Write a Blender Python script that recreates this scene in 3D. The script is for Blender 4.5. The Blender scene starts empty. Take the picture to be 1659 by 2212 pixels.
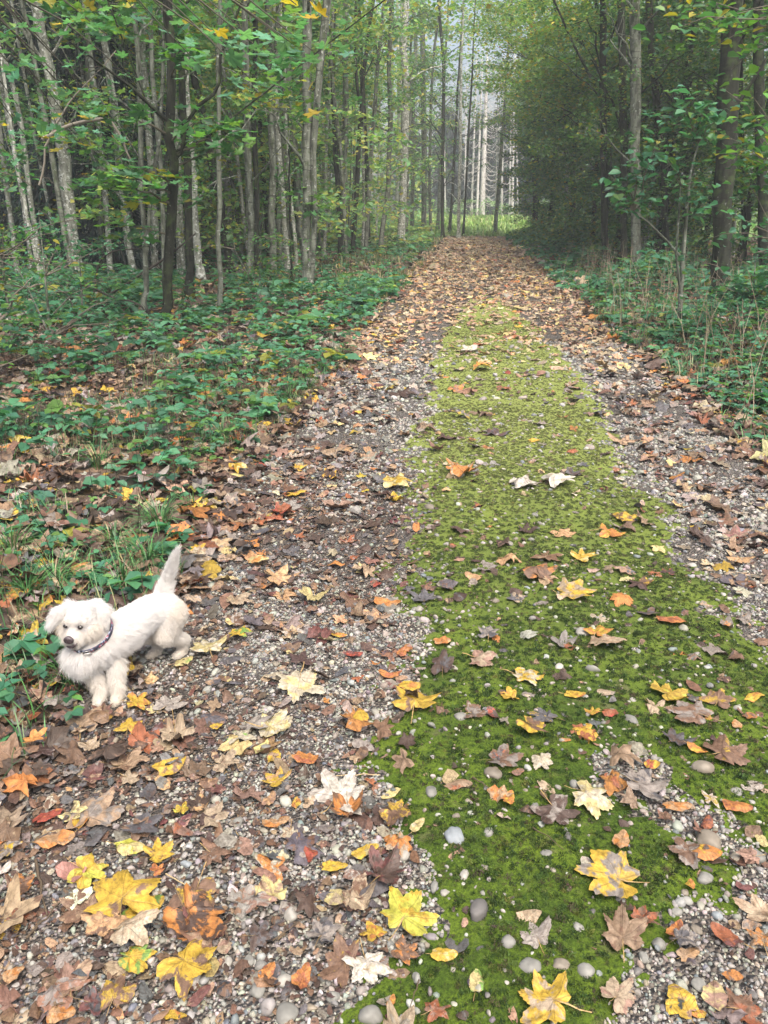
import bpy, math, random
import numpy as np
from mathutils import Vector, Matrix, Euler, Quaternion

# ------------------------------------------------------------------ camera, sky, sun, exposure
SC = bpy.context.scene
COL = SC.collection
CAM_H = 1.6
PITCH = math.radians(21.70)
YAW = math.radians(5.92)
cam_d = bpy.data.cameras.new('camera')
cam = bpy.data.objects.new('camera', cam_d)
COL.objects.link(cam)
cam.location = (0, 0, CAM_H)
cam.rotation_euler = (math.pi / 2 - PITCH, 0, YAW)
cam_d.sensor_fit = 'VERTICAL'
cam_d.sensor_height = 34.6
cam_d.lens = 34.6 * 1661.0 / 2212.0
cam_d.clip_start = 0.05
cam_d.clip_end = 1000
SC.camera = cam

SUN_EL = math.radians(64)
SUN_AZ = math.radians(150)          # compass direction the light comes from, clockwise from +Y
world = bpy.data.worlds.new('World')
SC.world = world
world.use_nodes = True
wn = world.node_tree
wn.nodes.clear()
w_out = wn.nodes.new('ShaderNodeOutputWorld')
w_bg = wn.nodes.new('ShaderNodeBackground')
w_sky = wn.nodes.new('ShaderNodeTexSky')
w_sky.sky_type = 'NISHITA'
w_sky.sun_disc = False
w_sky.sun_elevation = SUN_EL
w_sky.sun_rotation = SUN_AZ
w_sky.dust_density = 9.0
w_sky.air_density = 1.0
w_sky.ozone_density = 1.0
w_bg.inputs['Strength'].default_value = 0.15
wn.links.new(w_sky.outputs[0], w_bg.inputs[0])
wn.links.new(w_bg.outputs[0], w_out.inputs[0])

sun_d = bpy.data.lights.new('sun', 'SUN')
sun_d.energy = 1.15
sun_d.angle = math.radians(35)
sun_d.color = (1.0, 0.99, 0.97)
sun = bpy.data.objects.new('sun', sun_d)
COL.objects.link(sun)
sun.location = (0, 0, 30)
sdir = Vector((math.sin(SUN_AZ) * math.cos(SUN_EL), math.cos(SUN_AZ) * math.cos(SUN_EL), math.sin(SUN_EL)))
sun.rotation_euler = (-sdir).to_track_quat('-Z', 'Y').to_euler()

SC.view_settings.view_transform = 'Standard'
SC.view_settings.look = 'None'
SC.view_settings.gamma = 1.0
SC.view_settings.use_curve_mapping = False
SC.view_settings.exposure = 1.36
SC.render.engine = 'CYCLES'
SC.cycles.max_bounces = 5
SC.cycles.diffuse_bounces = 3
SC.cycles.glossy_bounces = 2
SC.cycles.transmission_bounces = 3
SC.cycles.volume_bounces = 0
SC.cycles.use_denoising = True
HAZE = 0.0021

# ------------------------------------------------------------------ small helpers
RNG = np.random.default_rng(11)
random.seed(5)
PI = math.pi
CF = np.array([-math.sin(YAW) * math.cos(PITCH), math.cos(YAW) * math.cos(PITCH), -math.sin(PITCH)])
CR = np.array([math.cos(YAW), math.sin(YAW), 0.0])
CU = np.cross(CR, CF)


def sstep(a, b, x):
    t = np.clip((np.asarray(x, float) - a) / (b - a), 0, 1)
    return t * t * (3 - 2 * t)


def wav(x, y, s=1.0, seed=0):
    """cheap smooth noise in about -1..1"""
    r = np.random.default_rng(1000 + seed)
    o = 0
    for i in range(5):
        a = r.uniform(0, 2 * PI)
        f = s * r.uniform(0.6, 2.2)
        o = o + np.sin((x * math.cos(a) + y * math.sin(a)) * f + r.uniform(0, 6.28)) / 2.6
    return o


def path_edges(y):
    y = np.asarray(y, float)
    l = -1.30 + 0.08 * np.sin(y * 0.9) + 0.05 * np.sin(y * 2.3 + 1)
    r = 2.05 + 0.08 * np.sin(y * 0.8 + 2) + 0.05 * np.sin(y * 2.9)
    return l, r


def gz(x, y):
    x = np.asarray(x, float)
    y = np.asarray(y, float)
    l, r = path_edges(y)
    off = sstep(0.0, 1.2, l - x) + sstep(0.0, 1.2, x - r)
    z = off * (0.06 + 0.05 * wav(x, y, 0.9, 1) + 0.018 * wav(x, y, 4.0, 2))
    z = z + (1 - np.clip(off, 0, 1)) * (0.006 * wav(x, y, 3.0, 3) + 0.018 * np.exp(-((x - 0.42) / 0.5) ** 2))
    z = z + 0.62 * sstep(44, 72, y)
    return z


def pix(x, y):
    """direction through a point of the photograph (1659 x 2212 frame)"""
    return CF + CR * (x - 829.5) / 1661 + CU * (1106 - y) / 1661


def on_ground(x, y):
    d = pix(x, y)
    z = 0.0
    for _ in range(6):
        t = (z - CAM_H) / d[2]
        p = np.array([0, 0, CAM_H]) + d * t
        z = float(gz(p[0], p[1]))
    p[2] = z
    return p


def at_depth(x, y, yw):
    d = pix(x, y)
    return np.array([0, 0, CAM_H]) + d * (yw / d[1])


def moss_mask(x, y):
    x = np.asarray(x, float)
    y = np.asarray(y, float)
    left = np.interp(y, [0.5, 1.1, 1.8, 2.6, 4, 8, 14, 19], [-0.12, -0.10, -0.17, -0.20, -0.28, -0.34, -0.2, 0])
    right = np.interp(y, [0.5, 1.1, 1.35, 1.75, 2.4, 3.0, 4, 8, 14], [0.28, 0.36, 0.5, 1.05, 1.3, 1.15, 1.12, 1.18, 0.9])
    m = np.minimum(x - left, right - x) * 5.0
    m = np.minimum(m, 1.3)
    m = m + 0.3 * wav(x, y, 4.0, 15) + 0.42 * wav(x, y, 7.0, 5) + 0.3 * wav(x, y, 19.0, 6)
    m = m - 1.7 * np.exp(-(((x - 0.50) / 0.17) ** 2 + ((y - 1.90) / 0.16) ** 2))
    m = m - 1.2 * np.exp(-(((x - 0.66) / 0.14) ** 2 + ((y - 1.72) / 0.10) ** 2))
    m = m - 0.15 * np.exp(-(((x - 0.35) / 0.18) ** 2 + ((y - 2.8) / 0.3) ** 2))
    m = m - 2.2 * sstep(9, 19, y)
    return m


def tag(o, label=None, cat=None, group=None, kind=None):
    if label:
        o['label'] = label
    if cat:
        o['category'] = cat
    if group:
        o['group'] = group
    if kind:
        o['kind'] = kind
    return o


def empty(name, loc, label=None, cat=None, group=None):
    o = bpy.data.objects.new(name, None)
    COL.objects.link(o)
    o.location = tuple(loc)
    o.empty_display_size = 0.1
    return tag(o, label, cat, group)


def mesh_obj(name, v, f, mat, parent=None, attrs=None, uv=None, smooth=True, origin=None, mat_idx=None, link=True):
    """v (n,3), f list of arrays (m,k) of equal k each or one array; attrs {name: (n,3) colour per vertex or (n,) float}"""
    v = np.asarray(v, np.float32)
    if origin is None and parent is not None:
        origin = parent_world(parent)
    if origin is not None:
        v = v - np.asarray(origin, np.float32)
    if not isinstance(f, (list, tuple)):
        f = [f]
    f = [np.asarray(a, np.int32) for a in f if len(a)]
    me = bpy.data.meshes.new(name)
    me.vertices.add(len(v))
    me.vertices.foreach_set('co', v.ravel())
    loops = np.concatenate([a.ravel() for a in f])
    tot = np.concatenate([np.full(len(a), a.shape[1], np.int32) for a in f])
    start = np.concatenate([[0], np.cumsum(tot)[:-1]]).astype(np.int32)
    me.loops.add(len(loops))
    me.loops.foreach_set('vertex_index', loops)
    me.polygons.add(len(tot))
    me.polygons.foreach_set('loop_start', start)
    me.polygons.foreach_set('use_smooth', np.full(len(tot), bool(smooth)))
    if uv is not None:
        u = me.uv_layers.new(name='luv')
        u.data.foreach_set('uv', np.asarray(uv, np.float32)[loops].ravel())
    for k, a in (attrs or {}).items():
        a = np.asarray(a, np.float32)
        if a.ndim == 2:
            at = me.attributes.new(k, 'FLOAT_COLOR', 'POINT')
            at.data.foreach_set('color', np.concatenate([a, np.ones((len(a), 1), np.float32)], 1).ravel())
        else:
            at = me.attributes.new(k, 'FLOAT', 'POINT')
            at.data.foreach_set('value', a)
    for m in (mat if isinstance(mat, (list, tuple)) else [mat]):
        me.materials.append(m)
    if mat_idx is not None:
        me.polygons.foreach_set('material_index', np.asarray(mat_idx, np.int32))
    me.update(calc_edges=True)
    o = bpy.data.objects.new(name, me)
    if link:
        COL.objects.link(o)
    if parent is not None:
        o.parent = parent
    elif origin is not None:
        o.location = tuple(float(c) for c in origin)
    return o


def parent_world(p):
    l = np.zeros(3)
    while p is not None:
        l = l + np.array(p.location)
        p = p.parent
    return l


class Geo:
    """collects tubes and cards"""
    def __init__(s):
        s.v, s.f3, s.f4, s.n = [], [], [], 0
        s.at = []

    def add(s, v, f3=None, f4=None, a=None):
        v = np.asarray(v, float)
        s.v.append(v)
        if f3 is not None and len(f3):
            s.f3.append(np.asarray(f3) + s.n)
        if f4 is not None and len(f4):
            s.f4.append(np.asarray(f4) + s.n)
        s.at.append(np.tile(np.asarray(a if a is not None else (0.5, 0.5, 0.5), float), (len(v), 1)) if a is None or np.ndim(a) == 1 else a)
        s.n += len(v)

    def tube(s, pts, rad, sides=7, lump=0.0, a=None, cap=True):
        pts = np.asarray(pts, float)
        m = len(pts)
        rad = np.broadcast_to(np.asarray(rad, float), (m,))
        d = np.gradient(pts, axis=0)
        d /= np.linalg.norm(d, axis=1)[:, None] + 1e-9
        ref = np.array([0, 0, 1.0]) if abs(d[0][2]) < 0.8 else np.array([1.0, 0, 0])
        V = []
        for i in range(m):
            u = np.cross(d[i], ref)
            u /= np.linalg.norm(u) + 1e-9
            w = np.cross(d[i], u)
            ang = np.arange(sides) * 2 * PI / sides
            rr = rad[i] * (1 + lump * np.sin(ang * 2 + i * 0.7) + lump * RNG.uniform(-1, 1, sides))
            V.append(pts[i] + np.outer(np.cos(ang) * rr, u) + np.outer(np.sin(ang) * rr, w))
        V = np.concatenate(V)
        q = []
        for i in range(m - 1):
            for j in range(sides):
                k = (j + 1) % sides
                q.append((i * sides + j, i * sides + k, (i + 1) * sides + k, (i + 1) * sides + j))
        f3 = []
        if cap:
            V = np.concatenate([V, pts[-1:] + d[-1:] * rad[-1]])
            for j in range(sides):
                f3.append(((m - 1) * sides + j, (m - 1) * sides + (j + 1) % sides, len(V) - 1))
        s.add(V, f3, q, a)

    def build(s, name, mat, parent=None, origin=None, smooth=True, uv=None, attr='c1'):
        v = np.concatenate(s.v)
        f = []
        if s.f4:
            f.append(np.concatenate(s.f4))
        if s.f3:
            f.append(np.concatenate(s.f3))
        return mesh_obj(name, v, f, mat, parent, {attr: np.concatenate(s.at)}, None, smooth, origin)


# ------------------------------------------------------------------ materials
def new_mat(name):
    m = bpy.data.materials.new(name)
    m.use_nodes = True
    nt = m.node_tree
    nt.nodes.clear()
    out = nt.nodes.new('ShaderNodeOutputMaterial')
    return m, nt, out


def N(nt, t, **kw):
    n = nt.nodes.new(t)
    for k, v in kw.items():
        if k.startswith('i_'):
            n.inputs[int(k[2:]) if k[2:].isdigit() else k[2:].replace('_', ' ')].default_value = v
        else:
            setattr(n, k, v)
    return n


def mth(nt, op, a, b=None, c=None, clamp=False):
    n = nt.nodes.new('ShaderNodeMath')
    n.operation = op
    n.use_clamp = clamp
    for i, x in enumerate((a, b, c)):
        if x is None:
            continue
        if isinstance(x, (int, float)):
            n.inputs[i].default_value = x
        else:
            nt.links.new(x, n.inputs[i])
    return n.outputs[0]


def mixc(nt, fac, a, b, mode='MIX'):
    n = nt.nodes.new('ShaderNodeMix')
    n.data_type = 'RGBA'
    n.blend_type = mode
    for sock, x in ((n.inputs[0], fac), (n.inputs[6], a), (n.inputs[7], b)):
        if isinstance(x, (int, float)):
            sock.default_value = x
        elif isinstance(x, tuple):
            sock.default_value = x if len(x) == 4 else (*x, 1)
        else:
            nt.links.new(x, sock)
    return n.outputs[2]


def ramp(nt, fac, stops, interp='LINEAR'):
    n = nt.nodes.new('ShaderNodeValToRGB')
    n.color_ramp.interpolation = interp
    e = n.color_ramp.elements
    while len(e) < len(stops):
        e.new(0.5)
    for i, (p, c) in enumerate(stops):
        e[i].position = p
        e[i].color = (*c, 1) if len(c) == 3 else c
    nt.links.new(fac, n.inputs[0])
    return n.outputs[0]


def noise(nt, vec, scale, detail=4, rough=0.55):
    n = nt.nodes.new('ShaderNodeTexNoise')
    n.inputs['Scale'].default_value = scale
    n.inputs['Detail'].default_value = detail
    n.inputs['Roughness'].default_value = rough
    if vec is not None:
        nt.links.new(vec, n.inputs['Vector'])
    return n.outputs[0]


def attr(nt, name, typ='GEOMETRY'):
    n = nt.nodes.new('ShaderNodeAttribute')
    n.attribute_name = name
    n.attribute_type = typ
    return n


def dead_leaf_material():
    m, nt, out = new_mat('fallen_leaf')
    L = nt.links
    c1 = attr(nt, 'c1').outputs['Color']
    c2 = attr(nt, 'c2').outputs['Color']
    bl = attr(nt, 'blot').outputs['Fac']
    sd = attr(nt, 'seed').outputs['Fac']
    uvn = nt.nodes.new('ShaderNodeUVMap')
    uvn.uv_map = 'luv'
    comb = nt.nodes.new('ShaderNodeSeparateXYZ')
    L.new(uvn.outputs[0], comb.inputs[0])
    u, v = comb.outputs[0], comb.outputs[1]
    cc = nt.nodes.new('ShaderNodeCombineXYZ')
    L.new(u, cc.inputs[0])
    L.new(v, cc.inputs[1])
    L.new(mth(nt, 'MULTIPLY', sd, 37.0), cc.inputs[2])
    big = noise(nt, cc.outputs[0], 2.6, 5, 0.62)
    fine = noise(nt, cc.outputs[0], 16, 3)
    # blot 0..1 sets how much of the leaf takes the second colour
    thr = mth(nt, 'SUBTRACT', 0.74, mth(nt, 'MULTIPLY', bl, 0.52))
    f = mth(nt, 'MULTIPLY', mth(nt, 'SUBTRACT', big, thr), 16.0, clamp=True)
    col = mixc(nt, f, c1, c2)
    # small dark specks
    spk = mth(nt, 'MULTIPLY', mth(nt, 'SUBTRACT', fine, 0.70), 9.0, clamp=True)
    col = mixc(nt, mth(nt, 'MULTIPLY', spk, 0.6), col, (0.05, 0.03, 0.02, 1))
    # veins: a fan for lobed leaves, midrib with side veins for oval ones (attribute oval)
    ov = attr(nt, 'oval').outputs['Fac']
    ang = mth(nt, 'ARCTAN2', u, v)
    rr = mth(nt, 'SQRT', mth(nt, 'ADD', mth(nt, 'MULTIPLY', u, u), mth(nt, 'MULTIPLY', v, v)))
    pp = mth(nt, 'PINGPONG', ang, 0.4363)
    dist = mth(nt, 'MULTIPLY', pp, rr)
    v1 = mth(nt, 'SUBTRACT', 1.0, mth(nt, 'DIVIDE', dist, 0.018), clamp=True)
    side = mth(nt, 'FRACT', mth(nt, 'MULTIPLY', mth(nt, 'SUBTRACT', rr, mth(nt, 'MULTIPLY', pp, 1.0)), 6.5))
    v1b = mth(nt, 'MULTIPLY', mth(nt, 'SUBTRACT', 1.0, mth(nt, 'MULTIPLY', mth(nt, 'ABSOLUTE', mth(nt, 'SUBTRACT', side, 0.5)), 9.0), clamp=True), 0.5)
    fan = mth(nt, 'MAXIMUM', v1, v1b)
    au = mth(nt, 'ABSOLUTE', u)
    v2 = mth(nt, 'SUBTRACT', 1.0, mth(nt, 'DIVIDE', au, 0.018), clamp=True)
    sd2 = mth(nt, 'FRACT', mth(nt, 'MULTIPLY', mth(nt, 'SUBTRACT', v, mth(nt, 'MULTIPLY', au, 0.8)), 8.0))
    v2b = mth(nt, 'MULTIPLY', mth(nt, 'SUBTRACT', 1.0, mth(nt, 'MULTIPLY', mth(nt, 'ABSOLUTE', mth(nt, 'SUBTRACT', sd2, 0.5)), 7.0), clamp=True), 0.7)
    mid = mth(nt, 'MAXIMUM', v2, v2b)
    vein = mth(nt, 'ADD', mth(nt, 'MULTIPLY', fan, mth(nt, 'SUBTRACT', 1.0, ov)), mth(nt, 'MULTIPLY', mid, ov))
    vcol = mixc(nt, 0.55, col, (0.09, 0.055, 0.035, 1))
    col = mixc(nt, mth(nt, 'MULTIPLY', vein, 0.75), col, vcol)
    grime = ramp(nt, noise(nt, cc.outputs[0], 5.5, 5, 0.7), [(0.32, (0.42, 0.38, 0.34)), (0.62, (1.05, 1.03, 1.0))])
    col = mixc(nt, 1.0, col, grime, 'MULTIPLY')
    col = mixc(nt, mth(nt, 'MULTIPLY', fine, 0.5), col, mixc(nt, 1.0, col, (0.62, 0.6, 0.58, 1), 'MULTIPLY'))
    p = N(nt, 'ShaderNodeBsdfPrincipled')
    L.new(col, p.inputs['Base Color'])
    p.inputs['Roughness'].default_value = 0.52
    p.inputs['Specular IOR Level'].default_value = 0.35
    bmp = N(nt, 'ShaderNodeBump')
    bmp.inputs['Strength'].default_value = 0.5
    bmp.inputs['Distance'].default_value = 0.003
    L.new(mth(nt, 'ADD', mth(nt, 'MULTIPLY', vein, -0.7), fine), bmp.inputs['Height'])
    L.new(bmp.outputs[0], p.inputs['Normal'])
    tr = N(nt, 'ShaderNodeBsdfTranslucent')
    L.new(col, tr.inputs[0])
    mx = N(nt, 'ShaderNodeMixShader')
    mx.inputs[0].default_value = 0.12
    L.new(p.outputs[0], mx.inputs[1])
    L.new(tr.outputs[0], mx.inputs[2])
    L.new(mx.outputs[0], out.inputs[0])
    return m


def green_leaf_material(name='green_leaf', trans=0.42, rough=0.45, spec=0.32):
    m, nt, out = new_mat(name)
    L = nt.links
    c1 = attr(nt, 'c1').outputs['Color']
    g = N(nt, 'ShaderNodeNewGeometry')
    nz = noise(nt, g.outputs['Position'], 22, 2)
    col = mixc(nt, mth(nt, 'MULTIPLY', nz, 0.55), c1, mixc(nt, 1.0, c1, (0.5, 0.55, 0.5, 1), 'MULTIPLY'))
    p = N(nt, 'ShaderNodeBsdfPrincipled')
    L.new(col, p.inputs['Base Color'])
    p.inputs['Roughness'].default_value = rough
    p.inputs['Specular IOR Level'].default_value = spec
    tr = N(nt, 'ShaderNodeBsdfTranslucent')
    L.new(mixc(nt, 1.0, col, (1.3, 1.35, 0.7, 1), 'MULTIPLY'), tr.inputs[0])
    mx = N(nt, 'ShaderNodeMixShader')
    mx.inputs[0].default_value = trans
    L.new(p.outputs[0], mx.inputs[1])
    L.new(tr.outputs[0], mx.inputs[2])
    L.new(mx.outputs[0], out.inputs[0])
    return m


def bark_material(name, base, dark, lichen, lich_amt, mossy):
    m, nt, out = new_mat(name)
    L = nt.links
    g = N(nt, 'ShaderNodeNewGeometry')
    tc = N(nt, 'ShaderNodeTexCoord')
    mp = N(nt, 'ShaderNodeMapping')
    L.new(g.outputs['Position'], mp.inputs[0])
    mp.inputs['Scale'].default_value = (1, 1, 0.25)
    n1 = noise(nt, mp.outputs[0], 14, 5, 0.65)
    n2 = noise(nt, g.outputs['Position'], 7, 3)
    n3 = noise(nt, g.outputs['Position'], 17, 5, 0.62)
    mp2 = N(nt, 'ShaderNodeMapping')
    L.new(g.outputs['Position'], mp2.inputs[0])
    mp2.inputs['Scale'].default_value = (0.6, 0.6, 4.0)
    n4 = noise(nt, mp2.outputs[0], 6, 2)
    col = ramp(nt, n1, [(0.38, dark), (0.60, base)])
    col = mixc(nt, mth(nt, 'MULTIPLY', mth(nt, 'SUBTRACT', n4, 0.58), 8.0, clamp=True), col, tuple(c * 0.75 for c in dark))
    sp = mth(nt, 'MULTIPLY', mth(nt, 'SUBTRACT', n3, 0.66 - lich_amt * 0.16), 14.0, clamp=True)
    col = mixc(nt, mth(nt, 'MULTIPLY', sp, 0.85), col, lichen)
    mo = mth(nt, 'MULTIPLY', mth(nt, 'SUBTRACT', n2, 0.62 - mossy * 0.2), 7.0, clamp=True)
    col = mixc(nt, mth(nt, 'MULTIPLY', mo, 0.7), col, (0.05, 0.075, 0.025, 1))
    p = N(nt, 'ShaderNodeBsdfPrincipled')
    L.new(col, p.inputs['Base Color'])
    p.inputs['Roughness'].default_value = 0.9
    p.inputs['Specular IOR Level'].default_value = 0.15
    bmp = N(nt, 'ShaderNodeBump')
    bmp.inputs['Strength'].default_value = 0.8
    bmp.inputs['Distance'].default_value = 0.02
    L.new(n1, bmp.inputs['Height'])
    L.new(bmp.outputs[0], p.inputs['Normal'])
    L.new(p.outputs[0], out.inputs[0])
    return m


def simple_material(name, col, rough=0.7, spec=0.4, vary=0.3, scale=40, metal=0.0, bump=0.0):
    m, nt, out = new_mat(name)
    L = nt.links
    g = N(nt, 'ShaderNodeNewGeometry')
    nz = noise(nt, g.outputs['Position'], scale, 4)
    c = mixc(nt, nz, tuple(min(1, x * (1 + vary)) for x in col), tuple(x * (1 - vary) for x in col))
    p = N(nt, 'ShaderNodeBsdfPrincipled')
    L.new(c, p.inputs['Base Color'])
    p.inputs['Roughness'].default_value = rough
    p.inputs['Metallic'].default_value = metal
    p.inputs['Specular IOR Level'].default_value = spec
    if bump:
        b = N(nt, 'ShaderNodeBump')
        b.inputs['Strength'].default_value = bump
        b.inputs['Distance'].default_value = 0.004
        L.new(nz, b.inputs['Height'])
        L.new(b.outputs[0], p.inputs['Normal'])
    L.new(p.outputs[0], out.inputs[0])
    return m


def attr_material(name, typ, rough=0.75, spec=0.4, trans=0.0, scale=60, amt=0.5):
    """colour comes from attribute c1"""
    m, nt, out = new_mat(name)
    L = nt.links
    c1 = attr(nt, 'c1', typ).outputs['Color']
    tc = N(nt, 'ShaderNodeTexCoord')
    nz = noise(nt, tc.outputs['Object'], scale, 4)
    col = mixc(nt, mth(nt, 'MULTIPLY', nz, amt * 2), c1, mixc(nt, 1.0, c1, (0.45, 0.45, 0.42, 1), 'MULTIPLY'))
    p = N(nt, 'ShaderNodeBsdfPrincipled')
    L.new(col, p.inputs['Base Color'])
    p.inputs['Roughness'].default_value = rough
    p.inputs['Specular IOR Level'].default_value = spec
    if trans:
        tr = N(nt, 'ShaderNodeBsdfTranslucent')
        L.new(col, tr.inputs[0])
        mx = N(nt, 'ShaderNodeMixShader')
        mx.inputs[0].default_value = trans
        L.new(p.outputs[0], mx.inputs[1])
        L.new(tr.outputs[0], mx.inputs[2])
        L.new(mx.outputs[0], out.inputs[0])
    else:
        L.new(p.outputs[0], out.inputs[0])
    return m


def gravel_ground_material():
    m, nt, out = new_mat('gravel_ground')
    L = nt.links
    g = N(nt, 'ShaderNodeNewGeometry')
    P = g.outputs['Position']
    vo = N(nt, 'ShaderNodeTexVoronoi')
    vo.inputs['Scale'].default_value = 95
    L.new(P, vo.inputs['Vector'])
    cells = ramp(nt, mth(nt, 'FRACT', mth(nt, 'MULTIPLY', vo.outputs['Color'], 3.1)),
                 [(0.0, (0.10, 0.085, 0.07)), (0.5, (0.22, 0.19, 0.16)), (1.0, (0.36, 0.33, 0.29))])
    dirt = ramp(nt, noise(nt, P, 30, 5, 0.7), [(0.3, (0.06, 0.047, 0.037)), (0.7, (0.17, 0.145, 0.12))])
    mudf = mth(nt, 'MULTIPLY', mth(nt, 'SUBTRACT', noise(nt, P, 1.7, 4, 0.6), 0.47), 6.0, clamp=True)
    edge = mth(nt, 'MULTIPLY', mth(nt, 'SUBTRACT', vo.outputs['Distance'], 0.004), 60.0, clamp=True)
    col = mixc(nt, mudf, cells, dirt)
    col = mixc(nt, 0.25, col, dirt)
    p = N(nt, 'ShaderNodeBsdfPrincipled')
    L.new(col, p.inputs['Base Color'])
    p.inputs['Roughness'].default_value = 0.7
    bmp = N(nt, 'ShaderNodeBump')
    bmp.inputs['Strength'].default_value = 0.9
    bmp.inputs['Distance'].default_value = 0.006
    L.new(mth(nt, 'SUBTRACT', noise(nt, P, 60, 4), mth(nt, 'MULTIPLY', vo.outputs['Distance'], 40.0)), bmp.inputs['Height'])
    L.new(bmp.outputs[0], p.inputs['Normal'])
    L.new(p.outputs[0], out.inputs[0])
    return m


def forest_floor_material():
    m, nt, out = new_mat('leafy_soil')
    L = nt.links
    g = N(nt, 'ShaderNodeNewGeometry')
    P = g.outputs['Position']
    vo = N(nt, 'ShaderNodeTexVoronoi')
    vo.inputs['Scale'].default_value = 11
    L.new(P, vo.inputs['Vector'])
    sep = N(nt, 'ShaderNodeSeparateColor')
    L.new(vo.outputs['Color'], sep.inputs[0])
    leaf = ramp(nt, sep.outputs[0], [(0.0, (0.03, 0.02, 0.014)), (0.35, (0.07, 0.045, 0.03)), (0.65, (0.16, 0.10, 0.06)), (0.9, (0.24, 0.17, 0.11)), (1.0, (0.3, 0.16, 0.04))])
    soil = ramp(nt, noise(nt, P, 18, 5, 0.7), [(0.3, (0.018, 0.014, 0.01)), (0.7, (0.07, 0.05, 0.035))])
    col = mixc(nt, mth(nt, 'MULTIPLY', mth(nt, 'SUBTRACT', noise(nt, P, 5, 3), 0.42), 7.0, clamp=True), soil, leaf)
    # grass of the clearing beyond the end of the path
    sx = N(nt, 'ShaderNodeSeparateXYZ')
    L.new(P, sx.inputs[0])
    gr = ramp(nt, noise(nt, P, 9, 4, 0.7), [(0.3, (0.05, 0.10, 0.015)), (0.7, (0.12, 0.22, 0.03))])
    gf = mth(nt, 'MULTIPLY', mth(nt, 'SUBTRACT', mth(nt, 'ADD', sx.outputs[1], mth(nt, 'MULTIPLY', noise(nt, P, 0.8), 5.0)), 45.0), 0.35, clamp=True)
    gx = mth(nt, 'MULTIPLY', mth(nt, 'ADD', sx.outputs[0], 5.0), 0.6, clamp=True)
    col = mixc(nt, mth(nt, 'MULTIPLY', gf, gx), col, gr)
    p = N(nt, 'ShaderNodeBsdfPrincipled')
    L.new(col, p.inputs['Base Color'])
    p.inputs['Roughness'].default_value = 0.9
    bmp = N(nt, 'ShaderNodeBump')
    bmp.inputs['Strength'].default_value = 0.8
    bmp.inputs['Distance'].default_value = 0.02
    L.new(noise(nt, P, 25, 5, 0.7), bmp.inputs['Height'])
    L.new(bmp.outputs[0], p.inputs['Normal'])
    L.new(p.outputs[0], out.inputs[0])
    return m


def moss_ground_material():
    m, nt, out = new_mat('moss_cushion')
    L = nt.links
    g = N(nt, 'ShaderNodeNewGeometry')
    P = g.outputs['Position']
    a = ramp(nt, noise(nt, P, 130, 4, 0.7), [(0.3, (0.02, 0.038, 0.008)), (0.7, (0.105, 0.17, 0.02))])
    b = ramp(nt, noise(nt, P, 3.5, 4, 0.6), [(0.35, (0.55, 0.6, 0.6)), (0.65, (1.25, 1.15, 0.85))])
    col = mixc(nt, 1.0, a, b, 'MULTIPLY')
    br = mth(nt, 'MULTIPLY', mth(nt, 'SUBTRACT', noise(nt, P, 14, 3), 0.6), 8.0, clamp=True)
    col = mixc(nt, mth(nt, 'MULTIPLY', br, 0.7), col, (0.09, 0.085, 0.045, 1))
    # look of sunlit moss tips put into the colour, yellower further up the track
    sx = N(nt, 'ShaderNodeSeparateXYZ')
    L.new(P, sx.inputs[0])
    sunlit_tone = mth(nt, 'MULTIPLY', mth(nt, 'SUBTRACT', sx.outputs[1], 2.0), 0.28, clamp=True)  # weight of the painted sunlit tone, rising along the track
    col = mixc(nt, mth(nt, 'MULTIPLY', sunlit_tone, 0.75), col, (0.185, 0.215, 0.06, 1))
    p = N(nt, 'ShaderNodeBsdfPrincipled')
    L.new(col, p.inputs['Base Color'])
    p.inputs['Roughness'].default_value = 0.95
    p.inputs['Specular IOR Level'].default_value = 0.15
    bmp = N(nt, 'ShaderNodeBump')
    bmp.inputs['Strength'].default_value = 1.0
    bmp.inputs['Distance'].default_value = 0.008
    L.new(noise(nt, P, 160, 4, 0.7), bmp.inputs['Height'])
    L.new(bmp.outputs[0], p.inputs['Normal'])
    L.new(p.outputs[0], out.inputs[0])
    return m


M_DEAD = dead_leaf_material()
M_GREEN = green_leaf_material()
M_NEEDLE = green_leaf_material('spruce_needle', 0.1, 0.6, 0.3)
M_GRASS = attr_material('grass_blade', 'GEOMETRY', 0.5, 0.5, 0.25, 30, 0.3)
M_TWIG = attr_material('twig_bark', 'GEOMETRY', 0.85, 0.2, 0, 40, 0.5)
M_PEB = attr_material('pebble_stone', 'INSTANCER', 0.6, 0.4, 0, 1.5, 0.45)
M_STONE = attr_material('river_stone', 'GEOMETRY', 0.62, 0.4, 0, 30, 0.5)
M_MOSSI = attr_material('moss_sprig', 'INSTANCER', 0.8, 0.2, 0.2, 3, 0.3)
M_GRAV = gravel_ground_material()
M_FLOOR = forest_floor_material()
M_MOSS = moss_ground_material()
BARK = {
    'pale': bark_material('pale_bark', (0.33, 0.34, 0.29), (0.12, 0.125, 0.10), (0.62, 0.64, 0.60, 1), 0.75, 0.1),
    'grey': bark_material('grey_bark', (0.19, 0.205, 0.165), (0.05, 0.055, 0.042), (0.46, 0.48, 0.44, 1), 0.35, 0.35),
    'dark': bark_material('dark_bark', (0.030, 0.033, 0.024), (0.010, 0.011, 0.008), (0.22, 0.24, 0.21, 1), 0.1, 0.45),
    'spruce': bark_material('dead_spruce_bark', (0.62, 0.60, 0.58), (0.34, 0.31, 0.29), (0.7, 0.68, 0.65, 1), 0.3, -0.5),
}

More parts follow.
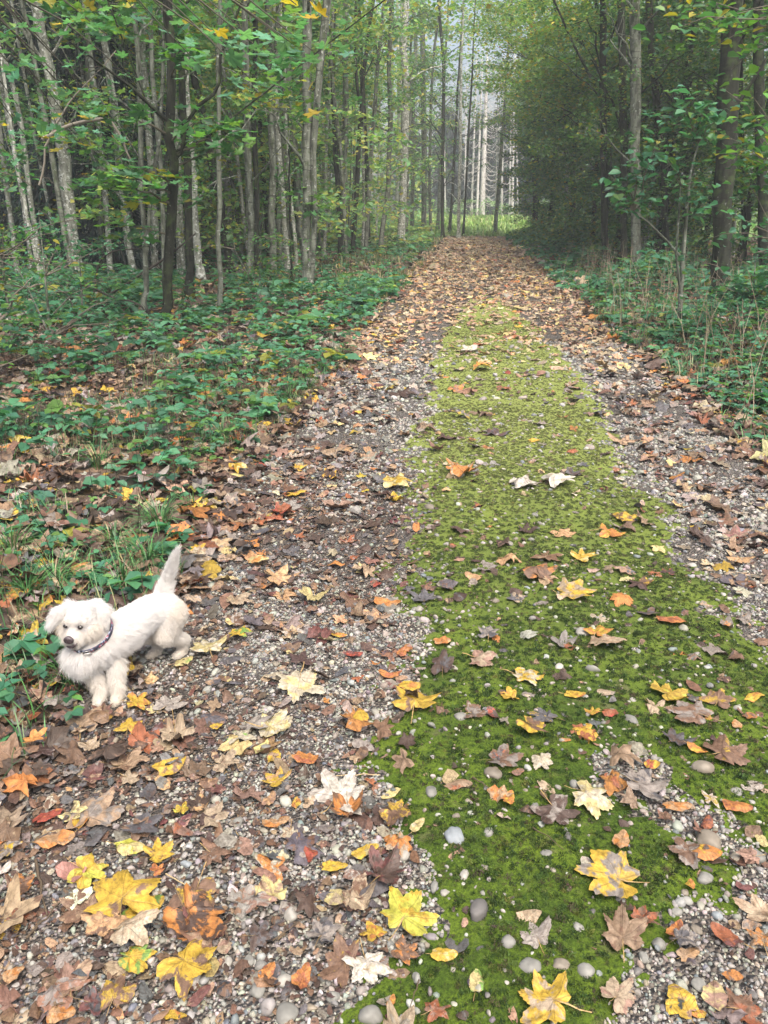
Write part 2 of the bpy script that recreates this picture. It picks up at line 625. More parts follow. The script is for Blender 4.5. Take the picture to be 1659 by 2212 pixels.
# ------------------------------------------------------------------ ground, path and moss
def axis_pts(lo, hi, d0, core_lo, core_hi, growth):
    p = list(np.arange(core_lo, core_hi, d0))
    d, x = d0, p[-1]
    while x < hi:
        d = min(d * growth, 4.0)
        x += d
        p.append(x)
    d, x = d0, p[0]
    q = []
    while x > lo:
        d = min(d * growth, 4.0)
        x -= d
        q.append(x)
    return np.array(q[::-1] + p)


GX = axis_pts(-120, 120, 0.036, -1.75, 2.3, 1.14)
GY = axis_pts(-12, 220, 0.036, 0.7, 5.0, 1.035)
XX, YY = np.meshgrid(GX, GY)
ZZ = gz(XX, YY)
nx, ny = len(GX), len(GY)
IDX = np.arange(nx * ny).reshape(ny, nx)
QUADS = np.stack([IDX[:-1, :-1], IDX[:-1, 1:], IDX[1:, 1:], IDX[1:, :-1]], -1)


def sheet(name, Z, mask, mat, kind, label=None):
    q = QUADS[mask].reshape(-1, 4)
    used, inv = np.unique(q, return_inverse=True)
    v = np.stack([XX.ravel()[used], YY.ravel()[used], Z.ravel()[used]], 1)
    o = mesh_obj(name, v, inv.reshape(-1, 4), mat)
    tag(o, label, None, None, kind)
    return o


allq = np.ones((ny - 1, nx - 1), bool)
floor = sheet('ground', ZZ, allq, M_FLOOR, 'structure', 'brown leafy forest floor on both sides of the path')
cx = (XX[:-1, :-1] + XX[1:, 1:]) / 2
cy = (YY[:-1, :-1] + YY[1:, 1:]) / 2
el, er = path_edges(cy)
pm = (cx > el - 0.03) & (cx < er + 0.03) & (cy > -6) & (cy < 45.5)
path = sheet('path', ZZ + 0.005, pm, M_GRAV, 'structure', 'gravel forest track running straight away between the trees')
MM = moss_mask(XX, YY)
ZM = ZZ + 0.005 + 0.007 * np.clip(MM, -1, 1) + 0.0035 * wav(XX, YY, 55, 9) * sstep(12, 5, YY)
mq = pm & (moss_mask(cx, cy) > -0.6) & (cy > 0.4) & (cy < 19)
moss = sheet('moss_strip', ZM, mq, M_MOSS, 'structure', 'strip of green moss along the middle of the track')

# ------------------------------------------------------------------ instanced ground cover (pebbles, moss sprigs)
def scatter(name, pts, rot, scl, idx, cols, sources, label, cat):
    """real geometry spread by geometry nodes; only for things nobody could count"""
    n = len(pts)
    me = bpy.data.meshes.new(name)
    me.vertices.add(n)
    me.vertices.foreach_set('co', np.asarray(pts, np.float32).ravel())
    a = me.attributes.new('rot', 'FLOAT_VECTOR', 'POINT')
    a.data.foreach_set('vector', np.asarray(rot, np.float32).ravel())
    a = me.attributes.new('scl', 'FLOAT_VECTOR', 'POINT')
    a.data.foreach_set('vector', np.asarray(scl, np.float32).ravel())
    a = me.attributes.new('idx', 'INT', 'POINT')
    a.data.foreach_set('value', np.asarray(idx, np.int32))
    a = me.attributes.new('c1', 'FLOAT_COLOR', 'POINT')
    a.data.foreach_set('color', np.concatenate([cols, np.ones((n, 1))], 1).astype(np.float32).ravel())
    o = bpy.data.objects.new(name, me)
    COL.objects.link(o)
    src = bpy.data.collections.new(name + '_shapes')
    for s in sources:
        src.objects.link(s)
    ng = bpy.data.node_groups.new(name + '_spread', 'GeometryNodeTree')
    ng.interface.new_socket('Geometry', in_out='INPUT', socket_type='NodeSocketGeometry')
    ng.interface.new_socket('Geometry', in_out='OUTPUT', socket_type='NodeSocketGeometry')
    gi = ng.nodes.new('NodeGroupInput')
    go = ng.nodes.new('NodeGroupOutput')
    iop = ng.nodes.new('GeometryNodeInstanceOnPoints')
    ci = ng.nodes.new('GeometryNodeCollectionInfo')
    ci.inputs['Collection'].default_value = src
    ci.inputs['Separate Children'].default_value = True
    ci.inputs['Reset Children'].default_value = True
    ci.transform_space = 'ORIGINAL'

    def na(nm, dt):
        q = ng.nodes.new('GeometryNodeInputNamedAttribute')
        q.data_type = dt
        q.inputs['Name'].default_value = nm
        return q.outputs[0]
    L = ng.links
    L.new(gi.outputs[0], iop.inputs['Points'])
    L.new(ci.outputs[0], iop.inputs['Instance'])
    iop.inputs['Pick Instance'].default_value = True
    L.new(na('idx', 'INT'), iop.inputs['Instance Index'])
    e2r = ng.nodes.new('FunctionNodeEulerToRotation')
    L.new(na('rot', 'FLOAT_VECTOR'), e2r.inputs[0])
    L.new(e2r.outputs[0], iop.inputs['Rotation'])
    L.new(na('scl', 'FLOAT_VECTOR'), iop.inputs['Scale'])
    L.new(iop.outputs[0], go.inputs[0])
    md = o.modifiers.new('spread', 'NODES')
    md.node_group = ng
    return tag(o, label, cat, None, 'stuff')


def ico(sub=1):
    t = (1 + 5 ** 0.5) / 2
    v = [(-1, t, 0), (1, t, 0), (-1, -t, 0), (1, -t, 0), (0, -1, t), (0, 1, t), (0, -1, -t), (0, 1, -t), (t, 0, -1), (t, 0, 1), (-t, 0, -1), (-t, 0, 1)]
    f = [(0, 11, 5), (0, 5, 1), (0, 1, 7), (0, 7, 10), (0, 10, 11), (1, 5, 9), (5, 11, 4), (11, 10, 2), (10, 7, 6), (7, 1, 8), (3, 9, 4), (3, 4, 2), (3, 2, 6), (3, 6, 8), (3, 8, 9), (4, 9, 5), (2, 4, 11), (6, 2, 10), (8, 6, 7), (9, 8, 1)]
    v = [np.array(p) / np.linalg.norm(p) for p in v]
    for _ in range(sub):
        cache, nf = {}, []

        def mid(a, b):
            k = (min(a, b), max(a, b))
            if k not in cache:
                m = (v[a] + v[b]) / 2
                v.append(m / np.linalg.norm(m))
                cache[k] = len(v) - 1
            return cache[k]
        for a, b, c in f:
            ab, bc, ca = mid(a, b), mid(b, c), mid(c, a)
            nf += [(a, ab, ca), (b, bc, ab), (c, ca, bc), (ab, bc, ca)]
        f = nf
    return np.array(v), np.array(f)


ICO1, ICO2 = ico(1), ico(2)


def stone_shape(sub, seed, lump=0.2, flat=0.6):
    v, f = (ICO1, ICO2)[sub - 1]
    r = np.random.default_rng(seed)
    d = np.ones(len(v))
    for _ in range(5):
        a = r.normal(size=3)
        a /= np.linalg.norm(a)
        c = r.uniform(0.35, 0.9)
        d = d - lump * np.clip(v @ a - c, 0, 1) * 1.6
    d = d * (1 + 0.06 * np.sin(v @ r.normal(size=3) * 4 + r.uniform(0, 6)))
    p = v * d[:, None] * np.array([1, r.uniform(0.65, 0.95), flat * r.uniform(0.8, 1.2)])
    return p, f


def pick(pal, n, rng=RNG, jit=0.15):
    """n colours from [(weight, (r,g,b)), ...] with some spread"""
    w = np.array([a for a, _ in pal], float)
    c = np.array([b for _, b in pal], float)
    i = rng.choice(len(pal), n, p=w / w.sum())
    return np.clip(c[i] * (1 + rng.normal(0, jit, (n, 1))) * (1 + rng.normal(0, jit * 0.35, (n, 3))), 0.004, 0.9)


STONE_PAL = [(4, (0.30, 0.29, 0.255)), (4, (0.21, 0.205, 0.185)), (1.0, (0.33, 0.32, 0.29)), (1.2, (0.24, 0.205, 0.165)), (1, (0.15, 0.165, 0.17)), (0.2, (0.38, 0.37, 0.34))]
peb_src = []
for i in range(8):
    v, f = stone_shape(1, 50 + i, 0.55 if i % 2 else 0.35, 0.62)
    peb_src.append(mesh_obj('pebble_shape', v, f, M_PEB, smooth=i % 3 != 0, link=False))


def gen_pebbles():
    P, S = [], []
    # near field, fine; then coarser with distance
    for (y0, y1, dens, s0) in ((0.85, 2.0, 12500, 0.0047), (2.0, 3.4, 9000, 0.0055), (3.4, 6.0, 3800, 0.008), (6.0, 10.0, 900, 0.013)):
        n = int(dens * (y1 - y0) * 3.3)
        y = RNG.uniform(y0, y1, n)
        x = RNG.uniform(-1.3, 2.0, n)
        half = 0.56 * (y + 0.7) + 0.3
        m = moss_mask(x, y)
        mud = 0.5 + 0.5 * wav(x, y, 2.2, 21) + 0.25 * wav(x, y, 6, 22)
        mud = np.where(x < -0.75, mud - 0.25, mud)
        prob = np.where(m > 0.15, np.interp(y, [1, 3, 6], [0.03, 0.04, 0.06]), np.clip(0.30 + 0.75 * mud, 0.12, 1.0))
        keep = (np.abs(x + 0.1 * y) < half) & (RNG.uniform(size=n) < prob)
        x, y, m = x[keep], y[keep], m[keep]
        s = s0 * np.exp(RNG.normal(0, 0.42, len(x)))
        s = np.where((m > 0.15), s * 1.25, s)
        P.append(np.stack([x, y, gz(x, y) + 0.005 + s * RNG.uniform(-0.3, 0.35, len(x)) + np.where(m > 0.1, 0.006, 0)], 1))
        S.append(s)
    P, S = np.concatenate(P), np.concatenate(S)
    n = len(P)
    rot = np.stack([RNG.normal(0, 0.35, n), RNG.normal(0, 0.35, n), RNG.uniform(0, 6.28, n)], 1)
    scl = S[:, None] * RNG.uniform(0.8, 1.25, (n, 3))
    return P, rot, scl, RNG.integers(0, 8, n), pick(STONE_PAL, n)


g = gen_pebbles()
scatter('gravel', *g, peb_src, 'loose grey gravel covering the bare parts of the track', 'gravel')

moss_src = []
for i in range(5):
    gg = Geo()
    for b in range(34):
        px, py = RNG.normal(0, 0.4, 2)
        h = RNG.uniform(0.25, 0.62) * math.exp(-(px * px + py * py) * 0.8)
        an = RNG.uniform(0, 6.28)
        w = RNG.uniform(0.05, 0.09)
        lean = RNG.normal(0, 0.18, 2)
        dx, dy = math.cos(an) * w, math.sin(an) * w
        gg.add([(px - dx, py - dy, -0.1), (px + dx, py + dy, -0.1), (px + dx * 1.3 + lean[0] * .5, py + dy * 1.3 + lean[1] * .5, h * 0.6), (px - dx * 1.3 + lean[0] * .5, py - dy * 1.3 + lean[1] * .5, h * 0.6), (px + lean[0], py + lean[1], h)], [(3, 2, 4)], [(0, 1, 2, 3)])
    o = mesh_obj('moss_shape', np.concatenate(gg.v), [np.concatenate(gg.f4), np.concatenate(gg.f3)], M_MOSSI, link=False)
    moss_src.append(o)


def gen_moss():
    P, S = [], []
    for (y0, y1, dens, s0) in ((0.8, 2.0, 5200, 0.0105), (2.0, 3.6, 3600, 0.0115), (3.6, 6.5, 2300, 0.0120), (6.5, 12, 1100, 0.0115)):
        n = int(dens * (y1 - y0) * 2.2)
        y = RNG.uniform(y0, y1, n)
        x = RNG.uniform(-0.6, 1.6, n)
        m = moss_mask(x, y)
        keep = (m + RNG.normal(0, 0.22, n) + 0.35 * wav(x, y, 32.0, 33) > 0.12)
        x, y, m = x[keep], y[keep], m[keep]
        s = s0 * np.exp(RNG.normal(0, 0.25, len(x))) * np.clip(0.6 + m * 0.5, 0.6, 1.1)
        P.append(np.stack([x, y, gz(x, y) + 0.005 + 0.007 * np.clip(m, -0.4, 1)], 1))
        S.append(s)
    P, S = np.concatenate(P), np.concatenate(S)
    n = len(P)
    rot = np.stack([RNG.normal(0, 0.2, n), RNG.normal(0, 0.2, n), RNG.uniform(0, 6.28, n)], 1)
    base = pick([(4, (0.052, 0.093, 0.023)), (2.4, (0.088, 0.138, 0.033)), (3, (0.03, 0.054, 0.016)), (0.8, (0.13, 0.155, 0.04)), (1.2, (0.08, 0.075, 0.04))], n)
    far = sstep(2.2, 6, P[:, 1])[:, None]  # sunlit moss tips painted in: sprigs blend lighter and yellower with distance
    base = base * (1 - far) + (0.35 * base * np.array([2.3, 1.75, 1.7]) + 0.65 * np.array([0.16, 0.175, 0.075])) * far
    return P, rot, np.stack([S, S, S * 0.9], 1), RNG.integers(0, 5, n), base


g = gen_moss()
scatter('moss', *g, moss_src, 'bright green moss growing along the middle of the track', 'moss')

# ------------------------------------------------------------------ leaf shapes
def outline(kind, hi):
    """polar outline (angle from the leaf axis, radius) around the stalk"""
    if kind == 'maple':
        pts = []
        tips = [(0, 1.0), (46, 0.93), (98, 0.66)]
        half = []
        if hi:
            half = [(0, 1.0), (4, .90), (7, .91), (9, .80), (13, .80), (16, .70), (20, .66), (24, .57), (28, .64), (33, .75), (38, .77), (43, .88), (48, .94), (52, .83), (56, .83), (60, .71), (65, .69), (70, .58), (76, .50), (82, .54), (88, .63), (94, .63), (100, .70), (106, .59), (112, .58), (120, .50), (130, .48), (142, .43), (155, .36), (168, .22), (177, .07)]
        else:
            half = [(0, 1.0), (11, .80), (24, .57), (37, .78), (48, .94), (59, .74), (76, .50), (90, .62), (100, .70), (114, .55), (140, .43), (172, .10)]
        a = [(-t, r) for t, r in half[::-1] if t != 0]
        pts = half[:1] + half[1:] + a
        # order: from 0 clockwise to 180 then back
        return [(t, r) for t, r in half] + [(-t, r) for t, r in half[::-1][:-1]]
    return None


def template(kind, hi):
    rings = (0.33, 0.68, 1.0) if hi is True else (0.55, 1.0) if hi is False else (1.0,)
    hi = hi is True
    P, F, ST = [], [], []
    if kind in ('maple', 'small_maple'):
        o = outline('maple', hi)
        xy = np.array([(r * math.sin(math.radians(t)), r * math.cos(math.radians(t))) for t, r in o])
        c = np.zeros(2)
        th = np.array([t for t, r in o])
        sag = np.abs(((np.abs(th) + 25) % 50) - 25) / 25.0
    else:
        m = 20 if hi else 8
        t = np.arange(m) * 2 * PI / m
        w = 0.30 if kind == 'beech' else 0.22
        yy = 0.5 - 0.5 * np.cos(t)
        wx = w * np.sin(t) * (1 + 0.25 * np.cos(t)) 
        wx = wx * (1 + (0.07 * np.sign(np.sin(t * 9)) if hi else 0))
        xy = np.stack([wx, yy], 1)
        c = np.array([0, 0.5])
        sag = np.clip(np.abs(xy[:, 0]) / w, 0, 1)
    n = len(xy)
    P.append(c)
    SG = [0.0]
    for r in rings:
        for i in range(n):
            if kind in ('maple', 'small_maple'):
                rr = r
                P.append(c + (xy[i] - c) * rr)
            else:
                q = c + (xy[i] - c) * r
                P.append(q)
            SG.append(sag[i] * r)
    for i in range(n):
        j = (i + 1) % n
        F.append((0, 1 + j, 1 + i))
    for k in range(len(rings) - 1):
        a, b = 1 + k * n, 1 + (k + 1) * n
        for i in range(n):
            j = (i + 1) % n
            F.append((a + i, a + j, b + j))
            F.append((a + i, b + j, b + i))
    P = [np.array(p) for p in P]
    stem = [0.0] * len(P)
    if hi or kind == 'small_maple':
        sl = 0.75 if 'maple' in kind else 0.22
        w = 0.012
        b0 = len(P)
        for k in range(4):
            yk = 0.02 - sl * k / 3
            P += [np.array([-w, yk]), np.array([w, yk])]
            stem += [1.0, 1.0]
            SG += [0.0, 0.0]
        for k in range(3):
            a = b0 + 2 * k
            F.append((a, a + 1, a + 3))
            F.append((a, a + 3, a + 2))
    P = np.array(P)
    uv = P.copy()
    if 'maple' in kind:
        P = (P - np.array([0, 0.28])) / 1.35
    else:
        P = P - np.array([0, 0.5])
    return dict(P=P, F=np.array(F), uv=uv, sag=np.array(SG), stem=np.array(stem), oval=0.0 if 'maple' in kind else 1.0)


TPL = {(k, h): template(k, h) for k in ('maple', 'beech') for h in (False, True, 'lo')}


def leaf_cloud(T, pos, yaw, size, curl, curl_ax, curl2, amp, tilt, tilt_ax, rng, lift=True, fold=0.05, ground=None):
    """vectorised leaves: returns (n*V,3) points"""
    n = len(pos)
    th = np.arctan2(T['uv'][:, 0], T['uv'][:, 1])[None]
    wob = 1 + 0.10 * np.sin(2 * th + rng.uniform(0, 6.28, n)[:, None]) + 0.12 * np.sin(5 * th + rng.uniform(0, 6.28, n)[:, None]) + 0.10 * np.sin(3 * th + rng.uniform(0, 6.28, n)[:, None])
    P = T['P'][None] * size[:, None, None] * wob[..., None] * np.stack([rng.uniform(0.82, 1.12, n), rng.uniform(0.9, 1.08, n)], 1)[:, None]
    ax = np.stack([np.cos(curl_ax), np.sin(curl_ax)], 1)[:, None]
    bx = np.stack([-np.sin(curl_ax), np.cos(curl_ax)], 1)[:, None]
    k = (curl / size)[:, None]
    k = np.where(np.abs(k) < 1e-3, 1e-3, k)
    s = (P * ax).sum(-1)
    t = (P * bx).sum(-1)
    s2 = np.sin(k * s) / k
    dz = (1 - np.cos(k * s)) / k
    k2 = (curl2 / size)[:, None]
    k2 = np.where(np.abs(k2) < 1e-3, 1e-3, k2)
    t2 = np.sin(k2 * t) / k2
    dz2 = (1 - np.cos(k2 * t)) / k2
    X = ax[..., 0] * s2 + bx[..., 0] * t2
    Y = ax[..., 1] * s2 + bx[..., 1] * t2
    Z = dz + dz2
    u = T['P'][None]
    for j in range(4):
        f = rng.normal(0, 5.5 if j < 2 else 11, (n, 2))
        ph = rng.uniform(0, 6.28, n)
        Z = Z + (amp * size * (0.5 if j < 2 else 0.22))[:, None] * np.sin((u * f[:, None]).sum(-1) + ph[:, None])
    Z = Z + (fold * size)[:, None] * T['sag'][None] * -1.0 if np.ndim(fold) else Z - fold * size[:, None] * T['sag'][None]
    # tilt about a horizontal axis
    ca, sa = np.cos(tilt_ax)[:, None], np.sin(tilt_ax)[:, None]
    a = X * ca + Y * sa
    b = -X * sa + Y * ca
    ct, st = np.cos(tilt)[:, None], np.sin(tilt)[:, None]
    b, Z = b * ct - Z * st, b * st + Z * ct
    X = a * ca - b * sa
    Y = a * sa + b * ca
    cy_, sy_ = np.cos(yaw)[:, None], np.sin(yaw)[:, None]
    X, Y = X * cy_ - Y * sy_, X * sy_ + Y * cy_
    if lift:
        Z = Z - np.quantile(Z, 0.12, axis=1)[:, None]
    V = np.stack([X + pos[:, :1], Y + pos[:, 1:2], Z + pos[:, 2:3]], -1)
    return V


def leaves_mesh(name, T, V, c1, c2, blot, mat, rng, parent=None, origin=None, stemcol=(0.30, 0.2, 0.09)):
    n, m = V.shape[:2]
    F = (T['F'][None] + (np.arange(n) * m)[:, None, None]).reshape(-1, 3)
    st = np.tile(T['stem'], n)[:, None]
    rep = lambda a: np.repeat(a, m, axis=0)
    C1 = rep(c1) * (1 - st) + np.array(stemcol) * st
    C2 = rep(c2) * (1 - st) + np.array(stemcol) * st
    at = {'c1': C1, 'c2': C2, 'blot': rep(blot), 'seed': rep(rng.uniform(0, 1, n)), 'oval': np.full(n * m, T['oval'])}
    return mesh_obj(name, V.reshape(-1, 3), F, mat, parent, at, np.tile(T['uv'], (n, 1)), True, origin)


LC = {  # colour words for fallen leaves
    'tan': (0.31, 0.225, 0.15), 'pale tan': (0.36, 0.295, 0.21), 'cream': (0.46, 0.43, 0.33), 'brown': (0.17, 0.105, 0.07), 'dark brown': (0.075, 0.05, 0.04),
    'grey': (0.24, 0.22, 0.20), 'slate': (0.10, 0.10, 0.11), 'orange': (0.43, 0.19, 0.055), 'pale orange': (0.42, 0.27, 0.145), 'rust': (0.29, 0.105, 0.05),
    'red': (0.32, 0.075, 0.05), 'yellow': (0.47, 0.33, 0.045), 'pale yellow': (0.50, 0.44, 0.21), 'maroon': (0.14, 0.06, 0.055), 'green': (0.15, 0.28, 0.06),
    'pinkish': (0.28, 0.18, 0.14), 'white': (0.50, 0.49, 0.44), 'pale grey': (0.37, 0.345, 0.31), 'yellow-green': (0.42, 0.43, 0.07),
}
WPATH = [(4, LC['tan']), (1.8, LC['pale tan']), (6, LC['brown']), (6, LC['dark brown']), (4, LC['grey']), (4.5, LC['slate']), (0.9, LC['orange']), (1.3, LC['pale orange']), (1.0, LC['rust']), (0.2, LC['red']), (0.5, LC['yellow']), (0.9, LC['pale yellow']), (0.8, LC['maroon']), (1.6, LC['pinkish']), (1.3, LC['pale grey']), (0.5, LC['cream'])]
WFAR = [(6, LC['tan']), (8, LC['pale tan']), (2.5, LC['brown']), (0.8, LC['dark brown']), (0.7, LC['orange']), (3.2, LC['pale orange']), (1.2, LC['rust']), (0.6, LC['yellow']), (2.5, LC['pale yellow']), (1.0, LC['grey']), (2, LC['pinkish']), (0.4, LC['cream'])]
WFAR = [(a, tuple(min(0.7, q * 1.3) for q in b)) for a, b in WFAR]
WFOREST = [(3.5, LC['tan']), (2, LC['pale tan']), (6, LC['brown']), (8, LC['dark brown']), (3, LC['grey']), (1, LC['slate']), (1.2, LC['orange']), (0.8, LC['rust']), (1.0, LC['yellow']), (0.5, LC['pale yellow']), (1.4, LC['pale grey'])]


def litter(name, x, y, size, pal, kinds, label, zadd=0.012, curlsd=0.9, rng=None):
    rng = rng or np.random.default_rng(3)
    # nothing lies under the feet of the dog
    ok = np.ones(len(x), bool)
    for fx_, fy_ in ((-1.213, 2.12), (-1.152, 2.13), (-1.13, 2.42), (-1.035, 2.43)):
        ok &= np.hypot(x - fx_, y - fy_) > 0.07
    x, y, size = x[ok], y[ok], size[ok]
    n = len(x)
    z = gz(x, y) + 0.006 + rng.uniform(0, zadd, n)
    kk = rng.uniform(size=n) < kinds
    col = pick(pal, n, rng)
    col2 = pick(pal, n, rng)
    root = None
    made = []
    nr = (y < 3.2) & (size > 0.04)
    for sel, kind, hi in ((kk & nr, 'maple', False), (kk & ~nr, 'maple', 'lo'), (~kk & nr, 'beech', False), (~kk & ~nr, 'beech', 'lo')):
        m = int(sel.sum())
        if not m:
            continue
        T = TPL[(kind, hi)]
        V = leaf_cloud(T, np.stack([x[sel], y[sel], z[sel]], 1), rng.uniform(0, 6.28, m), size[sel] * (1.0 if kind == 'maple' else 0.72),
                       rng.normal(0, curlsd, m), rng.uniform(0, 6.28, m), rng.normal(0, curlsd * 0.5, m), rng.uniform(0.07, 0.20, m), rng.normal(0, 0.24, m), rng.uniform(0, 6.28, m), rng)
        o = leaves_mesh(name, T, V, col[sel], col2[sel], rng.uniform(0, 0.7, m), M_DEAD, rng)
        tag(o, label % ('sycamore' if kind == 'maple' else 'beech'), 'leaf litter', None, 'stuff')
        made.append(o)
    return made


# leaves on the track: dense in the wheel ruts and at the edges, thin on the moss near by, closing up with distance
def track_points(rng):
    X, Y, S = [], [], []
    for (y0, y1, dens, s) in ((0.8, 2.6, 190, 0.066), (2.6, 5.0, 170, 0.080), (5.0, 9.0, 125, 0.095), (9, 16, 150, 0.085), (16, 28, 120, 0.098), (28, 46, 75, 0.12)):
        n = int(dens * (y1 - y0) * 3.6)
        y = rng.uniform(y0, y1, n)
        x = rng.uniform(-1.5, 2.25, n)
        m = moss_mask(x, y)
        d = np.full(n, 0.34)
        d = np.where((x < -0.75) & ((x < -0.95) | (y > 2.6)), 1.0, d)
        d = np.where((x >= -0.75) & (x < -0.3), 0.42, d)
        d = np.where(m > 0.1, 0.17, d)
        d = np.where((x > 1.25) & (y > 3.2), 1.0, d)
        far = sstep(7.0, 16, y)
        d = d * (1 - far) + 1.0 * far
        keep = (rng.uniform(size=n) < d) & (np.abs(x + 0.1 * y) < 0.60 * (y + 0.7) + 0.4)
        X.append(x[keep]); Y.append(y[keep]); S.append(s * np.exp(rng.normal(0, 0.3, keep.sum())))
    return np.concatenate(X), np.concatenate(Y), np.concatenate(S)


r_ = np.random.default_rng(77)
tx, ty, ts = track_points(r_)
near = ty < 8
litter('path_leaves', tx[near], ty[near], ts[near], WPATH, 0.42, 'fallen %s leaves strewn over the near track', 0.014, 0.9, np.random.default_rng(4))
litter('path_leaves', tx[~near], ty[~near], ts[~near], WFAR, 0.4, 'fallen %s leaves carpeting the far track', 0.010, 0.45, np.random.default_rng(5))

# small torn bits of leaf and bark lying in the ruts
nb = 24000
bx_ = r_.uniform(-1.35, -0.1, nb); by_ = 0.85 + r_.uniform(0, 1, nb) ** 1.5 * 4.2
kb = r_.uniform(size=nb) < np.clip(1.05 - (bx_ + 1.3) * 0.85 + 0.3 * wav(bx_, by_, 3, 31), 0.12, 1)
bx_, by_ = bx_[kb], by_[kb]
bx_ = np.concatenate([bx_, r_.uniform(-0.1, 2.0, 1500)]); by_ = np.concatenate([by_, r_.uniform(0.9, 5, 1500)])
litter('leaf_crumbs', bx_, by_, 0.012 + r_.exponential(0.016, len(bx_)), [(4, LC['dark brown']), (3, LC['brown']), (2, LC['slate']), (1.5, LC['tan']), (0.3, LC['maroon']), (1, LC['grey'])], 0.0, 'torn crumbs of dead %s leaves pressed into the track', 0.006, 0.8, np.random.default_rng(6))


def bank_points(rng):
    X, Y, S = [], [], []
    for (y0, y1, dens, s, xr) in ((0.8, 3.0, 320, 0.085, 2.0), (3.0, 8, 190, 0.10, 4.0), (8, 16, 50, 0.14, 8.0), (16, 40, 12, 0.2, 16.0)):
        for side in (-1, 1):
            n = int(dens * (y1 - y0) * xr)
            y = rng.uniform(y0, y1, n)
            e = path_edges(y)
            x = (e[0] + 0.1 - rng.uniform(0, xr, n)) if side < 0 else (e[1] - 0.15 + rng.uniform(0, xr, n))
            keep = np.abs(x + 0.1 * y) < 0.60 * (y + 0.7) + 0.5
            X.append(x[keep]); Y.append(y[keep]); S.append(s * np.exp(rng.normal(0, 0.25, keep.sum())))
    return np.concatenate(X), np.concatenate(Y), np.concatenate(S)


fx, fy, fs = bank_points(r_)
litter('forest_leaves', fx, fy, fs, WFOREST, 0.75, 'dead %s leaves lying on the forest floor', 0.05, 1.3, np.random.default_rng(8))

# ------------------------------------------------------------------ foliage helpers
GP = {
    'teal': [(4, (0.055, 0.18, 0.10)), (3, (0.08, 0.23, 0.12)), (2, (0.03, 0.10, 0.05)), (1, (0.10, 0.21, 0.05))],
    'fresh': [(4, (0.07, 0.20, 0.07)), (3, (0.12, 0.26, 0.05)), (2, (0.045, 0.13, 0.06)), (0.7, (0.30, 0.27, 0.03))],
    'hornbeam': [(4, (0.08, 0.19, 0.055)), (3, (0.13, 0.235, 0.055)), (3, (0.045, 0.115, 0.045)), (1.1, (0.25, 0.27, 0.04)), (0.3, (0.32, 0.22, 0.03)), (1.5, (0.055, 0.15, 0.08))],
    'autumn': [(4, (0.11, 0.24, 0.06)), (4, (0.19, 0.32, 0.06)), (2.0, (0.27, 0.30, 0.04)), (0.8, (0.42, 0.33, 0.03)), (0.2, (0.30, 0.16, 0.03))],
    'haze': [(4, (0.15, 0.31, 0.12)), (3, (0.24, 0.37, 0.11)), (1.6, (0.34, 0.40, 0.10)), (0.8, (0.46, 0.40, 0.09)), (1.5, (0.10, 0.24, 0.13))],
    'bramble': [(4, (0.06, 0.19, 0.105)), (3, (0.09, 0.24, 0.13)), (2, (0.035, 0.11, 0.06)), (1.5, (0.11, 0.23, 0.06)), (0.4, (0.22, 0.22, 0.04))],
    'needle': [(3, (0.014, 0.035, 0.03)), (2, (0.022, 0.05, 0.038)), (1, (0.012, 0.025, 0.02))],
}


def cards(P, size, cols, rng, tilt=0.45, width=0.36, droop=0.15, fold=0.12, aim=None, aimz=None):
    """bent four-point leaves"""
    n = len(P)
    yaw = rng.uniform(0, 2 * PI, n) if aim is None else aim + rng.normal(0, 0.35, n)
    pz = rng.normal(-droop, tilt * 0.7, n) if aimz is None else aimz + rng.normal(0, 0.25, n)
    d = np.stack([np.cos(yaw) * np.cos(pz), np.sin(yaw) * np.cos(pz), np.sin(pz)], 1)
    s = np.stack([-np.sin(yaw), np.cos(yaw), np.zeros(n)], 1)
    roll = rng.normal(0, tilt, n)
    up = np.cross(d, s)
    s2 = s * np.cos(roll)[:, None] + up * np.sin(roll)[:, None]
    nn = np.cross(d, s2)
    L = size[:, None]
    a = P
    b = P + d * L * 0.48 + s2 * L * width + nn * L * fold
    c = P + d * L
    e = P + d * L * 0.48 - s2 * L * width + nn * L * fold
    V = np.stack([a, b, c, e], 1).reshape(-1, 3)
    i = np.arange(n)[:, None] * 4
    F = np.concatenate([i + np.array([[0, 2, 1]]), i + np.array([[0, 3, 2]])])
    return V, F, np.repeat(cols, 4, axis=0)


def leaf6(P, size, yaw, pitch, roll, rng, width=0.34):
    """rounder leaflet with a folded midrib: 7 points, 6 triangles"""
    t = np.array([(0, 0, 0), (-.8, .22, .10), (-.95, .62, .12), (0, 1, -.06), (.95, .62, .12), (.8, .22, .10), (0, .5, -.02)])
    t = t * np.array([width, 1, 1])
    n = len(P)
    d = np.stack([np.cos(yaw) * np.cos(pitch), np.sin(yaw) * np.cos(pitch), np.sin(pitch)], 1)
    s = np.stack([np.sin(yaw), -np.cos(yaw), np.zeros(n)], 1)
    up = np.cross(s, d)
    s2 = s * np.cos(roll)[:, None] + up * np.sin(roll)[:, None]
    nn = np.cross(s2, d)
    V = P[:, None] + size[:, None, None] * (t[None, :, :1] * s2[:, None] + t[None, :, 1:2] * d[:, None] + t[None, :, 2:3] * nn[:, None])
    f = np.array([(0, 6, 1), (1, 6, 2), (2, 6, 3), (3, 6, 4), (4, 6, 5), (5, 6, 0)])
    F = (f[None] + (np.arange(n) * 7)[:, None, None]).reshape(-1, 3)
    return V.reshape(-1, 3), F


def card_obj(name, V, F, C, mat, parent=None, kind='stuff', origin=None):
    o = mesh_obj(name, V, F, mat, parent, {'c1': C}, None, False, origin)
    if kind:
        o['kind'] = kind
    return o


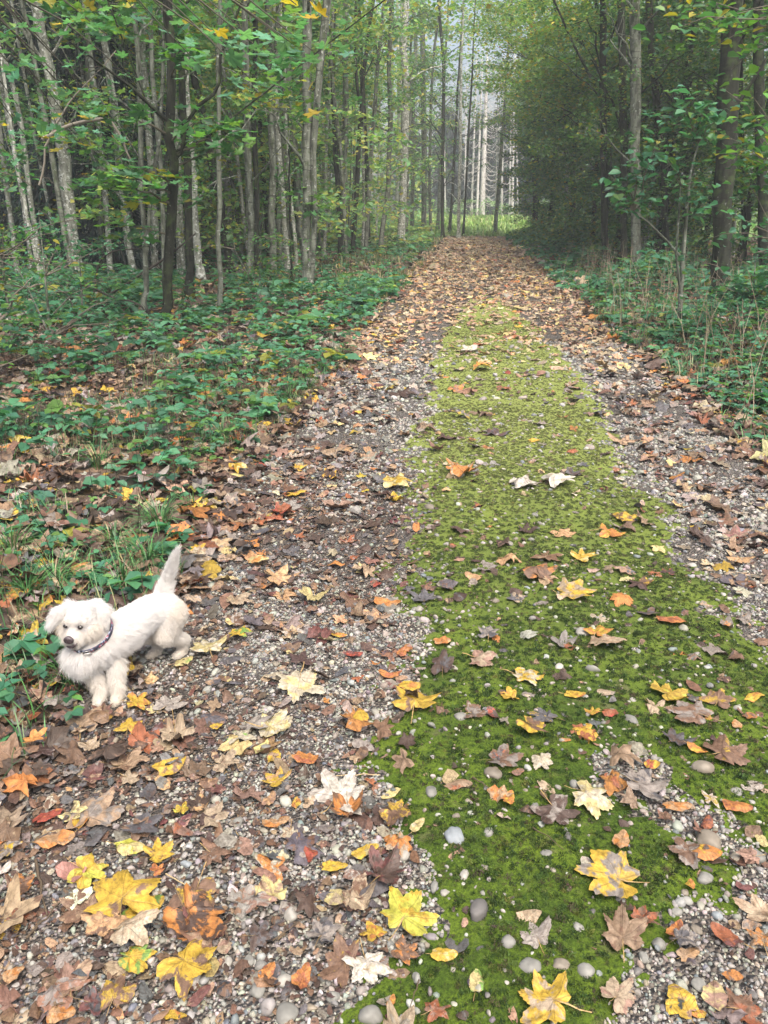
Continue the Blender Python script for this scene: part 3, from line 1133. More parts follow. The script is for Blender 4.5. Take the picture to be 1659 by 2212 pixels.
def spray_pts(centres, R, h, n, rng):
    """points of flat leafy sprays round the centres"""
    c = np.asarray(centres, float)
    k = len(c)
    i = np.repeat(np.arange(k), n)
    R = np.broadcast_to(np.asarray(R, float), (k,))
    a = rng.uniform(0, 2 * PI, len(i))
    r = np.sqrt(rng.uniform(0, 1, len(i))) * R[i]
    rad = rng.normal(0, h, len(i)) - 0.12 * r
    return c[i] + np.stack([np.cos(a) * r, np.sin(a) * r, rad], 1)


def curve_pts(p0, p1, n, sag=0.0, wob=0.03, rng=RNG):
    p0, p1 = np.asarray(p0, float), np.asarray(p1, float)
    t = np.linspace(0, 1, n)[:, None]
    L = np.linalg.norm(p1 - p0)
    p = p0 + (p1 - p0) * t
    p[:, 2] += (sag * L * 4 * t * (1 - t))[:, 0]
    w = rng.normal(0, wob * L, (n, 3)) * np.sin(t * PI)
    return p + w


TREE_N = 0


def make_tree(label, base, path_pts, radii, bark, forks=(), nbr=5, br_lo=1.5, br_hi=7.0, br_len=1.8, sprays=12, leaf=0.08, per=60, pal='fresh',
              spr_lo=1.5, spr_hi=7.0, spr_r=(0.5, 2.0), spray_size=0.5, name='tree', group=None, cat='tree', seed=0, sides=9, extra_sprays=(), side_bias=None, top_crown=True, flare=1.6, maple=False):
    rng = np.random.default_rng(900 + seed)
    root = empty(name, base, label, cat, group)
    path_pts = np.asarray(path_pts, float)
    g = Geo()
    # densify the trunk
    t = np.linspace(0, len(path_pts) - 1, max(12, 2 * len(path_pts)))
    P = np.stack([np.interp(t, np.arange(len(path_pts)), path_pts[:, k]) for k in range(3)], 1)
    R = np.interp(t, np.arange(len(path_pts)), radii)
    P[1:-1, :2] += rng.normal(0, 0.012 + R[1:-1, None] * 0.07)
    P2 = np.vstack([P[0] - [0, 0, 0.15], P[0] + [0, 0, 0.05], P[0] * 0.9 + P[1] * 0.1 + [0, 0, 0.25], P[1:]])
    R2 = np.concatenate([[R[0] * flare * 1.15, R[0] * flare, R[0] * 1.08], R[1:]])
    o = np.argsort(P2[:, 2])
    g.tube(P2[o], R2[o], sides, 0.06)
    g.build('trunk', BARK[bark], root)
    for fk in forks:
        gf = Geo()
        gf.tube(fk[0], fk[1], max(6, sides - 2), 0.05)
        gf.build('limb', BARK[bark], root)
    zs = P[:, 2]

    def at_z(z):
        return np.array([np.interp(z, zs, P[:, 0]), np.interp(z, zs, P[:, 1]), z]), float(np.interp(z, zs, R))
    ends = []
    for b in range(nbr):
        z = rng.uniform(br_lo, br_hi) + base[2]
        p, r = at_z(z)
        a = rng.uniform(0, 2 * PI) if side_bias is None else rng.normal(side_bias, 0.9)
        ln = br_len * rng.uniform(0.6, 1.3)
        el = rng.uniform(0.25, 1.0)
        q = p + ln * np.array([math.cos(a) * math.cos(el), math.sin(a) * math.cos(el), math.sin(el)])
        gb = Geo()
        rr = min(r * 0.45, 0.035) * rng.uniform(0.6, 1.1)
        bp = curve_pts(p, q, 6, 0.05, 0.03, rng)
        gb.tube(bp, np.linspace(rr, rr * 0.25, 6), 5)
        for tw in range(3):
            k = rng.integers(2, 6)
            e = bp[k] + rng.normal(0, 0.28, 3) * ln * 0.6 + [0, 0, 0.1]
            gb.tube(curve_pts(bp[k], e, 3, 0, 0.04, rng), np.linspace(rr * 0.4, rr * 0.12, 3), 4)
            ends.append(e)
        ends.append(q)
        gb.build('branch', BARK[bark], root)
    cs = []
    for k in range(sprays):
        z = rng.uniform(spr_lo, spr_hi) + base[2]
        p, r = at_z(z)
        a = rng.uniform(0, 2 * PI) if side_bias is None else rng.normal(side_bias, 1.2)
        d = rng.uniform(*spr_r)
        cs.append(p + [math.cos(a) * d, math.sin(a) * d, rng.normal(0, 0.15)])
    for e in ends[:max(0, sprays)]:
        cs.append(e)
    cs = cs + [np.asarray(e, float) for e in extra_sprays]
    if cs:
        cs = np.array(cs)
        # a few leafless twig lines into the extra sprays
        if len(extra_sprays):
            gt = Geo()
            for e in extra_sprays:
                e = np.asarray(e, float)
                z = min(max(e[2] - np.linalg.norm(e[:2] - base[:2]) * 0.25, base[2] + 0.8), zs[-1])
                p, r = at_z(z)
                gt.tube(curve_pts(p, e, 7, 0.04, 0.025, rng), np.linspace(min(0.018, r * 0.5), 0.003, 7), 5, a=(0.12, 0.11, 0.085))
                for q in range(4):
                    e2 = e + rng.normal(0, spray_size * 0.5, 3) * [1, 1, 0.3]
                    gt.tube(np.array([e, (e + e2) / 2 + [0, 0, 0.02], e2]), [0.004, 0.003, 0.0015], 3, a=(0.12, 0.11, 0.085))
            gt.build('twigs', M_TWIG, root)['kind'] = 'stuff'
        pts = spray_pts(cs, spray_size * rng.uniform(0.6, 1.3, len(cs)), 0.05 + 0.06 * spray_size, per, rng)
        n = len(pts)
        col = pick(GP[pal], n, rng)
        # each spray keeps a tint of its own
        tint = np.repeat(rng.uniform(0.75, 1.25, (len(cs), 1)), per, axis=0)
        sz = leaf * np.exp(rng.normal(0, 0.25, n))
        if maple:
            T = TPL[('maple', 'lo')]
            V = leaf_cloud(T, pts, rng.uniform(0, 6.28, n), sz * 1.35, rng.normal(0.4, 0.35, n), rng.uniform(0, 6.28, n), rng.normal(0, 0.3, n), np.full(n, 0.05), rng.normal(0, 0.4, n), rng.uniform(0, 6.28, n), rng, lift=False)
            m = V.shape[1]
            F = (T['F'][None] + (np.arange(n) * m)[:, None, None]).reshape(-1, 3)
            card_obj('leaves', V.reshape(-1, 3), F, np.repeat(col * tint, m, axis=0), M_GREEN, root)
        else:
            V, F, C = cards(pts, sz, col * tint, rng)
            card_obj('leaves', V, F, C, M_GREEN, root)
    if top_crown:
        zt = float(P[-1, 2])
        nc = 6
        c = np.stack([P[-1, 0] + rng.normal(0, 1.5, nc), P[-1, 1] + rng.normal(0, 1.5, nc), zt - rng.uniform(-0.5, 4.5, nc)], 1)
        pts = spray_pts(c, 1.1, 0.25, 26, rng)
        V, F, C = cards(pts, 0.22 * np.exp(rng.normal(0, 0.2, len(pts))), pick(GP['autumn'], len(pts), rng), rng)
        card_obj('crown', V, F, C, M_GREEN, root)
    return root


def tree_from_photo(label, D, w0, w1, bark, top=12.0, forks=(), zoff=0.0, **kw):
    base = on_ground(*D[0])
    dep = float(np.dot(base - [0, 0, CAM_H], CF))
    pts = [base] + [at_depth(x, y, base[1]) for x, y in D[1:]]
    pts = np.array(pts)
    r0, r1 = w0 * dep / 1661 / 2, w1 * dep / 1661 / 2
    zz = pts[:, 2]
    rad = list(np.interp(zz, [zz[0], zz[-1]], [r0, r1]))
    d = pts[-1] - pts[-2]
    d = d / max(d[2], 0.05)
    d[:2] = np.clip(d[:2] * 0.6, -0.25, 0.25)
    z = pts[-1][2]
    P = list(pts)
    while z < top:
        st = min(2.2, top - z + 0.01)
        P.append(P[-1] + d * st)
        rad.append(max(rad[-1] * 0.80, 0.02))
        z += st
    fk = []
    for f in forks:
        fp = [at_depth(x, y, base[1]) for x, y in f[0]]
        dd = fp[-1] - fp[-2]
        dd = dd / max(dd[2], 0.05)
        fp += [fp[-1] + dd * 1.5, fp[-1] + dd * 3.5]
        fr0, fr1 = f[1] * dep / 1661 / 2, f[2] * dep / 1661 / 2
        fk.append((np.array(fp), np.linspace(fr0, fr1 * 0.7, len(fp))))
    global TREE_N
    TREE_N += 1
    return make_tree(label, base, P, rad, bark, forks=fk, seed=TREE_N, **kw)


def dv(x, y, yw):
    return at_depth(x, y, yw)


LEFT_G = 'trees of the wood left of the path'
RIGHT_G = 'trees of the wood right of the path'
TP = tree_from_photo
# --- left side, roughly from the photograph's left edge towards the path
TP('broad pale lichen-spotted trunk leaning left in front of the dark spruces', [(171, 615), (150, 430), (134, 336), (112, 200), (92, 80), (77, 0)], 27, 21, 'pale', nbr=5, group=LEFT_G, pal='fresh', leaf=0.09, maple=True, sprays=7, per=30,
   extra_sprays=[dv(110, 200, 16), dv(190, 300, 15.5), dv(60, 380, 16)], spray_size=0.6)
TP('thin pale crooked trunk left of the broad pale leaning trunk', [(94, 615), (64, 420), (40, 240), (22, 150), (0, 90)], 11, 9, 'pale', nbr=4, group=LEFT_G, sprays=7, maple=True, per=24, leaf=0.09)
TP('short pale stem between ferny bushes at the picture edge', [(92, 622), (66, 500), (50, 420), (30, 300)], 9, 7, 'pale', nbr=3, group=LEFT_G, sprays=6, per=40)
TP('slim pale trunk slanting left just behind the thin dark trunk with the side limb', [(289, 605), (268, 440), (245, 220), (230, 100), (215, 0)], 15, 13, 'pale', nbr=5, group=LEFT_G, sprays=6)
TP('pale grey smooth trunk standing in shade behind the dark trunk with the side limb', [(338, 600), (334, 500), (325, 340), (312, 160), (306, 0)], 16, 12, 'pale', nbr=4, group=LEFT_G, sprays=5)
TP('grey trunk forked low beside the dark trunk with the side limb', [(314, 690), (312, 560), (306, 400), (303, 250), (300, 100), (296, 0)], 12, 9, 'grey', nbr=6, group=LEFT_G, sprays=8, maple=True, per=24,
   forks=[([(312, 600), (326, 420), (345, 300), (352, 150), (356, 0)], 9, 6)], leaf=0.1)
TP('nearly black mossy trunk with a limb bending right and up', [(363, 716), (366, 600), (370, 450), (372, 330), (371, 235), (368, 100), (366, 0)], 21, 17, 'dark', nbr=6, group=LEFT_G,
   forks=[([(372, 345), (392, 330), (405, 262), (428, 228), (462, 203), (474, 178), (476, 120), (500, 60)], 9, 4), ([(370, 300), (350, 290), (352, 262), (315, 215), (290, 150)], 5, 3), ([(371, 330), (440, 302), (462, 285)], 5, 2)],
   maple=True, leaf=0.11, sprays=3, per=26, extra_sprays=[dv(430, 265, 10), dv(500, 285, 10.2), dv(455, 330, 10.5), dv(270, 385, 9.6), dv(320, 372, 9.8), dv(225, 395, 9.4), dv(395, 110, 9.8), dv(300, 425, 9.9), dv(265, 490, 10), dv(250, 240, 9.5)], spray_size=0.42)
TP('dark straight trunk just right of the nearly black mossy trunk', [(411, 648), (408, 500), (400, 330), (393, 134), (388, 0)], 18, 12, 'dark', nbr=6, group=LEFT_G, sprays=6)
TP('pale trunk with a leaning foot right of the dark straight trunk', [(435, 610), (424, 520), (420, 430), (414, 330), (405, 150), (400, 0)], 17, 11, 'pale', nbr=5, group=LEFT_G, sprays=5)
TP('thin dark-spotted stem rising from the bramble patch', [(478, 690), (474, 500), (474, 350), (470, 200), (472, 0)], 11, 8, 'grey', nbr=6, group=LEFT_G, sprays=7, maple=True, leaf=0.1, per=20)
TP('thick pale grey trunk with a bare foot behind the thin dark-spotted stem', [(494, 556), (492, 430), (487, 250), (486, 100), (484, 0)], 21, 14, 'pale', nbr=5, group=LEFT_G, sprays=5)
TP('grey trunk in a close pair, left one of the two, behind the brambles', [(540, 612), (537, 450), (534, 250), (530, 0)], 14, 12, 'grey', nbr=5, group=LEFT_G, sprays=5)
TP('slightly darker trunk in a close pair, right one of the two, behind the brambles', [(558, 600), (556, 420), (548, 200), (552, 0)], 12, 9, 'dark', nbr=5, group=LEFT_G, sprays=5)
TP('straight grey trunk with lichen dots, left of the pair of stout lichen trunks', [(590, 598), (588, 450), (584, 235), (580, 60), (578, 0)], 15, 13, 'grey', nbr=5, group=LEFT_G, sprays=4)
TP('stout lichen-dotted grey trunk beside the thin black pole', [(609, 575), (606, 430), (602, 260), (598, 120), (596, 0)], 20, 15, 'grey', nbr=5, group=LEFT_G, sprays=5)
TP('thin black pole of a dead young tree, broken off at mid height', [(630, 612), (627, 480), (625, 330), (624, 315)], 5, 3, 'dark', top=2.6, nbr=3, br_len=0.5, br_hi=2.2, group=LEFT_G, sprays=0, top_crown=False)
TP('wavy dark trunk between the stout lichen-dotted trunk and the forked tree', [(640, 560), (637, 440), (632, 300), (626, 180), (620, 0)], 10, 8, 'dark', nbr=5, group=LEFT_G, sprays=4)
TP('big grey tree forked at knee height, its right limb leaning right', [(664, 622), (662, 500), (663, 350), (664, 235), (663, 100), (661, 0)], 19, 18, 'grey', nbr=5, group=LEFT_G, sprays=6,
   forks=[([(672, 615), (680, 470), (676, 330), (684, 230), (695, 110), (708, 0)], 13, 24)], maple=True, leaf=0.1, per=20, extra_sprays=[dv(690, 440, 16), dv(650, 420, 16), dv(705, 455, 16.2)])
TP('slender pale stem close behind the big forked tree', [(700, 560), (702, 430), (708, 250), (712, 120), (722, 0)], 8, 6, 'pale', nbr=4, group=LEFT_G, sprays=4)
TP('straight grey trunk with a knobbly middle, first right of the forked tree', [(741, 556), (742, 430), (744, 330), (748, 200), (747, 60), (746, 0)], 13, 10, 'grey', nbr=5, group=LEFT_G, sprays=4)
TP('dark curved trunk splitting into two stems high up', [(762, 552), (768, 430), (774, 319), (783, 200), (790, 120), (800, 40), (806, 0)], 11, 8, 'dark', nbr=4, group=LEFT_G, sprays=4, forks=[([(776, 225), (770, 170), (766, 90), (769, 0)], 7, 6)])
TP('thin grey trunk bending right above, third right of the forked tree', [(791, 546), (796, 430), (806, 269), (816, 140), (832, 0)], 9, 7, 'grey', nbr=5, group=LEFT_G, sprays=4)
TP('slightly leaning trunk with a dark foot and ivy-green middle', [(823, 545), (834, 440), (844, 336), (842, 200), (840, 90), (846, 0)], 11, 9, 'grey', nbr=6, group=LEFT_G, sprays=10, pal='fresh')
TP('stout pale grey trunk with a widened foot by the verge', [(866, 530), (868, 430), (873, 336), (876, 180), (872, 80), (876, 0)], 17, 14, 'pale', nbr=5, group=LEFT_G, sprays=5)
TP('thin straight grey trunk right of the stout trunk with widened foot', [(890, 506), (891, 380), (893, 200), (898, 90), (894, 0)], 9, 8, 'grey', nbr=5, group=LEFT_G, sprays=4)
TP('grey trunk with upward bare branches, midway to the bend of the path', [(915, 507), (915, 420), (916, 235), (914, 120), (913, 0)], 12, 10, 'grey', nbr=7, br_len=2.6, group=LEFT_G, sprays=4)
TP('thin trunk fanning into bare twigs beside the verge', [(930, 506), (928, 400), (930, 250), (936, 120), (952, 0)], 7, 5, 'grey', nbr=9, br_len=2.8, group=LEFT_G, sprays=3)
TP('dark thin trunk forking near its top, close to the bend', [(957, 494), (956, 400), (958, 280), (960, 150), (950, 40), (946, 0)], 8, 6, 'dark', nbr=7, br_len=2.4, group=LEFT_G, sprays=3)
TP('leaning thin dark trunk crossing towards the clearing', [(971, 504), (978, 400), (986, 250), (990, 170), (996, 100)], 7, 4, 'dark', nbr=6, group=LEFT_G, sprays=4, pal='autumn')
TP('pale dappled trunk last but one before the clearing', [(991, 492), (993, 400), (994, 300), (996, 200)], 8, 6, 'pale', nbr=5, group=LEFT_G, sprays=3)
TP('thin dark trunk last before the clearing', [(1001, 496), (1006, 420), (1011, 319), (1016, 230)], 5, 4, 'dark', nbr=4, group=LEFT_G, sprays=3)
# --- right side
TP('pale smooth trunk with a bare foot showing under the hedge-like leaves', [(1232, 530), (1225, 420), (1214, 200), (1206, 80), (1202, 0)], 17, 12, 'pale', nbr=5, group=RIGHT_G, sprays=12, pal='hornbeam', leaf=0.11)
TP('dark trunk deep in the leaves nearest the end of the path', [(1158, 512), (1155, 400), (1150, 200), (1152, 100), (1146, 0)], 11, 10, 'dark', nbr=7, br_len=2.4, group=RIGHT_G, sprays=12, pal='hornbeam', leaf=0.11)
TP('straight dark trunk between the pale smooth trunk and the speckled one', [(1308, 585), (1306, 420), (1303, 235), (1303, 100), (1303, 0)], 15, 13, 'dark', nbr=7, group=RIGHT_G, sprays=12, pal='hornbeam', leaf=0.08,
   forks=[([(1304, 180), (1275, 165), (1238, 95), (1205, 20)], 6, 4)])
TP('tall pale-speckled trunk in the middle of the right-hand wood', [(1374, 600), (1374, 430), (1373, 300), (1372, 150), (1370, 0)], 21, 20, 'grey', nbr=6, group=RIGHT_G, sprays=10, pal='hornbeam', leaf=0.08)
TP('dark trunk close left of the pale-speckled trunk', [(1346, 590), (1348, 400), (1346, 200), (1340, 0)], 15, 14, 'dark', nbr=5, group=RIGHT_G, sprays=8, pal='hornbeam', leaf=0.08)
TP('dark trunk slanting left above, right of the pale-speckled trunk', [(1438, 590), (1432, 336), (1414, 160), (1398, 0)], 15, 13, 'dark', nbr=5, group=RIGHT_G, sprays=8, pal='hornbeam', leaf=0.08)
TP('grey-black trunk behind the bush of large green leaves', [(1480, 570), (1485, 235), (1491, 100), (1496, 0)], 17, 15, 'dark', nbr=5, group=RIGHT_G, sprays=6, pal='hornbeam', leaf=0.09)
TP('thickest trunk of the wood, black with pale patches high up', [(1553, 660), (1562, 500), (1571, 336), (1577, 170), (1581, 0)], 40, 36, 'dark', nbr=5, br_len=2.4, group=RIGHT_G, sprays=3, pal='hornbeam', leaf=0.08,
   forks=[([(1574, 260), (1600, 215), (1632, 165)], 9, 6)])
TP('dark trunk at the very edge beyond the thickest trunk', [(1652, 640), (1648, 400), (1640, 200), (1636, 0)], 24, 18, 'dark', nbr=3, group=RIGHT_G, sprays=5, pal='hornbeam', leaf=0.08)
TP('thin trunk between the two darkest trunks at the wood edge', [(1606, 600), (1603, 380), (1600, 150), (1604, 0)], 9, 8, 'dark', nbr=4, group=RIGHT_G, sprays=4, pal='hornbeam', leaf=0.08)

# --- crowded thin trunks deeper in the wood, standing where they can be seen between the nearer ones
rngb = np.random.default_rng(41)
ZONES = [('deep in the wood behind the dark straight trunk', -30, -9), ('deep in the wood behind the forked tree', -9, -5.5), ('deep in the wood behind the stout trunk by the verge', -5.5, -3.3)]
deep = []
for k in range(84):
    y = rngb.uniform(22, 62)
    x = -3.2 - rngb.uniform(0.2, 1) ** 1.2 * y * 0.52
    deep.append((x, y))
for k in range(40):
    y = rngb.uniform(17, 48)
    deep.append((-2.9 - rngb.uniform(0.1, 1) * y * 0.30, y))
for k in range(84):
    y = rngb.uniform(15, 46)
    deep.append((-3.0 - rngb.uniform(0.05, 1) * y * 0.42, y))
NTHIN = len(deep)
for k in range(26):
    y = rngb.uniform(20, 50)
    x = 4.6 + rngb.uniform(0, 1) * y * 0.33
    deep.append((x, y))
for k, (x, y) in enumerate(deep):
    b = np.array([x, y, float(gz(x, y))])
    lean = rngb.normal(0, 0.03, 2)
    h = rngb.uniform(10, 14)
    thin = NTHIN - 84 <= k < NTHIN
    bk = rngb.choice(['pale', 'pale', 'grey'] if thin else ['pale', 'grey', 'grey', 'dark'])
    r = rngb.uniform(0.035, 0.07) if thin else rngb.uniform(0.05, 0.115)
    P = [b + np.array([lean[0] * t * h + 0.12 * math.sin(t * 5 + k), lean[1] * t * h, t * h]) for t in np.linspace(0, 1, 7)]
    side = 'left' if x < 0 else 'right'
    px = 829.5 + 1661 * float(np.dot(b - [0, 0, CAM_H], CR)) / float(np.dot(b - [0, 0, CAM_H], CF))
    if x < 0:
        zone = 'behind the pale leaning trunk' if px < 300 else 'behind the nearly black mossy trunk' if px < 480 else 'behind the trunk pairs' if px < 640 else 'behind the big forked tree' if px < 760 else 'behind the stout trunk with widened foot' if px < 880 else 'near the clearing'
    else:
        zone = 'among the hedge-like leaves' if px < 1400 else 'behind the thickest trunk'
    fat = 'slender' if r < 0.075 else 'medium' if r < 0.105 else 'stout'
    shade = {'pale': 'pale', 'grey': 'grey', 'dark': 'dark'}[bk]
    tilt_w = 'leaning left' if lean[0] < -0.022 else 'leaning right' if lean[0] > 0.022 else 'standing upright'
    dist_w = 'in the nearer wood' if y < 26 else 'halfway back' if y < 40 else 'far back'
    lab_ = '%s %s trunk %s %s, %s' % (fat, shade, tilt_w, dist_w, zone)
    make_tree(lab_, b, P, np.linspace(r, r * 0.4, 7), bk, nbr=3, br_lo=2, br_hi=9, br_len=2.0,
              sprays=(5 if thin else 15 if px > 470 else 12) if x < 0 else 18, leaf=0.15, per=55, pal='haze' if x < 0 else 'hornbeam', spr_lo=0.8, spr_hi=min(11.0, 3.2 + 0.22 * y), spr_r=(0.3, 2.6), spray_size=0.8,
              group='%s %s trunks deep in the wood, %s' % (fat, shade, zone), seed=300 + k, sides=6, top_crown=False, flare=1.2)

# --- the thicket on the right: bushy hornbeams leafed to the ground
rt = np.random.default_rng(61)
th = [(3.3, 44, 'at the far end of the hedge-like row'), (3.6, 38.5, 'second from the far end of the hedge-like row'), (4.0, 33.5, 'in the far half of the hedge-like row'), (4.3, 29, 'in front of the dark trunks halfway along the row'),
      (4.5, 25, 'with yellowing top in the middle of the row'), (5.0, 21.6, 'low and dense before the speckled trunk'), (6.0, 18.6, 'shadowed, left of the large-leaved bush'), (7.4, 17.0, 'behind the large-leaved bush'), (5.8, 36, 'in the second row behind the far hedge'),
      (6.6, 30, 'in the second row behind the dark trunks'), (7.2, 25.5, 'in the second row behind the speckled trunk'), (9.2, 21, 'behind the thickest trunk'), (10.2, 17.5, 'at the picture edge behind the thickest trunk'), (8.6, 33, 'deep in the right-hand wood')]
for k, (x, y, w) in enumerate(th):
    b = np.array([x, y, float(gz(x, y))])
    h = rt.uniform(7.5, 10)
    P = [b + np.array([0.1 * math.sin(t * 4 + k), 0, t * h]) for t in np.linspace(0, 1, 6)]
    dist = y
    sz = 0.050 + 0.0020 * dist
    make_tree('bushy hornbeam leafed to the ground, ' + w, b, P, np.linspace(0.09, 0.03, 6), 'dark', nbr=9, br_lo=0.8, br_hi=6.5, br_len=1.8, sprays=150, leaf=sz, per=int(78 * (0.085 / sz) ** 1.3) + 14,
              pal='hornbeam', spr_lo=0.15, spr_hi=h * 0.9, spr_r=(0.3, 1.75), spray_size=0.5, name='hornbeam', group='hornbeams along the right of the path', seed=500 + k, top_crown=False)
# yellow-green crowns arching over the far end of the path from the right
for k, (x, y, z0, z1, w) in enumerate([(3.2, 27, 4.6, 8.5, 'arching over the middle of the path'), (3.0, 34, 4.8, 9.5, 'arching over the path before the clearing'), (2.9, 41, 4.2, 10.5, 'with yellow leaves hanging before the bare spruces')]):
    b = np.array([x + 1.2, y, float(gz(x, y))])
    P = [b + np.array([-t * t * 2.2, 0, t * 11]) for t in np.linspace(0, 1, 7)]
    make_tree('slender tree with yellow-green crown ' + w, b, P, np.linspace(0.11, 0.04, 7), 'dark', nbr=12, br_lo=3.0, br_hi=9, br_len=2.8, sprays=130, leaf=0.10 + 0.0006 * y, per=46, pal='autumn',
              spr_lo=z0, spr_hi=z1, spr_r=(0.2, 2.6), spray_size=0.6, group=RIGHT_G, seed=560 + k, side_bias=PI, top_crown=False)

for k, (x, y, z0, z1, lab) in enumerate([(-1.9, 50, 5.0, 13, 'pale green leafy tree left of the bright gap over the path end'), (1.5, 47, 5.6, 12, 'light green tree closing the gap above the bare spruces'), (-3.4, 44, 3.0, 11, 'leafy ash between the last trunks of the verge')]):
    b = np.array([x, y, float(gz(x, y))])
    P = [b + np.array([0.3 * t, 0, t * 13]) for t in np.linspace(0, 1, 7)]
    make_tree(lab, b, P, np.linspace(0.12, 0.04, 7), 'grey', nbr=10, br_lo=5.5, br_hi=12, br_len=2.4, sprays=85, leaf=0.16, per=44, pal='haze', spr_lo=z0, spr_hi=z1, spr_r=(0.2, 2.4), spray_size=0.6, group=LEFT_G if x < 0 else RIGHT_G, seed=570 + k, top_crown=False)

# --- dark living spruces on the left
def spruce(label, x, y, h, r, seed, group, ns=0.26, m=26, nb=8):
    rng = np.random.default_rng(seed)
    b = np.array([x, y, float(gz(x, y))])
    root = empty('spruce', b, label, 'tree', group)
    g = Geo()
    g.tube([b + [0, 0, -0.1], b + [0, 0, h * 0.5], b + [0, 0, h]], [0.16, 0.11, 0.02], 8, 0.04)
    g.build('trunk', BARK['dark'], root)
    P, A, Z = [], [], []
    for z in np.arange(0.5, h - 0.3, 0.28):
        R = r * (1 - z / h) ** 0.8 + 0.2
        for a in rng.uniform(0, 2 * PI, nb):
            t = rng.uniform(0.12, 1, m)
            off = rng.normal(0, 0.14, m) * (1.2 - t)
            px = b[0] + np.cos(a) * R * t - np.sin(a) * off
            py = b[1] + np.sin(a) * R * t + np.cos(a) * off
            pz = b[2] + z - 0.28 * R * t ** 1.4 + rng.normal(0, 0.04, m)
            P.append(np.stack([px, py, pz], 1))
            A.append(np.full(m, a))
            Z.append(np.full(m, -1.0) * rng.uniform(0.3, 1.2, m))
    P, A, Z = np.concatenate(P), np.concatenate(A), np.concatenate(Z)
    V, F, C = cards(P, ns * np.exp(rng.normal(0, 0.2, len(P))), pick(GP['needle'], len(P), rng), rng, 0.5, 0.13, 0, 0.05, A, Z)
    card_obj('needles', V, F, C, M_NEEDLE, root)
    return root


for k, (x, y, w) in enumerate([(-8.5, 18.8, 'behind the pale leaning trunk'), (-9.7, 21.0, 'right behind the slim pale slanting trunk'), (-11.4, 21.5, 'at the left edge of the picture'), (-12.2, 24.5, 'in the second row at the left'), (-10.9, 25.5, 'in the second row, nearest the black mossy trunk'), (-14.2, 27.0, 'farthest back at the left edge')]):
    spruce('dark green spruce with hanging branches ' + w, x, y, 13.5, 2.1, 700 + k, 'dark spruces left of the path')

# --- bare spruces and dark wood beyond the clearing
def bare_spruce(label, D, w, seed, nbr, yfix=None, blen=1.8, bark='spruce', side=None):
    rng = np.random.default_rng(seed)
    base = on_ground(*D[0]) if yfix is None else None
    if yfix is not None:
        base = at_depth(D[0][0], D[0][1], yfix)
        base[2] = float(gz(base[0], base[1]))
    dep = float(np.dot(base - [0, 0, CAM_H], CF))
    top = at_depth(D[1][0], D[1][1], base[1])
    d = (top - base) / (top[2] - base[2])
    h = 13
    P = [base + d * t for t in (-0.2, 2, 5, 8, 11, h)]
    r = w * dep / 1661 / 2
    root = empty('bare_spruce', base, label, 'tree', 'bare dead spruces beyond the clearing')
    g = Geo()
    g.tube(P, [r * 1.15, r, r * 0.9, r * 0.75, r * 0.5, r * 0.2], 8, 0.03)
    g.build('trunk', BARK[bark], root)
    gb = Geo()
    for k in range(nbr):
        z = 1.0 + (k + rng.uniform(0, 0.8)) * 11.5 / nbr
        a = rng.uniform(0, 2 * PI) if side is None else rng.normal(side, 0.8)
        L = blen * rng.uniform(0.25, 1.2)
        p = base + d * z
        t = np.linspace(0, 1, 6)
        q = p + np.stack([np.cos(a) * L * t, np.sin(a) * L * t, -rng.uniform(0.15, 0.5) * L * np.sin(t * PI * 0.75) + 0.28 * L * t ** 2.5], 1)
        gb.tube(q, np.linspace(0.022, 0.007, 6), 4)
        for m in range(5):
            j = rng.integers(1, 5)
            e = q[j] + rng.normal(0, 0.16, 3) - [0, 0, 0.25]
            gb.tube([q[j], e], [0.010, 0.005], 3)
    o = gb.build('dead_branches', BARK[bark], root)
    o['kind'] = 'stuff'
    return root


bare_spruce('thin bare spruce left of the whitest trunk', [(1018, 472), (1024, 300)], 4.5, 801, 16, 76)
bare_spruce('whitest and stoutest bare spruce with a fan of drooping dead branches', [(1041, 472), (1047, 290)], 11, 802, 64, 74, 2.3, side=0.2)
bare_spruce('bare spruce growing close against the whitest trunk', [(1030, 472), (1036, 300)], 5, 803, 26, 73)
bare_spruce('dark dead pole in the shade between the bright bare spruces', [(1070, 473), (1073, 320)], 2.6, 804, 8, 80, 0.9, 'grey')
bare_spruce('second dark dead pole in the shade beside the first', [(1076, 473), (1078, 320)], 2.2, 805, 8, 82, 0.9, 'grey')
bare_spruce('single bright bare spruce standing clear in the middle of the gap', [(1083, 473), (1086, 300)], 4.6, 806, 22, 75)
bare_spruce('left trunk of the bright pair at the right of the gap', [(1100, 474), (1103, 300)], 4.4, 807, 20, 74)
bare_spruce('right trunk of the bright pair at the right of the gap', [(1106, 474), (1109, 300)], 5.5, 808, 24, 73)
bare_spruce('bare spruce half hidden by the hedge at the right of the gap', [(1118, 474), (1116, 300)], 3.5, 809, 14, 77)
bare_spruce('bare spruce among the leafy trees left of the gap', [(1003, 474), (1006, 300)], 3.2, 810, 14, 79)
bare_spruce('thin pale spruce seen between the last trunks of the verge', [(962, 478), (960, 330)], 3, 811, 8, 80)
for k, (x, y) in enumerate([(-7, 90), (-2.5, 88), (1.0, 92), (5.0, 89), (8.6, 91), (12.5, 88), (3.0, 86)]):
    spruce('dark spruce in the shade beyond the bare spruces, ' + ['far left', 'left of centre', 'in the middle', 'right of the middle', 'right', 'far right', 'nearest in the middle'][k], x, y, 10.5, 3.6, 830 + k, 'dark spruces beyond the clearing', 0.75, 12, 11)

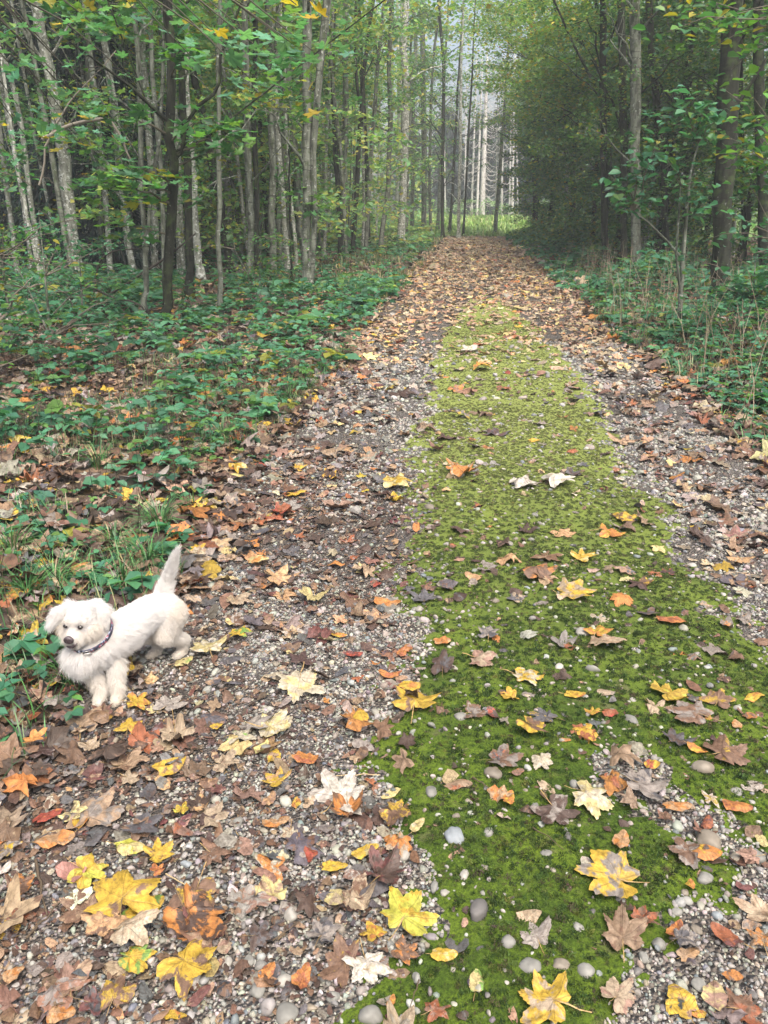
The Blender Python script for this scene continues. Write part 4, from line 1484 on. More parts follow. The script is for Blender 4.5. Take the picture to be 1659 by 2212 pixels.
# far wood closing the view on both sides
def far_wood():
    rng = np.random.default_rng(91)
    n = 42000
    a = rng.uniform(0, 1, n)
    left = rng.uniform(size=n) < 0.72
    y = rng.uniform(55, 88, n)
    x = np.where(left, -3.5 - a * 55, 7 + a * 34)
    z = gz(x, y) + rng.uniform(0, 1, n) ** 1.25 * 17
    clump = wav(x * 1.0, z * 1.6, 0.9, 51) + 0.7 * wav(y, z, 0.8, 52)
    keep = clump > -0.35 - 0.3 * (z < 6)
    P = np.stack([x, y, z], 1)[keep]
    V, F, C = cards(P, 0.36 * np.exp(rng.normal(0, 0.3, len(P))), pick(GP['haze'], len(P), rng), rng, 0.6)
    o = card_obj('far_wood', V, F, C, M_GREEN)
    tag(o, 'hazy green and yellow wood closing the view beyond the trunks', 'wood', None, 'stuff')
    g = Geo()
    for k in range(110):
        yy = rng.uniform(58, 86)
        xx = (-4 - rng.uniform(0, 52)) if rng.uniform() < 0.75 else (8 + rng.uniform(0, 30))
        zz = float(gz(xx, yy))
        l = rng.normal(0, 0.4)
        g.tube([(xx, yy, zz - 0.2), (xx + l * 0.5, yy, zz + 8), (xx + l, yy, zz + 17)], [0.2, 0.15, 0.06], 6)
    o = g.build('far_wood_trunks', BARK['grey'])
    tag(o, 'dim far trunks standing in the hazy wood', 'wood', None, 'stuff')


far_wood()

# --- maple whose leafy branches hang into the top of the picture from the left
ov = empty('maple_tree', (-4.3, 4.6, float(gz(-4.3, 4.6))), 'maple whose large teal leaves hang into the top of the picture', 'tree', LEFT_G)
g = Geo()
g.tube([(-4.3, 4.6, -0.1), (-4.35, 4.62, 2), (-4.3, 4.7, 5), (-4.2, 4.8, 9)], [0.13, 0.11, 0.09, 0.04], 9, 0.05)
g.build('trunk', BARK['grey'], ov)
rm = np.random.default_rng(15)
top_sprays = [(560, 30, 5.0), (600, 75, 4.8), (640, 100, 4.7), (675, 110, 5.0), (590, 130, 5.2), (640, 10, 4.4), (520, 60, 5.6), (480, 90, 6.0), (455, 30, 5.6), (540, 170, 6.4), (500, 130, 6.5), (60, 70, 5.6), (120, 120, 6.2), (30, 150, 6.0), (190, 40, 6.4), (250, 90, 6.8),
              (150, 190, 7.2), (210, 230, 7.6), (120, 240, 7.4), (170, 285, 8.0), (230, 300, 8.2), (60, 300, 7.8), (330, 40, 7.0), (400, 70, 7.0), (430, 140, 7.2), (290, 20, 6.5), (40, 230, 7.2), (300, 190, 8.0), (20, 330, 7.5)]
gb = Geo()
pts, nn_ = [], []
for i, (x, y, d) in enumerate(top_sprays):
    e = at_depth(x, y, d)
    s = np.array([-4.25, 4.7, min(3.1 + 0.12 * i % 1.6, e[2] + 1.2)])
    gb.tube(curve_pts(s, e, 9, 0.10, 0.012, rm), np.linspace(0.02, 0.003, 9), 5, a=(0.10, 0.095, 0.075))
    pts.append(spray_pts([e], 0.27, 0.05, 12 if not 240 < x < 520 else 6, rm))
gb.build('branches', M_TWIG, ov)['kind'] = 'stuff'
pts = np.concatenate(pts)
T = TPL[('maple', False)]
n = len(pts)
V = leaf_cloud(T, pts, rm.uniform(0, 6.28, n), rm.uniform(0.07, 0.115, n), rm.normal(0.5, 0.3, n), rm.uniform(0, 6.28, n), rm.normal(0, 0.3, n), np.full(n, 0.03), rm.normal(0, 0.45, n), rm.uniform(0, 6.28, n), rm, lift=False)
m = V.shape[1]
F = (T['F'][None] + (np.arange(n) * m)[:, None, None]).reshape(-1, 3)
cl = pick([(6, (0.085, 0.23, 0.13)), (4, (0.12, 0.28, 0.15)), (1.2, (0.17, 0.29, 0.09)), (0.5, (0.5, 0.36, 0.04))], n, rm)
card_obj('leaves', V.reshape(-1, 3), F, np.repeat(cl, m, axis=0), M_GREEN, ov)

# --- bush of large teal leaves on the right
def leafy_sapling(label, base, stems, sprays, leafsize, per, pal, seed, name='sapling', group=None, R=0.3):
    rng = np.random.default_rng(seed)
    root = empty(name, base, label, 'bush', group)
    for s in stems:
        g = Geo()
        g.tube(np.array(s[0]), s[1], 6, 0.04)
        g.build('stem', BARK['grey'], root)
    gt = Geo()
    P = []
    allp = np.concatenate([np.array(s[0]) for s in stems])
    for e in sprays:
        e = np.asarray(e, float)
        d = np.linalg.norm(allp - e, axis=1) + 0.8 * np.clip(allp[:, 2] - e[2], 0, 9)
        s = allp[np.argmin(d)]
        c = curve_pts(s, e, 6, 0.06, 0.03, rng)
        gt.tube(c, np.linspace(0.009, 0.002, 6), 4, a=(0.17, 0.15, 0.12))
        k = per
        t = rng.uniform(0.35, 1.1, k)
        q = np.stack([np.interp(t, np.linspace(0, 1, 6), c[:, j]) for j in range(3)], 1) + rng.normal(0, R * 0.35, (k, 3)) * [1, 1, 0.35]
        P.append(q)
    gt.build('twigs', M_TWIG, root)['kind'] = 'stuff'
    P = np.concatenate(P)
    n = len(P)
    V, F = leaf6(P, leafsize * np.exp(rng.normal(0, 0.25, n)), rng.uniform(0, 6.28, n), rng.normal(-0.15, 0.3, n), rng.normal(0, 0.35, n), rng)
    card_obj('leaves', V, F, np.repeat(pick(GP[pal], n, rng), 7, axis=0), M_GREEN, root)
    return root


bb = on_ground(1468, 708)
sy = bb[1]
stem1 = ([bb, dv(1471, 620, sy), dv(1478, 520, sy), dv(1484, 440, sy), dv(1492, 370, sy), dv(1508, 310, sy)], [0.035, 0.03, 0.026, 0.02, 0.014, 0.006])
stem2 = ([dv(1471, 640, sy), dv(1460, 545, sy - .1), dv(1466, 470, sy - .1), dv(1470, 400, sy - .1)], [0.02, 0.017, 0.013, 0.006])
stem3 = ([dv(1474, 560, sy), dv(1440, 520, sy - .2), dv(1400, 480, sy - .4), dv(1368, 455, sy - .5)], [0.018, 0.014, 0.01, 0.005])
leafy_sapling('bush with large teal leaves and several pale stems right of the path', bb, [stem1, stem2, stem3],
              [dv(x, y, sy - 0.3 - 0.2 * (i % 3)) for i, (x, y) in enumerate([(1315, 378), (1350, 352), (1385, 332), (1410, 320), (1360, 395), (1330, 400), (1400, 385), (1420, 425), (1345, 440), (1390, 450), (1440, 345), (1430, 290), (1460, 250), (1500, 240), (1410, 245), (1520, 290), (1460, 190), (1490, 200), (1530, 215), (1380, 300), (1560, 250), (1500, 420), (1540, 400), (1550, 445)])],
              0.115, 15, 'teal', 1201)
for k, (x, y, d, hh, w) in enumerate([(1640, 700, 0, 2.2, 'young maple with pale green leaves at the right picture edge'), (1600, 740, 0, 1.0, 'low leafy shoot beside the thickest trunk')]):
    b = on_ground(x, y)
    sp = [b + np.array([RNG.normal(0, 0.45), RNG.normal(0, 0.4), RNG.uniform(0.4, hh)]) for _ in range(16)]
    leafy_sapling(w, b, [([b, b + [0.05, 0, hh * 0.5], b + [0, 0, hh]], [0.018, 0.012, 0.004])], sp, 0.10, 12, 'teal', 1210 + k)
# upper right leafy boughs
bz = on_ground(1700, 760)
leafy_sapling('tall leafy maple reaching in from the right edge', bz, [([bz, bz + [0, 0, 1.5], bz + [-.05, 0, 3.2], bz + [-.1, .1, 4.6]], [0.05, 0.045, 0.035, 0.015])],
              [dv(x, y, bz[1] + 0.3 * (i % 3 - 1)) for i, (x, y) in enumerate([(1620, 200), (1640, 240), (1600, 260), (1560, 290), (1580, 150), (1620, 100), (1655, 150), (1640, 300), (1600, 320), (1570, 330), (1630, 330), (1550, 60), (1640, 40), (1520, 110), (1650, 380), (1560, 190), (1500, 60), (1470, 30), (1440, 70)])], 0.10, 26, 'fresh', 1230, 'maple_tree', None, 0.5)
# left edge bushes with small fresh leaves
for k, (x, y, hh, w) in enumerate([(30, 760, 2.0, 'tangled green bush at the left edge'), (110, 730, 1.5, 'small fresh-leaved bush under the pale leaning trunk'), (-60, 820, 1.9, 'dark leafy bush beyond the left edge'), (180, 700, 1.1, 'low bush between the pale leaning trunk and the grey forked trunk'), (560, 640, 1.0, 'low sapling before the trunk pairs')]):
    b = on_ground(x, y)
    rr = np.random.default_rng(1240 + k)
    sp = [b + np.array([rr.normal(0, 0.6), rr.normal(0, 0.5), rr.uniform(0.25, hh)]) for _ in range(26)]
    leafy_sapling(w, b, [([b, b + [0.05, 0, hh * 0.5], b + [0.1, 0, hh]], [0.02, 0.012, 0.004]), ([b, b + [-0.2, 0, hh * 0.4], b + [-0.4, 0, hh * 0.8]], [0.015, 0.01, 0.004])], sp, 0.06, 26, 'fresh' if k % 2 == 0 else 'teal', 1250 + k, 'bush')

# ------------------------------------------------------------------ undergrowth
def undergrowth(name, label, X, Y, H, S, pal, seed):
    rng = np.random.default_rng(seed)
    n = len(X)
    S = S * (0.75 + 0.45 * (wav(X, Y, 3.0, 80) > 0.1) + rng.uniform(-0.1, 0.25, len(X)))
    H = H * np.clip(0.9 + 0.7 * wav(X, Y, 1.3, 81), 0.3, 2.2)
    yaw0 = rng.uniform(0, 6.28, n)
    P0 = np.stack([X, Y, gz(X, Y) + H], 1)
    VV, FF, CC = [], [], []
    off = 0
    base = pick(GP[pal], n, rng)
    for j, da in enumerate((0, 1.35, -1.35)):
        s = S * (1.0 if j == 0 else 0.82)
        V, F = leaf6(P0, s, yaw0 + da, rng.normal(-0.08, 0.22, n), rng.normal(0, 0.25, n), rng, 0.37)
        VV.append(V); FF.append(F + off); CC.append(np.repeat(base * rng.uniform(0.85, 1.15, (n, 1)), 7, axis=0))
        off += len(V)
    o = card_obj(name, np.concatenate(VV), np.concatenate(FF), np.concatenate(CC), M_GREEN)
    return tag(o, label, 'undergrowth', None, 'stuff')


def stems(name, label, X, Y, H, cols, r0, seed):
    rng = np.random.default_rng(seed)
    g = Geo()
    for x, y, h in zip(X, Y, H):
        z = float(gz(x, y))
        l = rng.normal(0, 0.22, 2) * h
        c = cols[rng.integers(len(cols))]
        g.tube([(x, y, z - 0.02), (x + l[0] * .4, y + l[1] * .4, z + h * 0.55), (x + l[0], y + l[1], z + h)], [r0, r0 * 0.8, r0 * 0.4], 3, a=c, cap=False)
        if rng.uniform() < 0.5:
            a = rng.normal(0, 0.3, 2) * h
            g.tube([(x + l[0] * .4, y + l[1] * .4, z + h * 0.55), (x + l[0] * .4 + a[0], y + l[1] * .4 + a[1], z + h * 0.85)], [r0 * 0.6, r0 * 0.3], 3, a=c, cap=False)
    o = g.build(name, M_TWIG)
    return tag(o, label, 'undergrowth', None, 'stuff')


ru = np.random.default_rng(23)


def band(side, y0, y1, dens, x0, x1, clump=-0.1, seed=0):
    n = int(dens * (y1 - y0) * (x1 - x0))
    y = ru.uniform(y0, y1, n)
    e = path_edges(y)
    u = ru.uniform(x0, x1, n)
    x = e[0] - u if side < 0 else e[1] + u
    c = wav(x, y, 1.6, 60 + seed) + 0.5 * wav(x, y, 5, 61 + seed)
    k = (c > clump) & (np.abs(x + 0.1 * y) < 0.60 * (y + 0.7) + 0.8)
    return x[k], y[k]


LX, LY = [], []
for a in (band(-1, 4.6, 8.0, 85, 0.05, 4.5, -0.25, 1), band(-1, 8.0, 17, 75, 0.05, 8.0, -0.5, 2), band(-1, 17, 34, 16, 0.2, 14, -0.4, 3), band(-1, 2.6, 5.2, 150, 0.1, 2.8, -0.25, 4), band(-1, 1.4, 2.6, 80, 0.15, 1.2, 0.0, 5)):
    LX.append(a[0]); LY.append(a[1])
x, y = np.concatenate(LX), np.concatenate(LY)
undergrowth('bramble_undergrowth', 'teal-green brambles spreading under the trees left of the path', x, y, ru.uniform(0.03, 0.24, len(x)) * (0.6 + 0.6 * sstep(3.5, 9, y)) + 0.01, np.interp(y, [1, 5, 12, 34], [0.05, 0.075, 0.115, 0.16]) * np.exp(ru.normal(0, 0.22, len(x))), 'bramble', 24)
a = band(-1, 30, 60, 6, 0.3, 20, -0.6, 21)
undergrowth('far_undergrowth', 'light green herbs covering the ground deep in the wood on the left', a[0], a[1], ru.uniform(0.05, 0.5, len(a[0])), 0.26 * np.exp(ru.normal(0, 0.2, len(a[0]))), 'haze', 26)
RX, RY = [], []
for a in (band(1, 4.4, 9, 170, 0.0, 3.6, -0.7, 7), band(1, 9, 20, 105, 0.0, 5.0, -0.8, 8), band(1, 20, 45, 34, 0.0, 4.0, -1.0, 9)):
    RX.append(a[0]); RY.append(a[1])
x, y = np.concatenate(RX), np.concatenate(RY)
e = path_edges(y)[1]
undergrowth('nettle_undergrowth', 'knee-high teal nettles and brambles along the right edge of the path', x, y, ru.uniform(0.02, 1, len(x)) * (0.12 + 0.42 * sstep(0, 1.6, x - e)), np.interp(y, [4, 9, 20, 45], [0.068, 0.095, 0.14, 0.2]) * np.exp(ru.normal(0, 0.22, len(x))), 'bramble', 25)
a = band(-1, 1.2, 9, 26, 0.05, 4.0, -1.2, 11)
stems('dry_stems', 'thin dark stalks standing in the undergrowth left of the path', a[0], a[1], ru.uniform(0.1, 0.45, len(a[0])), [(0.07, 0.05, 0.035), (0.12, 0.09, 0.06), (0.03, 0.03, 0.02)], 0.0022, 31)
a = band(1, 5, 20, 9, 0.1, 4.0, -1.2, 12)
stems('dry_stems', 'pale dry stalks standing in the nettles right of the path', a[0], a[1], ru.uniform(0.3, 0.95, len(a[0])), [(0.30, 0.24, 0.17), (0.2, 0.16, 0.11), (0.4, 0.33, 0.25)], 0.004, 32)


def blades(P, L, yaw, bend, w, cols):
    """arched blades, 4 stations"""
    n = len(P)
    V = []
    for t, ww in ((0, 1.0), (0.4, 1.0), (0.75, 0.7), (1.0, 0.06)):
        out = L * t * np.sin(bend * t)
        up = L * t * np.cos(bend * t)
        c = P + np.stack([np.cos(yaw) * out, np.sin(yaw) * out, up], 1)
        s = np.stack([-np.sin(yaw), np.cos(yaw), np.zeros(n)], 1) * (w * ww)[:, None]
        V += [c - s, c + s]
    V = np.stack(V, 1).reshape(-1, 3)
    f = np.array([(0, 1, 3, 2), (2, 3, 5, 4), (4, 5, 7, 6)])
    F = (f[None] + (np.arange(n) * 8)[:, None, None]).reshape(-1, 4)
    return V, F, np.repeat(cols, 8, axis=0)


GRASS_PAL = [(4, (0.06, 0.17, 0.05)), (3, (0.09, 0.23, 0.06)), (2, (0.04, 0.12, 0.04)), (0.8, (0.3, 0.26, 0.13)), (0.5, (0.16, 0.26, 0.12))]
for k, (x, y, sz, nbl, w) in enumerate([(322, 1225, 0.20, 90, 'directly behind the dog'), (268, 1262, 0.17, 60, 'between the dog head and its tail'), (120, 1270, 0.17, 60, 'above the dog head at the left'), (345, 1140, 0.20, 80, 'uphill from the dog tail'), (250, 1180, 0.16, 45, 'thin, among fallen leaves behind the dog'), (480, 955, 0.20, 70, 'in the row by the track, nearest'),
                                     (455, 985, 0.15, 50, 'small, beside the nearest tuft of the row'), (625, 870, 0.22, 90, 'dense and bright at the track edge'), (665, 850, 0.22, 80, 'bright, overhanging the track edge'), (600, 880, 0.18, 60, 'left of the bright tufts'), (690, 815, 0.18, 60, 'beyond the bright tufts'), (150, 1470, 0.13, 46, 'under the dog chest'), (60, 1290, 0.16, 45, 'at the left picture edge'), (420, 1100, 0.13, 30, 'sparse, amid yellow leaves'), (740, 775, 0.18, 60, 'farthest along the left edge'),
                                     (1470, 820, 0.2, 60, 'at the right edge of the track'), (1440, 790, 0.2, 50, 'beyond the tuft at the right edge'), (215, 1010, 0.2, 40, 'wispy, deep in the leaves'), (30, 1200, 0.18, 40, 'wispy at the left border'), (395, 1030, 0.17, 40, 'wispy above the yellow leaf')]):
    rr = np.random.default_rng(1300 + k)
    b = on_ground(x, y)
    yaw = rr.uniform(0, 6.28, nbl)
    P = b + np.stack([np.cos(yaw), np.sin(yaw), np.zeros(nbl)], 1) * rr.uniform(0, 0.05, nbl)[:, None]
    V, F, C = blades(P, sz * rr.uniform(0.6, 1.25, nbl), yaw + rr.normal(0, 0.3, nbl), rr.uniform(0.35, 1.5, nbl), rr.uniform(0.0022, 0.0042, nbl), pick(GRASS_PAL, nbl, rr))
    root = empty('grass_tuft', b, 'tuft of arching green grass ' + w, 'grass tuft', 'grass tufts along the edges of the path')
    o = mesh_obj('blades', V, F, M_GRASS, root, {'c1': C})
    o['kind'] = 'stuff'
# loose grass
def loose_grass(name, label, X, Y, L, W, pal, seed):
    rr = np.random.default_rng(seed)
    n = len(X)
    P = np.stack([X, Y, gz(X, Y)], 1)
    V, F, C = blades(P, L * rr.uniform(0.5, 1.3, n), rr.uniform(0, 6.28, n), rr.uniform(0.1, 1.3, n), W * rr.uniform(0.7, 1.3, n), pick(pal, n, rr))
    o = mesh_obj(name, V, F, M_GRASS, None, {'c1': C})
    tag(o, label, 'grass', None, 'stuff')


a1 = band(-1, 1.3, 8, 620, 0.02, 3.0, -0.15, 14)
loose_grass('grass', 'thin wild grass among the fallen leaves left of the path', a1[0], a1[1], np.full(len(a1[0]), 0.15), np.full(len(a1[0]), 0.0021), GRASS_PAL + [(2.0, (0.28, 0.24, 0.15))], 41)
a2 = band(1, 4.5, 14, 160, -0.05, 1.6, -0.3, 15)
loose_grass('grass', 'dry and green grass at the right edge of the path', a2[0], a2[1], np.full(len(a2[0]), 0.26), np.full(len(a2[0]), 0.0032), GRASS_PAL + [(6.0, (0.30, 0.25, 0.14)), (2, (0.18, 0.14, 0.08))], 42)
a3 = band(-1, 14, 45, 60, 0.0, 2.6, -0.8, 16)
loose_grass('grass', 'verge of grass and herbs along the far left of the path', a3[0], a3[1], np.full(len(a3[0]), 0.22), np.full(len(a3[0]), 0.011), [(3, (0.09, 0.17, 0.05)), (2, (0.16, 0.2, 0.06)), (2, (0.28, 0.24, 0.1)), (2, (0.06, 0.12, 0.06))], 43)
gx_, gy_ = ru.uniform(-5.5, 8, 9000), ru.uniform(43.5, 74, 9000)
km = (gy_ > 45.2) | (gx_ < -1.2) | (gx_ > 2.2)
loose_grass('meadow_grass', 'sunlit bright green grass of the clearing where the path ends', gx_[km], gy_[km], np.full(km.sum(), 0.34), np.full(km.sum(), 0.04), [(4, (0.21, 0.36, 0.07)), (3, (0.31, 0.44, 0.11)), (1, (0.13, 0.24, 0.06)), (1, (0.36, 0.36, 0.16))], 44)
# pale bushes at the foot of the bare spruces
for k, (x, y, w) in enumerate([(0.2, 68, 'left of the whitest spruce'), (3.2, 69, 'under the whitest spruce'), (6.3, 68, 'under the bright pair'), (-2.8, 66, 'by the last trunks of the verge'), (7.8, 64, 'against the hedge end')]):
    b = np.array([x, y, float(gz(x, y))])
    rr = np.random.default_rng(1400 + k)
    c = b + np.stack([rr.normal(0, 0.8, 30), rr.normal(0, 0.6, 30), rr.uniform(0.1, 1.5, 30)], 1)
    root = empty('bush', b, 'pale silvery green bush of the clearing ' + w, 'bush', 'bushes in the clearing')
    g = Geo()
    for q in range(7):
        g.tube([b - [0, 0, .1], c[q]], [0.02, 0.006], 4, a=(0.2, 0.16, 0.12))
    g.build('stems', M_TWIG, root)['kind'] = 'stuff'
    pts = spray_pts(c, 0.3, 0.08, 26, rr)
    V, F, C = cards(pts, 0.13 * np.exp(rr.normal(0, 0.2, len(pts))), pick([(3, (0.25, 0.38, 0.22)), (2, (0.18, 0.32, 0.12)), (2, (0.34, 0.44, 0.30))], len(pts), rr), rr)
    card_obj('leaves', V, F, C, M_GREEN, root)

# fallen and dead branches in the left wood
STK = [('long dark dead branch slanting up among the left trunks', [(144, 645), (235, 638), (300, 595), (370, 550), (422, 505)], 12.5, 0.03), ('dead branch arching over the litter before the dark trunks', [(200, 640), (214, 565), (245, 540), (330, 535)], 12, 0.018),
       ('crooked dead stick crossing the slanting branch', [(185, 618), (240, 640), (300, 655), (330, 690)], 11, 0.02), ('thin pale dead stem leaning across the broad pale trunk', [(85, 400), (105, 300), (150, 220), (250, 110)], 11, 0.018),
       ('dark arching bough from left to the grey forked trunk', [(92, 300), (130, 275), (200, 258), (245, 262), (262, 300), (285, 350)], 11, 0.03), ('pale dead stick lying at the far left', [(0, 700), (30, 640), (70, 600)], 8, 0.014), ('dead stick lying on the leaves at the left border', [(0, 940), (60, 915), (140, 905)], None, 0.012),
       ('thin grey stick lying flat below the first', [(0, 975), (80, 962), (170, 960)], None, 0.009), ('fine dry twig slanting over the leaf litter', [(250, 1075), (330, 960), (410, 880)], None, 0.004), ('dark thin stick lying on the far track', [(1030, 612), (1075, 607), (1110, 606)], None, 0.012)]
for k, (lab, D, dy, r) in enumerate(STK):
    if dy is None:
        P = np.array([on_ground(*q) + [0, 0, 0.03] for q in D])
    else:
        P = np.array([at_depth(x, y, dy) for x, y in D])
    rr = np.random.default_rng(1500 + k)
    t = np.linspace(0, len(P) - 1, 12)
    Q = np.stack([np.interp(t, np.arange(len(P)), P[:, j]) for j in range(3)], 1)
    Q[1:-1] += rr.normal(0, 0.012, (10, 3))
    b = Q[0].copy()
    root = empty('dead_branch', b, lab, 'branch')
    g = Geo()
    g.tube(Q, np.linspace(r, r * 0.4, 12), 6, 0.1, a=(0.06, 0.052, 0.042) if 'pale' not in lab and 'grey' not in lab else (0.3, 0.27, 0.22))
    g.build('branch_wood', M_TWIG, root)
    g = Geo()
    for q in range(6):
        j = rr.integers(2, 11)
        g.tube(curve_pts(Q[j], Q[j] + rr.normal(0, 0.16 if r > 0.01 else 0.04, 3) + [0, 0, 0.03], 4, 0, 0.03, rr), [r * 0.35, r * 0.3, r * 0.2, r * 0.1], 4, a=(0.07, 0.06, 0.05))
    g.build('twigs', M_TWIG, root)['kind'] = 'stuff'

